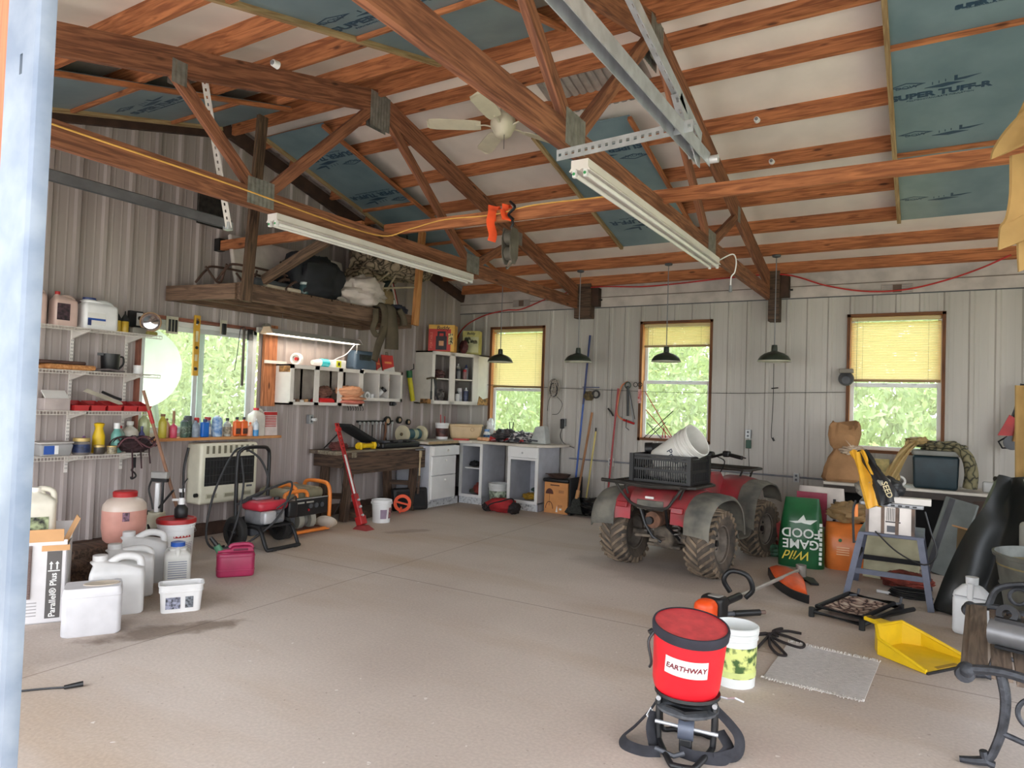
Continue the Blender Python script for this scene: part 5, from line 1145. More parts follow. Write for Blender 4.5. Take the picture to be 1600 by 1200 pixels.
MB().rbox(px0+.25,ya+.12,.24,.36,.08,.14,.02).build('air_filter',mat('filter_silver',(186,186,188),r=.4,m=.3),t)
MB().rbox(px0-.02,ya+.14,.10,.2,.2,.16,.02).build('pump',GREYD,t)
HB=mat('hose_black',(48,48,50),r=.6)
MB().tube([(px0-.02,ya+.12,.15),(px0+.02,ya-.05,.06),(px0-.0,ya-.25,.02),(px0-.0,ya-.37,.15),(px0-.03,ya-.30,.5),(px0-.09,ya-.1,.83),(px0-.13,ya+.06,.95),(px0-.07,ya+.24,.85),(px0-.02,ya+.32,.65),(px0+.02,ya+.25,.52),(px0+.03,ya+.05,.45),(px0+.0,ya-.05,.42),(px0+.05,ya+.12,.5),(px0+.08,ya+.4,.58),(px0+.12,ya+.5,.6),(px0+.2,ya+.42,.5),(px0+.3,ya+.2,.3),(px0+.22,ya+.0,.12),(px0+.1,ya-.12,.02),(px0-.05,ya-.22,.012),(px0-.1,ya-.1,.012)],.011,n=8,smooth=6).build('hose',HB,t)
MB().tube([(px0-.08,ya+.04,.86),(px0+.02,ya-.0,.6),(px0+.08,ya-.1,.3),(px0+.04,ya-.16,.05)],.010,n=8,smooth=5).build('spray_wand',HB,t)
MB().tube([(px0+.27,ya+.2,.38),(px0+.32,ya+.32,.46),(px0+.25,ya+.45,.47),(px0+.2,ya+.5,.40)],.008,n=8,smooth=5).build('fuel_line',HB,t)
settle(t)
t=thing('generator','orange framed portable generator with black control panel','generator')
gx0,gx1,gy0,gy1=-6.26,-5.74,4.98,5.62
for X in(gx1,gx0):
 MB().tube([(X,gy0,.03),(X,gy0,.40),(X,gy0+.03,.455),(X,gy0+.10,.47),(X,gy0+.26,.47),(X,gy0+.31,.43),(X,gy0+.31,.40)]if X==gx1 else[(X,gy1-.3,.4),(X,gy1-.30,.45),(X,gy1-.06,.47),(X,gy1,.42),(X,gy1,.03)],.02,n=10,smooth=3).build('frame_tube',ORANGE,t)
MB().tube([(gx0+.1,gy1,.40),(gx0+.12,gy1,.50),(gx0+.2,gy1,.53),(gx1-.12,gy1,.53),(gx1-.03,gy1,.50),(gx1,gy1,.40),(gx1,gy1,.22),(gx1,gy1,.03)],.022,n=10,smooth=3).build('carry_handle',ORANGE,t)
MB().tube([(gx0+.2,gy0+.18,.42),(gx0+.25,gy0+.18,.50),(gx1-.15,gy0+.18,.53),(gx1-.04,gy0+.18,.49),(gx1-.02,gy0+.18,.40)],.022,n=10,smooth=3).build('carry_handle',ORANGE,t)
MB().tube([(gx1,gy0,.03),(gx1,gy1,.03)],.02,n=10).build('base_tube',ORANGE,t);MB().tube([(gx0,gy0,.03),(gx0,gy1,.03)],.02,n=10).build('base_tube',ORANGE,t)
MB().rbox((gx0+gx1)/2,(gy0+gy1)/2,.36,.485,.44,.56,.05,tz=.05).build('fuel_tank',mat('tank_olive',(128,122,100),r=.4,v=.1),t)
b=MB()
for k in range(4):b.rbox((gx0+gx1)/2,gy0+.12+k*.13,.475,.49,.40,.05,.015)
b.build('tank_ribs',mat('tank_rib',(150,144,122),r=.4),t)
MB().box(gx1-.03,gx1+.005,gy0+.05,gy1-.03,.20,.385).build('control_panel',BLACK,t,bev=.006)
MB().box(gx1+.005,gx1+.009,gy0+.05,gy1-.03,.378,.39).build('panel_trim',mat('trim_silver',(180,180,180),r=.3,m=.5),t)
for y in(.17,.30):MB().box(gx1+.005,gx1+.008,gy0+y,gy0+y+.10,.335,.352).build('panel_print',mat('print_silver',(170,168,160),r=.5),t)
for y in(.36,.44,.52):MB().cyl((gx1,gy0+y,.30),(gx1+.014,gy0+y,.30),.026,n=14).build('outlet',GREYD,t)
MB().cyl((gx1,gy0+.33,.26),(gx1+.015,gy0+.33,.26),.012,n=10).build('switch',RED,t)
for k,(y,r__)in enumerate(((.14,.07),(.28,.105),(.34,.085),(.44,.11))):MB().cyl((gx0+.35,gy0+y,.13),(gx0+.35,gy0+y+.07,.13),r__,n=24).build('alternator',mat('alt_grey',(130,128,122),r=.5,m=.4)if k%2==0 else mat('alt_pale',(176,172,158),r=.5,m=.3),t)
MB().rbox(gx0+.28,gy0+.12,.05,.30,.36,.2,.02).build('engine',GREYD,t)
MB().box(gx0+.05,gx1-.02,gy0+.05,gy1-.05,.03,.05).build('base_plate',mat('base_rust',(110,66,48),r=.7),t)
wheel(t,(gx1+.035,gy0+.03,.09),.09,.05,ax=(1,0,0));wheel(t,(gx0-.0,gy0+.0-.06,.09),.09,.05,ax=(0,1,0))
settle(t)
lp=atz(509,829)
t=thing('lamp_lens','clear plastic lens cover lying on the floor by the generator','lens');MB().at(T(lp.x,lp.y,.085)@RZ(30)@RX(-50)).lathe([(0,-.04),(.05,-.035),(.09,-.015),(.11,.02),(.112,.025)],n=24,sx=1,sy=.8).build('lens',glass('lens_clear',(230,220,206),a=.45,r=.2),t)
MB().at(T(lp.x,lp.y,.085)@RZ(30)@RX(-50)).lathe([(.108,.02),(.118,.024),(.108,.03)],n=24,cap=False,sy=.8).build('rim',mat('lens_rim',(190,180,160),r=.4),t);MB().at(T(lp.x,lp.y,.085)@RZ(30)@RX(-50)).cbox((0,0,-.01),(.09,.06,.02)).build('print_patch',mat('lens_print',(150,110,80),r=.6,v=.5,s=50),t);settle(t)
t=thing('farm_jack','tall red farm jack leaning on the front of the old workbench','jack')
q0,q1=Vector((-5.50,5.90,.05)),Vector((-5.925,5.90,1.18));d=(q1-q0).normalized();ln=(q1-q0).length
q1=Vector((-5.93,5.87,1.185));ax=(q1-q0).normalized();mt=frame(q0,ax,(0,-1,0));ln=(q1-q0).length
b=MB().at(mt);n=26
b.box(0,ln,-.027,-.013,-.008,.008);b.box(0,ln,.013,.027,-.008,.008)
for k in range(n+1):x=ln*k/n;b.box(max(0,x-.010),min(ln,x+.010),-.013,.013,-.008,.008)
b.build('rack_bar',RED,t,sm=False)
MB().at(mt).box(.02,.36,-.032,.032,-.03,.03).build('lifting_carriage',RED,t,bev=.008)
MB().at(mt).box(.0,.10,-.05,.05,-.045,.045).build('foot_socket',RED,t,bev=.01)
for xx in(.1,.2,.28):MB().at(mt).cyl((xx,0,.02),(xx,0,.055),.014,n=10).build('pin',STEEL,t)
MB().at(mt).box(.3,.9,.022,.044,.012,.034).build('handle',mat('red_dark',(150,28,32),r=.45),t,bev=.004)
MB().at(mt).box(.36,.82,.020,.046,.0345,.038).build('white_decal',LABELW,t)
MB().at(mt).box(ln-.10,ln-.06,-.03,.03,-.025,.025).build('top_clamp',RED,t,bev=.006)
MB().loft([[(q0.x+.02-.10,q0.y-.07,0),(q0.x+.02+.11,q0.y-.07,0),(q0.x+.02+.11,q0.y+.07,0),(q0.x+.02-.10,q0.y+.07,0)],[(q0.x+.02-.05,q0.y-.035,.05),(q0.x+.02+.05,q0.y-.035,.05),(q0.x+.02+.05,q0.y+.035,.05),(q0.x+.02-.05,q0.y+.035,.05)]]).build('base_plate',mat('jack_foot',(140,44,44),r=.6),t)
settle(t)
t=pail('small white printed bucket under the workbench edge',(-5.66,6.40,0),.27,.118,WHITE,rz=R(40),band=None,ribs=1,handle_dn=True)
for(a0,a1,z0_,z1_,m_)in((-95,-55,.05,.16,mat('print_mauve',(150,130,150))),(-40,5,.05,.18,mat('print_red_pale',(196,130,130),r=.6,v=.4,s=50))):
 MB().sheet(lambda u,v:((.106+.012*v)*1.01*math.cos(R(a0+(a1-a0)*u)),(.106+.012*v)*1.01*math.sin(R(a0+(a1-a0)*u)),z0_+(z1_-z0_)*v),8,1).build('printed_label',m_,t,sm=False)
rl=atz(630,802)
t=thing('cord_reel','bright orange cord winder on the floor under the workbench','cord reel');c=Vector((rl.x-.02,rl.y,.13))
MB().at(T(*c)@RZ(40)@RY(14)).lathe([(.075,-.02),(.115,-.02),(.115,.02),(.075,.02),(.075,-.02)],n=20,axis=RX(90),cap=False).build('ring',ORANGEB,t);MB().at(T(*c)@RZ(40)@RY(14)).box(-.012,.012,-.02,.02,-.13,-.05).build('leg',ORANGEB,t);MB().at(T(*c)@RZ(40)@RY(14)).box(-.1,.1,-.014,.014,-.012,.012).build('bar',ORANGEB,t);settle(t)
t=thing('workbench','old dark timber workbench with splayed legs against the left wall','workbench')
bx0,bx1,by0,by1,bz=XL+.05,-5.97,5.98,7.52,.845
for k in range(3):
 xx=bx0+(bx1-bx0)*(k+.5)/3;beam('top_plank',(xx,by0-.05,bz-.022),(xx,by1+.1,bz-.022),(bx1-bx0)/3-.004,.044,WOODG if k else WOODE,t)
beam('front_apron',(bx1+.018,by0+.12,bz-.15),(bx1+.018,by1+.08,bz-.15),.036,.26,WOODB,t)
beam('end_apron',(bx0,by0+.05,bz-.12),(bx1,by0+.05,bz-.12),.036,.16,WOODB,t)
for(x0,y0_),(x1,y1_)in(((bx1-.03,by0+.22),(bx1-.02,by0+.12)),((bx1-.03,by1-.10),(bx1+.0,by1-.2)),((bx0+.1,by0+.14),(bx0+.12,by0+.08)),((bx0+.1,by1-.3),(bx0+.12,by1-.25))):
 beam('leg',(x0,y0_,bz-.045),(x1,y1_,0),.085,.085,WOODB,t,up=(0,1,0))
beam('stretcher',(bx0+.1,by0+.10,.28),(bx1-.03,by0+.15,.30),.03,.07,WOODB,t)
beam('stretcher',(bx0+.1,by1-.28,.36),(bx1-.03,by1-.16,.36),.03,.06,WOODB,t)
MB().cbox((bx1+.038,by0+.2,bz-.05),(.01,.08,.06)).build('end_block',WOODG,t)
settle(t)
t=thing('bar_clamp','clamp with wooden screw handle hung on the right end of the workbench apron','clamp');cx,cy_=bx1+.06,by1-.10
MB().cbox((cx,cy_,bz-.03),(.05,.16,.012)).build('jaw',GREY,t);MB().cbox((cx+.005,cy_,bz-.09),(.035,.03,.09)).build('screw_block',mat('clamp_wood',(190,170,136),r=.6),t,bev=.006);MB().cyl((cx,cy_,bz-.12),(cx+.02,cy_-.03,bz-.38),.012,n=10).build('handle',mat('clamp_wood',(190,170,136)),t);MB().cyl((cx+.02,cy_-.03,bz-.38),(cx+.03,cy_-.06,bz-.62),.018,n=10).build('shaft',WOODB,t);settle(t)
t=thing('tool_case','black moulded plastic case leaning under the right end of the workbench','case');MB().at(T(-5.98,7.33,.0)@RZ(62)@RX(-10)).rbox(0,0,0,.30,.50,.10,.03).build('shell',BLACK,t);MB().at(T(-5.98,7.33,.0)@RZ(62)@RX(-10)).rbox(0,-.053,.05,.25,.40,.012,.005).build('raised_panel',BLACKM,t);settle(t)
tag(MB().at(T(bx0+.35,by0+.62,0)@RZ(8)).box(-.12,.12,-.4,.4,0,.10).build('timber_offcut',WOODB),'dark timber lying on the floor beneath the workbench','timber')
b=MB();b.tube([(bx1+.0,by0+.1,bz-.05),(bx1+.03,by0+.02,.55),(bx1-.02,by0+.08,.3),(bx1-.06,by0-.05,.02)],.004,n=5,smooth=5);tag(b.build('hanging_string',BLACK),'thin black cord hanging down the left end of the workbench','cord')
Z=bz+.001
t=thing('drill_case','open black drill case on the workbench with its lid tilted up','case')
MB().rbox(-6.12,7.12,Z,Z+.075,.28,.75,.02).build('base',BLACK,t)
MB().at(T(-6.22,6.72,Z+.07)@RX(-24)).rbox(0,-.24,0,.05,.28,.54,.02).build('lid',BLACKM,t)
MB().at(T(-6.22,6.72,Z+.07)@RX(-24)).rbox(.0,-.25,.049,.056,.22,.44,.02,tz=.003).build('foam_insert',GREYD,t)
for k,(dx,dy)in enumerate(((.05,-.38),(-.04,-.2),(.04,-.08))):MB().at(T(-6.22,6.72,Z+.07)@RX(-24)).rbox(dx,dy,.056,.066,.05,.07,.01).build('red_latch',RED,t)
for k in range(5):MB().rbox(-6.08+.03*(k%2),6.86+k*.13,Z+.072,Z+.10,.16,.09,.012).build('tool_bit',DKMET if k%2 else GREYD,t)
settle(t)
t=thing('cordless_wrench','yellow cordless cutter tool lying along the front of the workbench','power tool');yy=6.36;xx=-6.06
for y0_,y1_,r_2,m in((0,.05,.035,YELLOW),(.05,.09,.028,YELLOW),(.09,.12,.034,YELLOW),(.12,.29,.030,YELLOW),(.29,.31,.042,YELLOW),(.31,.37,.02,GREYD),(.37,.47,.022,mat('chrome_grey',(180,180,184),r=.3,m=.6)),(.47,.52,.01,DKMET)):
 MB().cyl((xx,yy+y0_,Z+.045),(xx,yy+y1_,Z+.045),r_2,n=16).build('housing' if m is YELLOW else 'shaft',m,t)
for y in(.045,.29):MB().cbox((xx,yy+y,Z+.045),(.075,.03,.088)).build('guard',YELLOW,t,bev=.008)
MB().cbox((xx,yy+.2,Z+.078),(.03,.10,.006)).build('label_patch',mat('brown_label',(92,58,46)),t);settle(t)
lump('rag_heap',(-6.12,6.10,Z),(.16,.24,.10),mat('rag_maroon',(110,60,56),r=.9,v=.3),amp=.4,seed=9,label='small maroon heap of parts at the left end of the workbench',cat='rags')
t=thing('pry_bar','thin black pry bar leaning from the workbench to the wall','bar');MB().tube([(-6.36,6.1,Z+.012),(-6.42,6.35,Z+.15),(-6.44,6.42,Z+.19)],.008,n=6).build('bar',BLACK,t);settle(t)
rk=thing('wrench_rack','dark rail on the ribbed wall holding a row of wrenches','rack');MB().box(XL+.02,XL+.05,6.74,7.45,1.165,1.19).build('rail',DKMET,rk);settle(rk)
for k in range(9):
 y=6.78+k*.08;ln=.20+.008*k;lb='steel wrench hanging on the wall rail, %s'%('leftmost in the row' if k==0 else 'rightmost in the row' if k==8 else '%s from the left'%ORD[k])
 t=thing('wrench',lb,'wrench',group='wrenches on the wall rail');X=XL+.06
 MB().cbox((X,y,1.16-ln/2),(.008,.016,ln)).build('shank',STEEL if k%3 else DKMET,t,bev=.003);MB().cyl((X-.007,y,1.155),(X+.007,y,1.155),.02,n=14).build('box_end',STEEL,t)
 MB().prism([(y-.018,1.16-ln-.035),(y-.006,1.16-ln-.035),(y-.006,1.16-ln-.012),(y+.006,1.16-ln-.012),(y+.006,1.16-ln-.035),(y+.018,1.16-ln-.035),(y+.020,1.16-ln),(y-.02,1.16-ln)],X-.006,X+.006,'x').build('open_end',STEEL,t);settle(t)
for k in range(7):
 y=6.50+k*.045+.06;t=tag(MB().tube([(XL+.03,y,1.40),(XL+.045,y,1.37),(XL+.05,y+.01,1.34),(XL+.04,y+.012,1.32)],.004,n=6,smooth=3).build('row_hook',DKMET),'small dark hook in the row under the white shelf unit, %s'%(ORD[k]+' from the left'),'hook',group='hooks under the white shelf unit')
gp=Vector((-6.26,7.62,bz+.06));t=thing('bench_grinder','blue bench grinder with pale buffing wheels at the right end of the workbench','grinder')
BG=mat('grinder_blue',(48,86,98),r=.45,v=.12)
MB().rbox(gp.x,gp.y+.05,bz+.001,bz+.06,.18,.26,.02).build('base',DKMET,t);MB().cyl((gp.x,gp.y-.09,bz+.16),(gp.x,gp.y+.17,bz+.16),.075,n=24).build('motor',BG,t);MB().cyl((gp.x,gp.y+.02,bz+.16),(gp.x,gp.y+.10,bz+.16),.077,n=24,r1=.077).build('name_band',mat('grinder_label',(170,176,150),r=.5),t)
for y,r__ in((gp.y-.17,.125),(gp.y+.24,.115)):
 MB().cyl((gp.x,y-.014,bz+.16),(gp.x,y+.014,bz+.16),r__,n=32).build('buffing_wheel',mat('buff_cream',(206,196,166),r=.8,v=.08),t);MB().cyl((gp.x,y-.03,bz+.16),(gp.x,y+.02,bz+.16),.022,n=14).build('arbor_nut',mat('arbor',(130,110,80),r=.4,m=.5),t)
MB().cyl((gp.x,gp.y-.2,bz+.16),(gp.x,gp.y+.27,bz+.16),.012,n=10).build('shaft',STEEL,t)
settle(t)
for k,(dy,dz,r__,lb)in enumerate(((-.30,.34,.062,'black rimmed wheel on the wall above the grinder, left of three'),(-.05,.35,.05,'black rimmed wheel on the wall above the grinder, middle of three'),(.15,.32,.042,'small black rimmed wheel on the wall above the grinder, right of three'))):
 t=thing('grinding_disc',lb,'wheel',group='spare wheels above the grinder');c=Vector((XL+.04,gp.y+dy,bz+dz));q=RY(90)
 MB().lathe([(.0,.03),(r__*.5,.03),(r__*.62,.02),(r__*.62,0)],c,n=24,axis=q).build('face',mat('wheel_tan',(190,160,130),r=.6),t);MB().lathe([(r__*.6,0),(r__,.002),(r__,.03),(r__*.6,.032)],c,n=28,axis=q,cap=False).build('rim',BLACK,t);settle(t)
t=thing('wheel_bracket','brown iron bracket standing left of the bench grinder','bracket');MB().tube([(XL+.12,gp.y-.44,bz+.001),(XL+.12,gp.y-.40,bz+.2),(XL+.08,gp.y-.36,bz+.32)],.014,n=8).build('post',BROWNP,t);MB().prism([(gp.y-.50,bz+.001),(gp.y-.34,bz+.001),(gp.y-.40,bz+.12)],XL+.11,XL+.13,'x').build('foot',mat('iron_brown',(74,50,46),r=.6),t);settle(t)
t=thing('open_shelf_unit','white open fronted wall shelf unit above the old workbench','shelf unit')
ux0,ux1=XL+.022,-6.186;P=WHITEP
def panel(b,x0,x1,y0,y1,z0,z1):b.box(x0,x1,y0,y1,z0,z1)
ya,ym_,yb=5.37,6.54,7.30;zb1,zt=1.385,1.845;zb2=1.455;th=.018
b=MB()
b.box(ux0,ux1,ya,ya+th,zb1,zt).box(ux0,ux1,ym_-th,ym_,zb1,zt).box(ux0,ux1,ya,ym_,zb1,zb1+th).box(ux0,ux1,ya,ym_,zt-th,zt)
b.box(ux0,ux1,yb-th,yb,zb2,zt+.01).box(ux0,ux1,ym_,yb,zb2,zb2+th).box(ux0,ux1,ym_,yb,zt-th+.01,zt+.01)
b.build('carcass',P,t,sm=False)
b=MB();f=ux1+.018
b.box(ux1,f,ya,ya+.05,zb1,zt).box(ux1,f,ya,ym_+.02,zt-.045,zt).box(ux1,f,ya,ym_+.02,zb1,zb1+.035)
for y in(5.73,6.108,6.47):b.box(ux1,f,y,y+.068,zb1,zt)
b.build('face_frame',P,t,sm=False)
b=MB()
b.box(ux1,f,ym_+.02,yb,zt-.03,zt+.01).box(ux1,f,ym_+.02,yb,zb2,zb2+.04).box(ux1,f,yb-.035,yb,zb2,zt+.01)
b.build('face_frame',P,t,sm=False)
for y in(6.84,7.03):MB().box(ux0,ux1+.01,y,y+.012,zb2,zt).build('divider',P,t)
MB().box(ux0-.0,ux0+.004,ya,ym_,zb1,zt).box(ux0,ux0+.004,ym_,yb,zb2,zt).build('back',mat('shelf_back',(176,166,156),r=.7),t)
MB().box(ux0+.1,ux1+.004,ya-.003,ya,zt-.09,zt-.02).build('chipped_edge',mat('chip_brown',(176,128,76),r=.8,v=.4,s=20),t)
settle(t)
zi=zb1+th+.001
t=thing('small_parts','small white and brown packets in the left opening of the white shelf unit','packets');
for k in range(4):MB().rbox(-6.25,5.47+k*.065,zi,zi+.04+.01*(k%2),.06,.055,.008).build('packet',[WHITE,mat('packet_brown',(130,96,76),r=.6),LABELW,CARD][k],t)
settle(t)
t=thing('red_tray','red plastic tray in the second opening of the white shelf unit','tray');MB().rbox(-6.26,5.95,zi,zi+.055,.18,.24,.02).build('tray',REDP,t);MB().rbox(-6.26,5.95,zi+.055,zi+.068,.15,.2,.02,tz=.004).build('top_ridge',REDP,t);settle(t)
lump('dark_cloth',(-6.32,6.02,zi+.075),(.16,.2,.14),mat('cloth_brown',(130,90,76),r=.9,v=.2),amp=.25,seed=41,label='brown cloth behind the red tray in the white shelf unit',cat='cloth')
t=thing('folded_cloth','stack of folded peach cloths bulging from the third opening of the shelf unit','cloth')
PE=mat('peach_cloth',(226,166,128),r=.95,v=.12,s=6,b=.3,bs=20);PE2=mat('pink_cloth',(226,140,124),r=.95,v=.1)
lump('upper_fold',(-6.2,6.33,zi+.085),(.26,.42,.15),PE,amp=.2,sc=2.2,seed=44,parent=t);lump('middle_fold',(-6.19,6.36,zi+.045),(.26,.42,.06),PE,amp=.15,seed=45,parent=t);lump('lower_fold',(-6.19,6.35,zi),(.26,.42,.06),PE2,amp=.15,seed=46,parent=t);settle(t)
zi2=zb2+th+.001
for(y,r__,rot,lb)in((6.67,.05,0,'white roll of tape on its edge in the first cubby of the shelf unit'),(6.78,.03,1,'small white roll standing beside the tape in the first cubby')):
 if rot:tag(MB().lathe([(r__,0),(r__,.07),(r__*.5,.07),(r__*.5,0)],(-6.24,y,zi2),n=18).build('tape_roll',WHITE),lb,'tape roll','white tape rolls in the shelf unit')
 else:tag(MB().lathe([(r__,-.03),(r__,.03),(r__*.55,.03),(r__*.55,-.03),(r__,-.03)],(-6.24,y,zi2+r__),n=22,axis=RY(90),cap=False).build('tape_roll',WHITE),lb,'tape roll','white tape rolls in the shelf unit')
t=thing('caulk_gun','white and black nozzle tool in the second cubby of the shelf unit','tool');MB().cyl((-6.3,6.9,zi2+.03),(-6.22,6.96,zi2+.12),.035,n=16).build('white_tube',WHITE,t);MB().cyl((-6.215,6.965,zi2+.125),(-6.20,6.98,zi2+.15),.04,n=16).build('black_ring',BLACK,t);MB().rbox(-6.24,6.96,zi2,zi2+.03,.08,.08,.02).build('base',LABELW,t);settle(t)
t=thing('wooden_mallet','brown wooden scoop handle in the third cubby of the shelf unit','handle');MB().cyl((-6.26,7.10,zi2),(-6.26,7.09,zi2+.24),.028,.03,n=14).build('handle',mat('handle_brown',(170,116,80),r=.6,v=.2),t);MB().ball((-6.26,7.09,zi2+.27),.04).build('knob',mat('handle_red',(180,90,70),r=.5),t);settle(t)
zt1=zt+.001
t=thing('cable_roll','white roll of cable standing on the left of the shelf unit','roll',(-6.30,5.56,zt1+.07));MB().lathe([(.055,-.025),(.07,-.025),(.07,.025),(.055,.025),(.055,-.025)],n=26,axis=RX(90)@RY(20),cap=False).build('ring',WHITE,t);MB().lathe([(.045,-.02),(.056,-.02),(.056,.02),(.045,.02)],n=24,axis=RX(90)@RY(20),cap=False).build('inner_coil',LABELW,t);MB().lathe([(0,-.02),(.02,-.02),(.02,.02),(0,.02)],n=14,axis=RX(90)@RY(20)).build('core',RED,t)
t=thing('turquoise_lamp','turquoise and white hand lamp lying on top of the shelf unit','lamp');MB().cyl((-6.28,5.78,zt1+.045),(-6.28,5.90,zt1+.05),.03,.045,n=18).build('white_end',WHITE,t);MB().cyl((-6.28,5.90,zt1+.05),(-6.28,6.02,zt1+.05),.05,.05,n=18).build('turquoise_body',mat('turquoise',(60,190,204),r=.35),t);settle(t)
t=thing('label_box','white box with a yellow label on top of the shelf unit','box',(-6.30,6.20,zt1));MB().rbox(0,0,0,.10,.12,.20,.01).build('box',WHITE,t);MB().cbox((.062,-.03,.05),(.004,.08,.08)).build('label_panel',mat('lime_label',(196,200,40),r=.5),t);MB().cbox((.065,-.03,.05),(.003,.03,.04)).build('label_mark',INK,t)
t=thing('blue_case','slate blue plastic tool case with moulded emblem on the shelf unit','case',(-6.30,6.63,zt1),R(0));BC=mat('slate_blue',(76,96,116),r=.45,v=.1)
MB().rbox(0,0,0,.25,.16,.38,.04,taper=1.1).build('shell',BC,t);MB().rbox(.078,-.02,.06,.2,.012,.22,.005).build('emblem',mat('emblem_black',(44,50,56),r=.5,v=.3,s=30),t);MB().rbox(.08,.0,.0,.03,.02,.36,.008).build('base_rim',BC,t)
for(y,w_,h_,lb,rz)in((6.93,.14,.19,'red and white hang packet leaning by the blue case',18),(7.12,.20,.24,'larger red and white hang packet at the right end of the shelf unit',-8)):
 t=thing('hang_packet',lb,'packet',(-6.26,y,zt1),R(rz),'red hang packets on the shelf unit');MB().at(RY(-14)).box(-.006,.006,-w_/2,w_/2,0,h_).build('card',mat('packet_red',(206,66,64),r=.5,v=.1),t);MB().at(RY(-14)).prism([(-w_/2,0),(w_/2,0),(w_/2,h_*.35),(-w_/2,h_*.12)],.006,.009,'x').build('white_corner',LABELW,t);MB().at(RY(-14)).box(.006,.009,-w_*.3,w_*.3,h_*.5,h_*.62).build('printed_name',mat('packet_orange',(240,150,90),r=.5),t);MB().at(RY(-14)).tube([(.004,-.02,h_-.002),(.004,-.02,h_+.04),(.004,.02,h_+.04),(.004,.02,h_-.002)],.003,n=5).build('hanger',BLACK,t)
t=thing('shelf_plug','black power adapter hanging below the right end of the shelf unit','adapter');MB().rbox(-6.25,7.2,zb2-.06,zb2-.002,.05,.09,.015).build('body',BLACK,t);MB().cyl((-6.22,7.2,zb2-.03),(-6.19,7.2,zb2-.03),.02,n=12).build('face',GREYD,t);settle(t)
t=thing('board_cleat','short white rail across the orange wall board beside the shelf unit','rail');MB().box(XL+.07,XL+.09,5.2,5.50,1.845,1.88).build('rail',WHITEP,t);settle(t)
FR=mat('cabinet_face',(226,226,224),r=.5,v=.05,s=3);SIDE=mat('cabinet_side',(186,188,196),r=.6,v=.06);KICK=mat('toe_kick',(196,198,200),r=.7,v=.3,s=30,sharp=(.3,.5))
KNOB=mat('knob',(226,224,216),r=.3)
t=thing('drawer_cabinet','white base cabinet with three drawers at the right end of the workbench','cabinet')
dy0,dy1,dX=7.56,8.14,-5.86
MB().box(XL+.05,dX,dy0,dy1,.10,.86).build('carcass',SIDE,t,bev=.002);MB().box(XL+.05,dX-.06,dy0,dy1+.2,0,.10).build('toe_kick',KICK,t)
MB().box(dX,dX+.018,dy0,dy0+.03,.1,.86).box(dX,dX+.018,dy1-.03,dy1,.1,.86).build('face_frame',FR,t,sm=False)
for(z0,z1,dx,w_)in((.725,.855,.05,.04),(.455,.715,.02,0),(.125,.445,.02,0)):
 o=MB().box(dX+.002,dX+.02+dx,dy0+.02,dy1-.01+w_,z0,z1).build('drawer',FR,t,bev=.005);MB().ball((dX+.032+dx,(dy0+dy1)/2+.03,z1-.06),.016).build('knob',KNOB,o)
settle(t)
def opencab(label,x0,x1,y0,shelf,drawer=False):
 t=thing('base_cabinet',label,'cabinet',group='white open base cabinets');y1=YB-.05;b=MB();th=.018
 b.box(x0,x0+th,y0,y1,.0,.88).box(x1-th,x1,y0,y1,0,.88).box(x0,x1,y0,y1,.10,.10+th).box(x0,x1,y1-.006,y1,.1,.88)
 b.build('carcass',SIDE,t,sm=False)
 if shelf:MB().box(x0+th,x1-th,y0+.1,y1-.01,.50,.518).build('shelf',FR,t)
 f=MB();f.box(x0,x0+.045,y0-.018,y0,.10,.88).box(x1-.045,x1,y0-.018,y0,.10,.88).box(x0+.045,x1-.045,y0-.018,y0,.84,.88).box(x0+.045,x1-.045,y0-.018,y0,.10,.14)
 if drawer:f.box(x0+.045,x1-.045,y0-.018,y0,.70,.73)
 f.build('face_frame',FR,t,sm=False)
 if drawer:
  o=MB().box(x0+.005,x1-.005,y0-.036,y0-.019,.735,.872).build('drawer',FR,t,bev=.004);MB().ball(((x0+x1)/2,y0-.045,.80),.014).build('knob',STEEL,o)
 MB().box(x0+.01,x1-.0,y0+.01,y0+.03,0,.10).build('toe_kick',KICK,t)
 return settle(t)
opencab('white open base cabinet with a shelf in the corner',-5.93,-5.53,8.39,True)
opencab('white base cabinet with one drawer over an open front, under the window',-5.09,-4.60,8.38,False,True)
t=thing('countertop','worn pale countertop wrapping the corner under the window','countertop')
CT=mat('counter_pale',(206,198,184),r=.5,v=.1,s=5);CE=mat('counter_edge',(176,152,116),r=.6,v=.15)
b=MB().prism([(XL+.05,7.50),(-5.84,7.50),(-5.84,8.20),(-5.70,8.34),(-4.62,8.34),(-4.47,8.50),(-4.42,8.96),(XL+.05,8.96)],.885,.92);b.build('top',CT,t,bev=.003)
MB().prism([(-5.84,7.50),(-5.832,7.50),(-5.832,8.196),(-5.84,8.20)],.884,.921).build('edge_strip',CE,t)
settle(t)
t=lump('black_bundle',(-5.62,8.62,.519),(.14,.2,.16),mat('bundle_black',(26,26,28),r=.8),amp=.25,seed=51,label='black bundle on the shelf inside the open corner cabinet',cat='bundle')
lump('black_glove',(-5.82,8.62,.519),(.14,.18,.09),BLACKM,amp=.3,seed=52,label='small black lump at the left on the corner cabinet shelf',cat='glove')
lump('red_hat',(-5.66,8.58,.119),(.22,.26,.19),mat('cap_red',(150,62,54),r=.85,v=.2),amp=.2,seed=53,label='dark red cap in the bottom of the open corner cabinet',cat='cap')
lump('olive_rag',(-5.82,8.68,.119),(.16,.3,.08),mat('rag_olive',(84,82,70),r=.9),amp=.2,seed=54,label='olive rag in the bottom of the open corner cabinet',cat='rag')
lump('yellow_bag',(-4.82,8.68,.119),(.3,.34,.10),mat('bag_yellow',(190,150,50),r=.6,v=.2),amp=.3,seed=55,label='flat yellow bag in the open cabinet under the window',cat='bag')
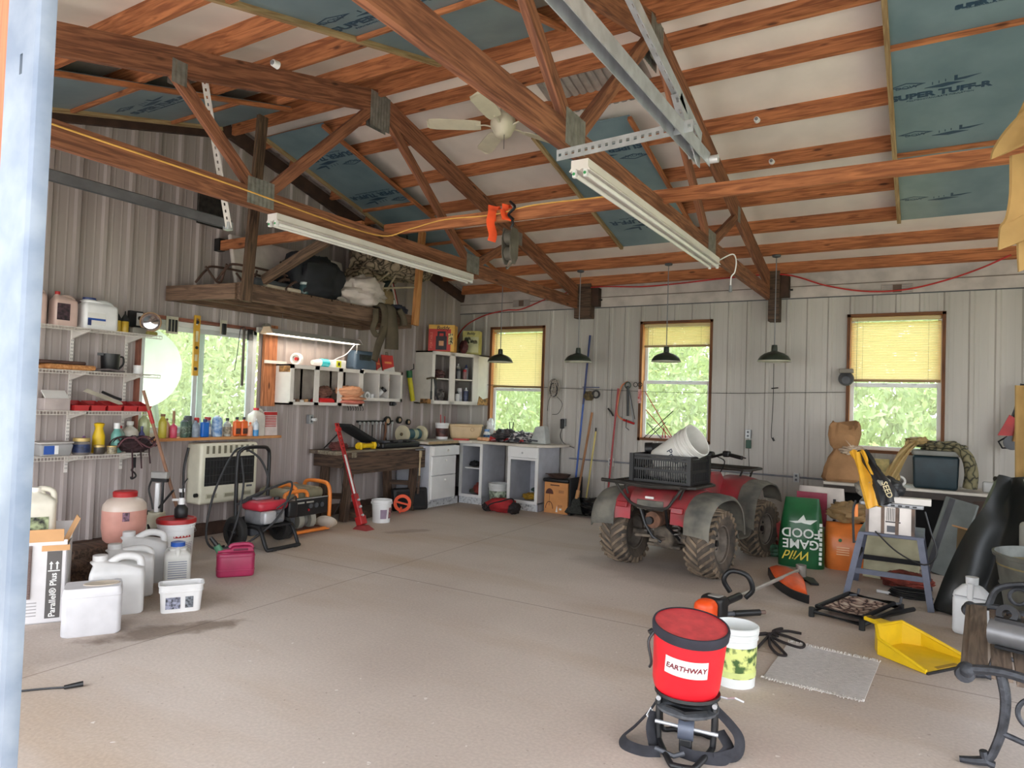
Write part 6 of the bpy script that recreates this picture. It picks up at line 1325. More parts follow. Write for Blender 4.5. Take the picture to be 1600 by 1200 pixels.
lump('green_folder',(-4.76,8.74,.214),(.26,.2,.09),mat('folder_green',(58,84,78),r=.6),amp=.2,seed=56,label='dark green folded sheet on the yellow bag in the cabinet',cat='sheet')
pail('white pail with a green printed label between the base cabinets',(-5.31,8.50,0),.33,.145,mat('pail_grey',(206,208,206),r=.45,v=.08),rz=R(60),band=mat('pail_print',(176,188,166),r=.6,v=.4,s=20),ribs=2)
t=thing('red_duffel','red bag with black trim lying on the floor by the cabinets','bag',group=None)
p=atz(783,800);RB=mat('duffel_red',(170,40,44),r=.8,v=.2,s=6)
lump('body',(p.x,p.y+.02,0),(.50,.26,.19),RB,amp=.2,sc=2.0,seed=61,parent=t);lump('black_end',(p.x+.22,p.y-.02,0),(.13,.24,.15),mat('duffel_black',(38,30,32),r=.8),amp=.25,seed=62,parent=t);lump('black_end',(p.x-.21,p.y,0),(.13,.24,.12),MATS['duffel_black'],amp=.25,seed=63,parent=t)
MB().tube([(p.x-.18,p.y-.1,.03),(p.x-.1,p.y-.12,.11),(p.x+.05,p.y-.08,.16),(p.x+.18,p.y-.02,.20),(p.x+.25,p.y-.08,.12)],.009,n=6,smooth=5).build('trim',BLACKM,t);settle(t)
t=thing('printed_box','orange brown printed carton standing at the right end of the cabinets','box',(-4.36,8.60,0));OB=mat('carton_orange',(204,142,86),r=.8,v=.06)
MB().box(-.18,.18,-.14,.14,0,.42).build('carton',OB,t,bev=.003)
b=MB();y=-.1415
b.prism([(-.10+.06*math.cos(a),.26+.075*math.sin(a))for a in[R(180*k/10)for k in range(11)]],y,y+.0015,'y').box(-.102,-.098,y,y+.0015,.1,.27)
for k in range(10):a0,a1=R(18*k),R(18*k+18);b.prism([(-.10+.06*math.cos(a0),.06+.1*math.sin(a0)),(-.10+.06*math.cos(a1),.06+.1*math.sin(a1)),(-.10+.05*math.cos(a1),.06+.09*math.sin(a1)),(-.10+.05*math.cos(a0),.06+.09*math.sin(a0))],y,y+.0015,'y')
b.build('printed_picture',mat('print_brown',(84,44,34),r=.7),t,sm=False)
[MB().box(*q).build('printed_patch',mat('print_tan',(176,120,76),r=.7),t,sm=False)for q in((.04,.12,y,y+.0015,.28,.32),(.03,.10,y,y+.0015,.09,.12))]
MB().prism([(.0,.02),(.03,.02),(.02,.11)],y,y+.0015,'y').box(.055,.09,y,y+.0015,.05,.075).build('white_print',LABELW,t,sm=False);MB().box(-.09,.05,y,y+.0015,.375,.39).build('title_strip',mat('print_brown',(84,44,34)),t)
t=thing('griddle','rusty black griddle and pan stacked on the orange brown carton','pan',(-4.37,8.60,.421));MB().rbox(.0,0,0,.05,.40,.30,.02).build('griddle',BLACK,t);MB().lathe([(0,.05),(.12,.055),(.165,.10),(.16,.10),(.11,.065),(0,.065)],(-.02,0,0),n=28,cap=False).build('pan',mat('rust_pan',(92,70,60),r=.7,v=.3,s=14),t);MB().box(-.31,-.16,-.02,.02,.09,.10).build('pan_handle',mat('rust_pan',(92,70,60)),t)
tag(MB().cbox((-4.13,8.60,.25),(.03,.36,.5)).build('dark_board',BLACKM,bev=.004),'thin black board standing behind the orange brown carton','board')
lump('garbage_bag',(-3.86,8.66,0),(.62,.42,.23),mat('bag_gloss_black',(22,22,24),r=.25,v=.2),amp=.35,sc=3.2,seed=71,label='shiny black plastic bag heaped at the foot of the brooms',cat='bag')
Z=.9215
pail('small white paint pail with dark drips at the left end of the counter',(-6.18,8.25,Z),.24,.10,WHITE,band=mat('paint_drip',(96,52,46),r=.5,v=.4,s=14),ribs=3,handle=False)
for k,(dx,h_)in enumerate(((-.02,.12),(.03,.10))):tag(MB().cyl((-6.18+dx,8.25+.03*k,Z+.10),(-6.2+dx*1.5,8.27,Z+.24+h_),.007,n=8).build('paint_brush',RED),'thin red handle poking out of the paint pail, %s'%('left' if k==0 else 'right'),'brush')
t=thing('beige_tub','long beige plastic tub with a lip on the corner counter','tub',(-6.02,8.62,Z),R(38));BT=mat('tub_beige',(206,180,140),r=.5,v=.06)
MB().rbox(0,0,0,.22,.50,.26,.04,taper=.9).build('tub',BT,t);MB().rbox(0,0,.20,.225,.53,.29,.05,tz=.006).build('lip',BT,t);MB().lathe([(.025,-.003),(.03,0),(.025,.003)],(.1,-.135,.15),n=18,axis=RX(90),cap=False).build('moulded_ring',mat('tub_shadow',(180,152,112),r=.5),t)
t=bottle('white bottle with blue label right of the beige tub',(-5.72,8.76,Z),.16,.05,WHITE,mat('lid_blue',(110,150,200),r=.4),cap_h=.03,neck=.7,band=mat('label_blue',(90,140,200),r=.5,v=.4,s=40))
t=thing('orange_packet','peach and red packet lying on the counter in front of the window','packet',(-5.60,8.52,Z),R(8));MB().rbox(0,0,0,.05,.20,.12,.02).build('packet',mat('packet_peach',(232,176,130),r=.5,v=.2,s=20),t);MB().rbox(.14,.02,0,.08,.09,.12,.02).build('red_cup',RED,t)
tag(MB().cbox((-5.86,8.30,Z+.012),(.22,.1,.022),Euler((0,0,R(20)))).build('red_box',mat('flat_red',(190,70,62),r=.6)),'flat red packet at the front edge of the corner counter','packet')
lump('grey_junk',(-5.30,8.62,Z),(.34,.34,.18),mat('junk_grey',(92,86,86),r=.7,v=.5,s=14,c2=(40,38,40)),amp=.45,sc=3.4,seed=81,label='dark grey crumpled heap on the counter below the window, left',cat='heap');lump('black_white_junk',(-5.02,8.60,Z),(.34,.32,.15),mat('junk_bw',(70,70,76),r=.6,v=.5,s=18,c2=(210,206,204),sharp=(.42,.5)),amp=.5,sc=3.8,seed=82,label='black and white crumpled heap on the counter beside the grey cone',cat='heap')
rr_=random.Random(9)
for k in range(6):
 c=Vector((-5.35+k*.10,8.45+.05*(k%2),Z));lb='dark hand tool among the clutter on the counter, %s from the left'%ORD[k];a=rr_.uniform(-.8,.8);d=Vector((math.cos(a),math.sin(a),.1))
 t=thing('hand_tool',lb,'tool',group='hand tools on the counter');MB().tube([c+Vector((0,0,.03)),c+d*.07+Vector((0,0,.045)),c+d*.15+Vector((0,0,.03))],.012,n=8).build('grip',[BLACK,RED,GREYD][k%3],t);MB().tube([c+Vector((0,0,.03)),c-d*.09+Vector((0,0,.028))],.006,n=6).build('shank',STEEL,t);settle(t)
tag(MB().at(T(-4.74,8.66,Z)).loft([[(-.13,-.09,0),(.13,-.09,0),(.13,.09,0),(-.13,.09,0)],[(-.06,-.07,.24),(.09,-.07,.26),(.09,.07,.26),(-.06,.07,.24)]]).build('grey_cover',mat('cover_pale',(186,190,186),r=.6,v=.12),bev=.02),'pale grey tapered cover at the right end of the counter','cover')
t=thing('white_bag','white crumpled plastic bag at the left corner of the window sill','bag');lump('bag',(-5.78,8.95,.995),(.12,.1,.24),WHITE,amp=.3,seed=90,parent=t);settle(t)
t=thing('wire_gauge','small wire stand on the sill of the corner window','stand');MB().cyl((-5.42,8.97,.995),(-5.42,8.97,1.08),.05,n=16).build('base',mat('pale_base',(206,204,196),r=.4),t);MB().tube([(-5.44,8.97,1.06),(-5.45,8.97,1.2),(-5.38,8.97,1.2),(-5.40,8.97,1.06)],.008,n=6).build('wire',DKMET,t);settle(t)
t=thing('corner_cabinet','white diagonal wall cabinet without doors in the room corner','cabinet')
z0,z1=1.44,2.205;A,B_,C_,D_=(XL+.025,7.915),(-6.15,7.915),(-5.89,8.72),(-5.89,9.03);cor=(XL+.025,9.03)
pl=[A,B_,C_,D_,cor]
MB().prism(pl,z1-.018,z1).prism(pl,z0,z0+.018).build('top_bottom',WHITEP,t);MB().prism([(x*.98+cor[0]*.02,y*.995+cor[1]*.005)for x,y in pl],1.80,1.818).build('shelf',WHITEP,t)
MB().box(A[0],B_[0],A[1],A[1]+.018,z0,z1).build('side_panel',mat('cab_side_grey',(196,190,180),r=.6,v=.06),t,sm=False);MB().box(C_[0]-.018,C_[0],C_[1],D_[1],z0,z1).build('side_panel',WHITEP,t,sm=False)
dv=Vector((C_[0]-B_[0],C_[1]-B_[1],0));ln=dv.length;mt=frame((B_[0],B_[1],0),dv,(0,0,1))
b=MB().at(mt)
for a,c in((0,.05),(.37*ln-.0,.37*ln+.10),(ln-.10,ln)):b.box(a,c,z0,z1,-.01,.01)
for a,c in((z0,z0+.05),(z1-.05,z1)):b.box(0,ln,a,c,-.01,.01)
b.build('face_frame',WHITEP,t,sm=False)
CH=mat('chip_brown',(176,128,76));MB().box(A[0]+.12,B_[0],A[1]-.002,A[1],z0,z0+.07).build('chipped_corner',CH,t,sm=False);MB().prism([(C_[1],z0),(D_[1],z0),(D_[1],z0+.12),(C_[1]+.16,z0+.09),(C_[1]+.05,z0+.14)],C_[0],C_[0]+.002,'x').build('chipped_corner',CH,t,sm=False)
settle(t)
mtI=mt
def inc(u,back,z):return mtI@Vector((u,z,-back))
for k,(u,bk,z,h,r_2,m,m2,lb)in enumerate(((.50,.2,1.819,.22,.045,mat('maroon_can',(86,50,56),r=.4),BLACK,'dark maroon bottle on the upper shelf of the corner cabinet'),(.57,.12,1.819,.16,.032,GREY,GREYD,'grey can on the upper shelf of the corner cabinet'),(.62,.2,1.819,.24,.032,mat('oil_pale',(176,170,156),r=.4,v=.2),WHITE,'tall pale bottle with a white spout in the corner cabinet'),(.67,.1,1.819,.15,.03,mat('can_red_grey',(150,110,110),r=.4),RED,'short reddish grey can in the corner cabinet'),(.74,.16,1.819,.23,.036,mat('can_silver',(170,172,176),r=.35,m=.3),BLUED,'silver can with dark blue cap in the corner cabinet'),(.50,.2,1.459,.22,.04,mat('pale_bottle',(190,186,176),r=.4),BLACK,'pale bottle with black cap on the bottom of the corner cabinet'),(.56,.12,1.459,.18,.034,WHITE,GREYD,'white can on the bottom of the corner cabinet'),(.63,.16,1.459,.23,.04,mat('can_white_blue',(196,200,206),r=.4,v=.2,s=30),WHITE,'white spray can on the bottom of the corner cabinet'),(.72,.12,1.459,.24,.04,mat('can_blue_white',(80,88,120),r=.4,v=.3,s=30),WHITE,'navy can with white cap on the bottom of the corner cabinet'))):
 p=inc(u,bk,z);can(lb,tuple(p),h,r_2,m,m2,domed=bool(k%2),group='cans in the corner cabinet')
p=inc(.17,.12,1.819);lump('pipe_fittings',tuple(p),(.22,.22,.12),mat('fitting_red',(120,76,72),r=.6,v=.5,s=30,c2=(40,36,40)),amp=.5,sc=3.5,seed=101,label='heap of dark red fittings on the upper left shelf of the corner cabinet',cat='fittings')
p=inc(.17,.10,1.459);lump('wire_coil',tuple(p),(.22,.22,.2),mat('coil_grey',(120,112,110),r=.6,v=.5,s=30,c2=(50,46,48)),amp=.4,sc=3.2,seed=102,label='grey coil of wire in the lower left of the corner cabinet',cat='wire')
t=thing('hammer','hammer hanging on the left edge of the corner cabinet','hammer');hx,hy=-6.13,7.895;MB().cyl((hx,hy,1.52),(hx,hy,1.80),.011,.009,n=10).build('handle',DKMET,t);MB().cyl((hx,hy,1.50),(hx,hy,1.62),.015,n=10).build('grip',BLACK,t);MB().tube([(hx-.09,hy,1.80),(hx,hy,1.815),(hx+.05,hy,1.81),(hx+.08,hy,1.795)],.014,n=8).build('head',mat('hammer_head',(110,100,84),r=.5,m=.5),t);settle(t)
t=thing('pry_tool','dark curved pry tool hanging beside the hammer on the corner cabinet','tool');MB().tube([(hx+.06,hy-.01,1.80),(hx+.08,hy-.01,1.7),(hx+.10,hy-.01,1.58),(hx+.14,hy-.01,1.50)],.016,n=8,smooth=4,flat=.5).build('bar',DKMET,t);settle(t)
t=thing('yellow_torch','yellow tube hand pump with green head hanging left of the corner cabinet','pump');p0=atx(640,590,XL+.08);p1=atx(645,626,XL+.08);MB().cyl(p1,p0,.035,n=16).build('tube',mat('pump_yellow',(206,196,40),r=.35),t);MB().cyl(p0,p0+Vector((0,-.01,.10)),.042,n=16).build('head',GREEN,t);MB().tube([p0+Vector((0,0,.1)),p0+Vector((.03,.05,.13)),p0+Vector((.0,.08,.2))],.008,n=6).build('hook',BLACK,t);settle(t)
t=thing('heater_box','red and yellow carton with a picture of a dark canister on the corner cabinet','box',(-6.14,8.14,2.2065),R(27));w_,d_,h_=.38,.26,.385
MB().box(-w_/2,w_/2,-d_/2,d_/2,0,h_).build('carton',mat('box_yellow',(226,176,84),r=.6,v=.06),t,bev=.002)
MB().box(-w_/2,w_*.36,-d_/2-.001,-d_/2,0,h_*.84).build('red_panel',mat('box_red',(196,60,56),r=.6),t,sm=False);MB().box(w_/2,w_/2+.001,-d_/2,d_/2,0,h_).build('side_print',mat('box_ochre',(222,160,80),r=.6,v=.2,s=10),t,sm=False)
b=MB();y=-d_/2-.002
b.box(-.08,.08,y,y+.001,.02,.22).box(-.06,-.03,y,y+.001,.22,.28).box(.03,.06,y,y+.001,.22,.28).box(-.06,.06,y,y+.001,.26,.29);b.build('canister_picture',mat('pic_dark',(46,36,44),r=.6),t,sm=False);MB().box(-.035,.035,y-.001,y,.08,.15).build('picture_label',mat('box_peach',(210,150,110),r=.6),t,sm=False)
text('Buddy',.075,mat('pic_dark',(46,36,44)),t,frame((.02,y,.34),(1,0,0),(0,0,1)),bold=.001,shear=.2)
mr=frame((-.145,y,.16),(0,0,1),(-1,0,0));text('PORTABLE',.05,mat('box_pink',(230,130,110),r=.6),t,mr)
MB().box(.10,.17,y-.001,y+.001,.10,.26).build('inset_pictures',mat('inset',(236,214,150),r=.6,v=.5,s=40),t,sm=False)
lump('red_black_item',(-6.0,8.48,2.2065),(.14,.1,.2),mat('item_red_dark',(96,38,40),r=.6,v=.3),amp=.2,seed=111,label='dark red item standing between the two cartons on the corner cabinet',cat='item')
t=thing('heater_box','smaller yellow green carton with black trees print on the corner cabinet','box',(-6.03,8.74,2.2065),R(22));MB().box(-.13,.13,-.1,.1,0,.36).build('carton',mat('box_olive',(190,182,110),r=.6,v=.12),t,bev=.002)
b=MB();y=-.101
for(x,z,a)in((-.07,.23,.035),(-.03,.24,.03),(.02,.20,.03),(.07,.19,.035),(-.05,.19,.03)):b.prism([(x-a,z-a*.7),(x+a,z-a*.7),(x+a*.8,z+a*.5),(x,z+a),(x-a*.8,z+a*.6)],y,y+.001,'y')
b.build('printed_trees',mat('print_black_green',(36,40,34),r=.6),t,sm=False);MB().box(-.12,.12,y,y+.0006,.03,.27).build('picture_field',mat('field_pale',(206,204,156),r=.6,v=.15,s=5),t,sm=False);text('Buddy',.05,mat('print_black_green',(36,40,34)),t,frame((.0,y-.001,.32),(1,0,0),(0,0,1)),bold=.001,shear=.2)
yw=YB-.06
def pole(name,label,cat,pts,r,m,extra=None):
 t=thing(name,label,cat);MB().tube(pts,r,n=10).build('shaft',m,t)
 if extra:extra(t)
 return settle(t)
a,c=aty(922,524,yw),aty(895,795,yw-.12)
pole('push_pole','blue pole with dark top standing against the back wall','pole',[c,c.lerp(a,.6)],.014,BLUE,lambda t:MB().cyl(c.lerp(a,.6),a,.015,n=10).build('upper_shaft',BLUED,t))
a,c=aty(925,645,yw-.02),Vector((-4.06,8.50,.24));pole('broom','broom with brown wooden handle leaning on the back wall','broom',[c,a],.017,mat('broom_handle',(168,118,80),r=.65,v=.2,s=4),lambda t:(MB().at(frame(c,(1,0,0),a-c)).loft([[(-.03,0,-.02),(.03,0,-.02),(.03,0,.02),(-.03,0,.02)],[(-.13,-.22,-.03),(.13,-.22,-.03),(.13,-.22,.03),(-.13,-.22,.03)]]).build('bristles',mat('bristle_dark',(56,58,54),r=.9,v=.3,s=60),t),MB().cyl(c-(a-c).normalized()*.02,c+(a-c).normalized()*.10,.028,n=12).build('socket',mat('socket_tan',(196,146,96),r=.6),t)))
a,c=aty(931,674,yw),Vector((-4.05,8.72,.02));pole('broom','thin yellow handle leaning on the back wall right of the broom','handle',[c,a],.011,mat('pale_yellow',(214,196,112),r=.5),lambda t:MB().cyl(a,a+Vector((0,0,.05)),.012,n=8).build('end_grip',BLACK,t))
a,c=aty(966,607,yw),aty(948,760,yw-.05);c.z=.02;pole('red_pole','thin red pole standing against the back wall by the bow saw','pole',[c,a],.013,mat('pole_red',(164,56,60),r=.5),None)
t=thing('bow_saw','orange bow saw hung on the back wall left of the middle window','saw');pts=[aty(x,y,yw)for x,y in((981,596),(971,604),(966,625),(964,645),(970,654),(982,659))];MB().tube(pts,.014,n=8,smooth=4,flat=.7).build('frame',mat('saw_orange',(206,124,84),r=.5),t);MB().tube([aty(981,596,yw),aty(990,662,yw)],.01,n=6,flat=.3).build('blade',GREY,t);MB().tube([aty(974,656,yw),aty(991,662,yw)],.016,n=8).build('handle',RED,t);settle(t)
t=thing('bolt_puller','black strap and tool hung on the back wall inside the bow saw','tool');MB().tube([aty(981,603,yw-.03),aty(981,650,yw-.03)],.018,n=8).build('bar',BLACK,t);q=aty(981,602,yw-.03);MB().lathe([(.035,-.01),(.05,0),(.035,.01)],q,n=20,axis=RX(90),cap=False).build('ring',mat('ring_green',(60,76,66),r=.5),t);MB().tube([aty(984,612,yw-.03),aty(992,655,yw-.03)],.005,n=6).build('strap',BLACK,t);MB().tube([aty(979,655,yw-.03),aty(978,668,yw-.03),aty(983,672,yw-.03)],.006,n=6).build('hook',DKMET,t);settle(t)
t=thing('scissors','black handled scissors in a red sleeve hung beside the middle window','scissors')
for px in(993,1000):MB().lathe([(.026,-.006),(.034,0),(.026,.006)],aty(px,601,yw-.03),n=18,axis=RX(90),cap=False).build('finger_ring',BLACK,t)
q0,q1=aty(999,608,yw-.03),aty(1000,630,yw-.03);MB().box(q1.x-.03,q0.x+.035,yw-.04,yw-.03,q1.z,q0.z).build('sleeve',mat('sleeve_pale',(200,180,172),r=.6,v=.3,s=20,c2=(176,60,60)),t,sm=False);settle(t)
t=thing('key_chain','small chain and keys hung on the back wall left of the red pole','keys');MB().tube([aty(956,607,yw),aty(955,626,yw),aty(955,640,yw)],.004,n=5).build('chain',GREYD,t);MB().tube([aty(950,638,yw),aty(955,644,yw),aty(958,650,yw)],.012,n=6).build('keys',DKMET,t);settle(t)
t=thing('cable_bundle','tangle of pale cables hung on the back wall right of the corner window','cables');CW_=mat('cable_pale',(170,160,148),r=.6,v=.2);q=aty(866,607,yw-.03)
for k in range(9):a=k*.7;MB().tube([q+Vector((.06*math.cos(a+u)+.03*math.sin(a*3),-.004*k,.10*math.sin(a+u)+.04*math.cos(a*2)))for u in[i*PI/3 for i in range(6)]],.006,n=5,closed=True,smooth=3).build('loop',CW_ if k%3 else DKMET,t)
MB().tube([q+Vector((-.05,0,-.1)),q+Vector((-.09,0,-.2)),q+Vector((-.10,0,-.33))],.004,n=5,smooth=3).build('tail',DKMET,t);MB().tube([q+Vector((.03,0,-.1)),q+Vector((.14,0,-.22)),q+Vector((.08,0,-.36)),q+Vector((-.02,0,-.38))],.004,n=5,smooth=4).build('tail',DKMET,t);settle(t)
t=thing('work_gloves','brown and yellow work gloves and tape reel hung on the blue pole','gloves');q=aty(922,618,yw-.06);lump('gloves',(q.x-.02,q.y,q.z-.07),(.14,.08,.13),mat('glove_brown',(110,94,60),r=.9,v=.4,s=20,c2=(40,34,30)),amp=.3,seed=121,parent=t);MB().lathe([(.04,-.015),(.06,-.015),(.06,.015),(.04,.015),(.04,-.015)],(q.x+.09,q.y,q.z+.02),n=20,axis=RX(90),cap=False).build('tape_reel',DKMET,t);MB().box(q.x-.12,q.x+.14,q.y-.01,q.y+.005,q.z+.11,q.z+.122).build('cross_bar',BLUED,t);settle(t)
def hangline(name,label,cat,px,y0,y1,m=DKMET,r=.004):
 t=thing(name,label,cat);MB().tube([aty(px+3,y0,yw+.02),aty(px+2,(y0+y1)/2,yw+.02),aty(px-1,y1-8,yw+.02),aty(px+1,y1,yw+.02)],r,n=5,smooth=4).build('cord',m,t);return t
t=hangline('hanging_lead','black cord with plug hanging on the bare back wall below the rightmost pendant','cord',1206,568,686);q=aty(1208,607,yw);MB().tube([q+Vector((-.02,0,0)),q+Vector((.06,0,.01))],.008,n=6).build('knot',BLACK,t);q=aty(1207,684,yw);MB().cyl(q,q+Vector((.02,0,-.04)),.012,n=8).build('plug',BLACK,t);settle(t)
wallbox('grey outlet box on the back wall above the conduit, below the green plug',tuple(aty(1170,678,YB-.012)),-90)
q=aty(1170,688,YB-.07);t=thing('timer_plug','dark green timer plugged in the back wall outlet above the four wheeler handlebar','timer');MB().box(q.x-.03,q.x+.03,q.y-.03,q.y+.01,q.z-.10,q.z+.005).build('timer',mat('timer_green',(30,70,54),r=.5),t,bev=.005);MB().tube([(q.x,q.y,q.z-.1),(q.x+.01,q.y,q.z-.3),(q.x+.04,q.y,q.z-.5)],.004,n=5,smooth=3).build('cord',DKMET,t);settle(t)
q=aty(882,660,YB-.012);o=wallbox('grey outlet box on the back wall right of the corner counter',tuple(q),-90);MB().rbox(.07,0,-.09,.05,.05,.05,.01).build('adapter',BLACK,o);MB().tube([(.07,0,-.09),(.08,-.02,-.2),(.09,.05,-.3),(.06,.2,-.36)],.005,n=5,smooth=4).build('cord',BLACK,o)
t=thing('conduit','thin grey metal conduit running along the back wall','conduit');MB().cyl((-4.45,YB-.03,.72),(-.95,YB-.03,.70),.011,n=8).build('pipe',mat('conduit_grey',(138,140,148),r=.5,m=.3),t)
settle(t)
for px,py,lb in((1245,746,'white switch box on the conduit between the four wheeler and the kraft bag'),(956,722,'white switch box on the conduit behind the four wheeler')):
 q=aty(px,py,YB-.012);wallbox(lb,tuple(q),-90,m=WHITEP)
q=aty(1323,592,YB-.04);t=thing('round_speaker','round black lamp unit hung at the left edge of the right window','lamp');MB().at(T(q.x,q.y-.06,q.z)).lathe([(.0,-.05),(.07,-.04),(.085,0),(.08,.03),(0,.04)],n=26,axis=RX(90)).build('body',BLACK,t);MB().at(T(q.x,q.y-.10,q.z-.02)).lathe([(.05,0),(.045,.01),(.0,.015)],n=20,axis=RX(90)).build('lens',GREYD,t);MB().cbox((q.x,q.y-.06,q.z+.09),(.15,.09,.05)).build('bracket',mat('bracket_grey',(130,122,110),r=.5),t,bev=.006);settle(t)
for(px,w_,lb)in((815,.30,'square louvred vent in the eave band left of the left post block'),(1402,.32,'square louvred vent in the eave band above the right window')):
 q=aty(px,474 if px<1000 else 451,YB-.012);t=thing('eave_vent',lb,'vent',group='vents in the eave band');MB().box(q.x-w_/2,q.x+w_/2,q.y-.012,q.y-.001,q.z-.055,q.z+.055).build('frame',mat('vent_beige',(176,164,156),r=.6),t,bev=.003);MB().box(q.x-w_*.14,q.x+w_*.14,q.y-.016,q.y-.012,q.z-.045,q.z+.045).build('opening',mat('vent_dark',(104,84,74),r=.7),t);b=MB()
 for k in range(5):b.box(q.x-w_*.47,q.x+w_*.47,q.y-.015,q.y-.012,q.z-.045+k*.021,q.z-.04+k*.021)
 b.build('louvres',GREY,t,sm=False);settle(t)
t=thing('cross_braces','red and black thin stakes stacked crosswise on the sill of the middle window','stakes')
for k,((x0,y0),(x1,y1),m)in enumerate((((1008,612),(1052,687),RED),((1009,640),(1050,687),RED),((1006,684),(1052,642),BLACK),((1012,686),(1040,660),BLACK),((1011,660),(1035,687),GREYD))):MB().tube([aty(x0,y0,YB+.01),aty(x1,y1,YB+.01)],.006,n=6).build('stake',m,t)
q=aty(1038,684,YB+.0);MB().tube([q+Vector((-.03,0,0)),q+Vector((-.01,0,.14)),q+Vector((.02,0,0))],.01,n=6).build('red_clip',RED,t);settle(t)
t=thing('four_wheeler','muddy red four wheeler parked facing the back wall','ATV',(-2.075,6.30,0),R(-7.5))
MUD=mat('mud_tyre',(136,118,98),r=.95,v=.25,s=9,c2=(92,80,68),b=.6,bs=30);MUDL=mat('mud_light',(150,134,116),r=.95,v=.2,s=8,c2=(112,98,84));SIDEW=mat('sidewall',(66,64,62),r=.85,v=.25,s=8)
ARED=mat('atv_red',(156,42,52),r=.5,v=.14,s=5,c2=(116,58,56));FLARE=mat('muddy_flare',(112,108,98),r=.8,v=.2,s=6,c2=(72,72,68));RIMM=mat('rim_mud',(134,124,114),r=.7,m=.2,v=.2,s=10);ENG=mat('muddy_engine',(120,108,94),r=.85,v=.25,s=12,c2=(66,60,54))
def tyre(x,y,r,w,steer=0,outer=1):
 m=T(x,y,r)@RZ(steer)@RY(90);h=w/2
 o=MB().at(m).lathe([(r*.52,-h*.75),(r*.72,-h*.98),(r*.86,-h),(r*.95,-h*.86),(r*.975,-h*.5),(r*.98,0),(r*.975,h*.5),(r*.95,h*.86),(r*.86,h),(r*.72,h*.98),(r*.52,h*.75),(r*.50,0),(r*.52,-h*.75)],n=40,cap=False).build('tyre',mat('muddy_rubber',(98,86,74),r=.9,v=.3,s=8,c2=(58,54,50)),t)
 b=MB().at(m);n=24
 for k in range(n):
  for s_ in(-1,1):
   a=2*PI*(k+(.5 if s_>0 else 0))/n
   pts=[]
   for(f,da,hh)in((.04,.24,0),(.5,.06,0),(.97,-.10,.0)):
    for rr2 in(r*.94,r*1.03 if f<.9 else r*.97):
     for e in(-.045,.045):pts.append((rr2*math.cos(a+da+e),rr2*math.sin(a+da+e),s_*h*f))
   b.add(pts,[(0,1,3,2),(4,6,2,0),(6,7,3,2),(7,5,1,3),(8,10,6,4),(10,11,7,6),(11,9,5,7),(8,9,11,10)])
   if k%1==0:
    a2=a-.12;b.cbox((r*.90*math.cos(a2),r*.90*math.sin(a2),s_*h*.96),(.05,.03,.02),Euler((0,0,a2)))
 b.build('tread',MUD,o,ang=30)
 MB().at(m).lathe([(r*.53,-h*.8),(r*.56,-h*.82),(r*.5,-h*.6),(r*.47,0),(r*.5,h*.6),(r*.56,h*.82),(r*.53,h*.8)],n=32,cap=False).build('rim',RIMM,o)
 MB().at(m).lathe([(0,outer*h*.30),(r*.18,outer*h*.34),(r*.20,outer*h*.2),(r*.34,outer*h*.1),(r*.49,outer*h*.18),(r*.49,outer*h*.05),(0,outer*h*.0)],n=28).build('wheel_disc',RIMM,o)
 b=MB().at(m)
 for k in range(4):a=PI/4+PI/2*k;b.cyl((r*.27*math.cos(a),r*.27*math.sin(a),outer*h*.1),(r*.27*math.cos(a),r*.27*math.sin(a),outer*h*.28),.011,n=6)
 b.cyl((0,0,outer*h*.3),(0,0,outer*h*.48),.03,n=10);b.build('lug_nuts',DKMET,o)
for s_ in(-1,1):tyre(s_*.425,0,.30,.255,0,s_);tyre(s_*.42,1.24,.285,.20,-6,s_)
def arc_sheet(name,xs,prof,m,th=.012,rnd=0):
 """strip between x positions following (y,z) profile; xs: list of (x, dy, dz)"""
 pr2=spline([(0,y,z)for y,z in prof],4)
 n=len(pr2)-1
 def fn(u,v):
  i=u*n;k=min(int(i),n-1);p=pr2[k].lerp(pr2[k+1],i-k)
  q=v*(len(xs)-1);j=min(int(q),len(xs)-2);f=q-j;x=xs[j][0]*(1-f)+xs[j+1][0]*f;dz=xs[j][1]*(1-f)+xs[j+1][1]*f;sc_=xs[j][2]*(1-f)+xs[j+1][2]*f
  return(x,p.y*sc_,p.z+dz)
 return MB().sheet(fn,n,(len(xs)-1)*2,th).build(name,m,t,ang=60)
RP=[(-.42,.41),(-.415,.52),(-.36,.63),(-.22,.705),(0,.725),(.2,.70),(.34,.61),(.40,.48),(.42,.38)]
for s_ in(-1,1):
 arc_sheet('rear_flare',[(s_*.345,.0,.94),(s_*.45,.0,1),(s_*.55,-.012,1.0),(s_*.575,-.04,.98)],RP,FLARE)
 arc_sheet('rear_fender',[(s_*.20,.012,.88),(s_*.29,.015,.90),(s_*.35,.004,.94)],[(-.40,.46),(-.39,.57),(-.34,.65),(-.20,.715),(0,.735),(.2,.71),(.36,.62)],ARED)
arc_sheet('rear_deck',[(-.20,0,1),(0,.01,1),(.20,0,1)],[(-.345,.60),(-.33,.68),(-.25,.725),(-.05,.745),(.2,.74)],ARED)
MB().box(-.13,.13,-.365,-.34,.575,.66).build('tail_recess',FLARE,t,bev=.008);MB().cbox((0,-.37,.685),(.08,.012,.02)).build('warning_sticker',LABELW,t)
for s_ in(-1,1):
 MB().cbox((s_*.27,-.385,.60),(.11,.02,.05),Euler((R(-12),0,0))).build('tail_light',mat('tail_red',(140,24,30),r=.25),t,bev=.006)
MB().cyl((-.34,0,.30),(.34,0,.30),.032,n=14).build('rear_axle',ENG,t);MB().rbox(.0,.02,.20,.40,.20,.24,.04).build('gear_case',ENG,t);MB().cyl((.13,-.02,.30),(.33,-.02,.30),.05,n=14).build('brake_drum',ENG,t)
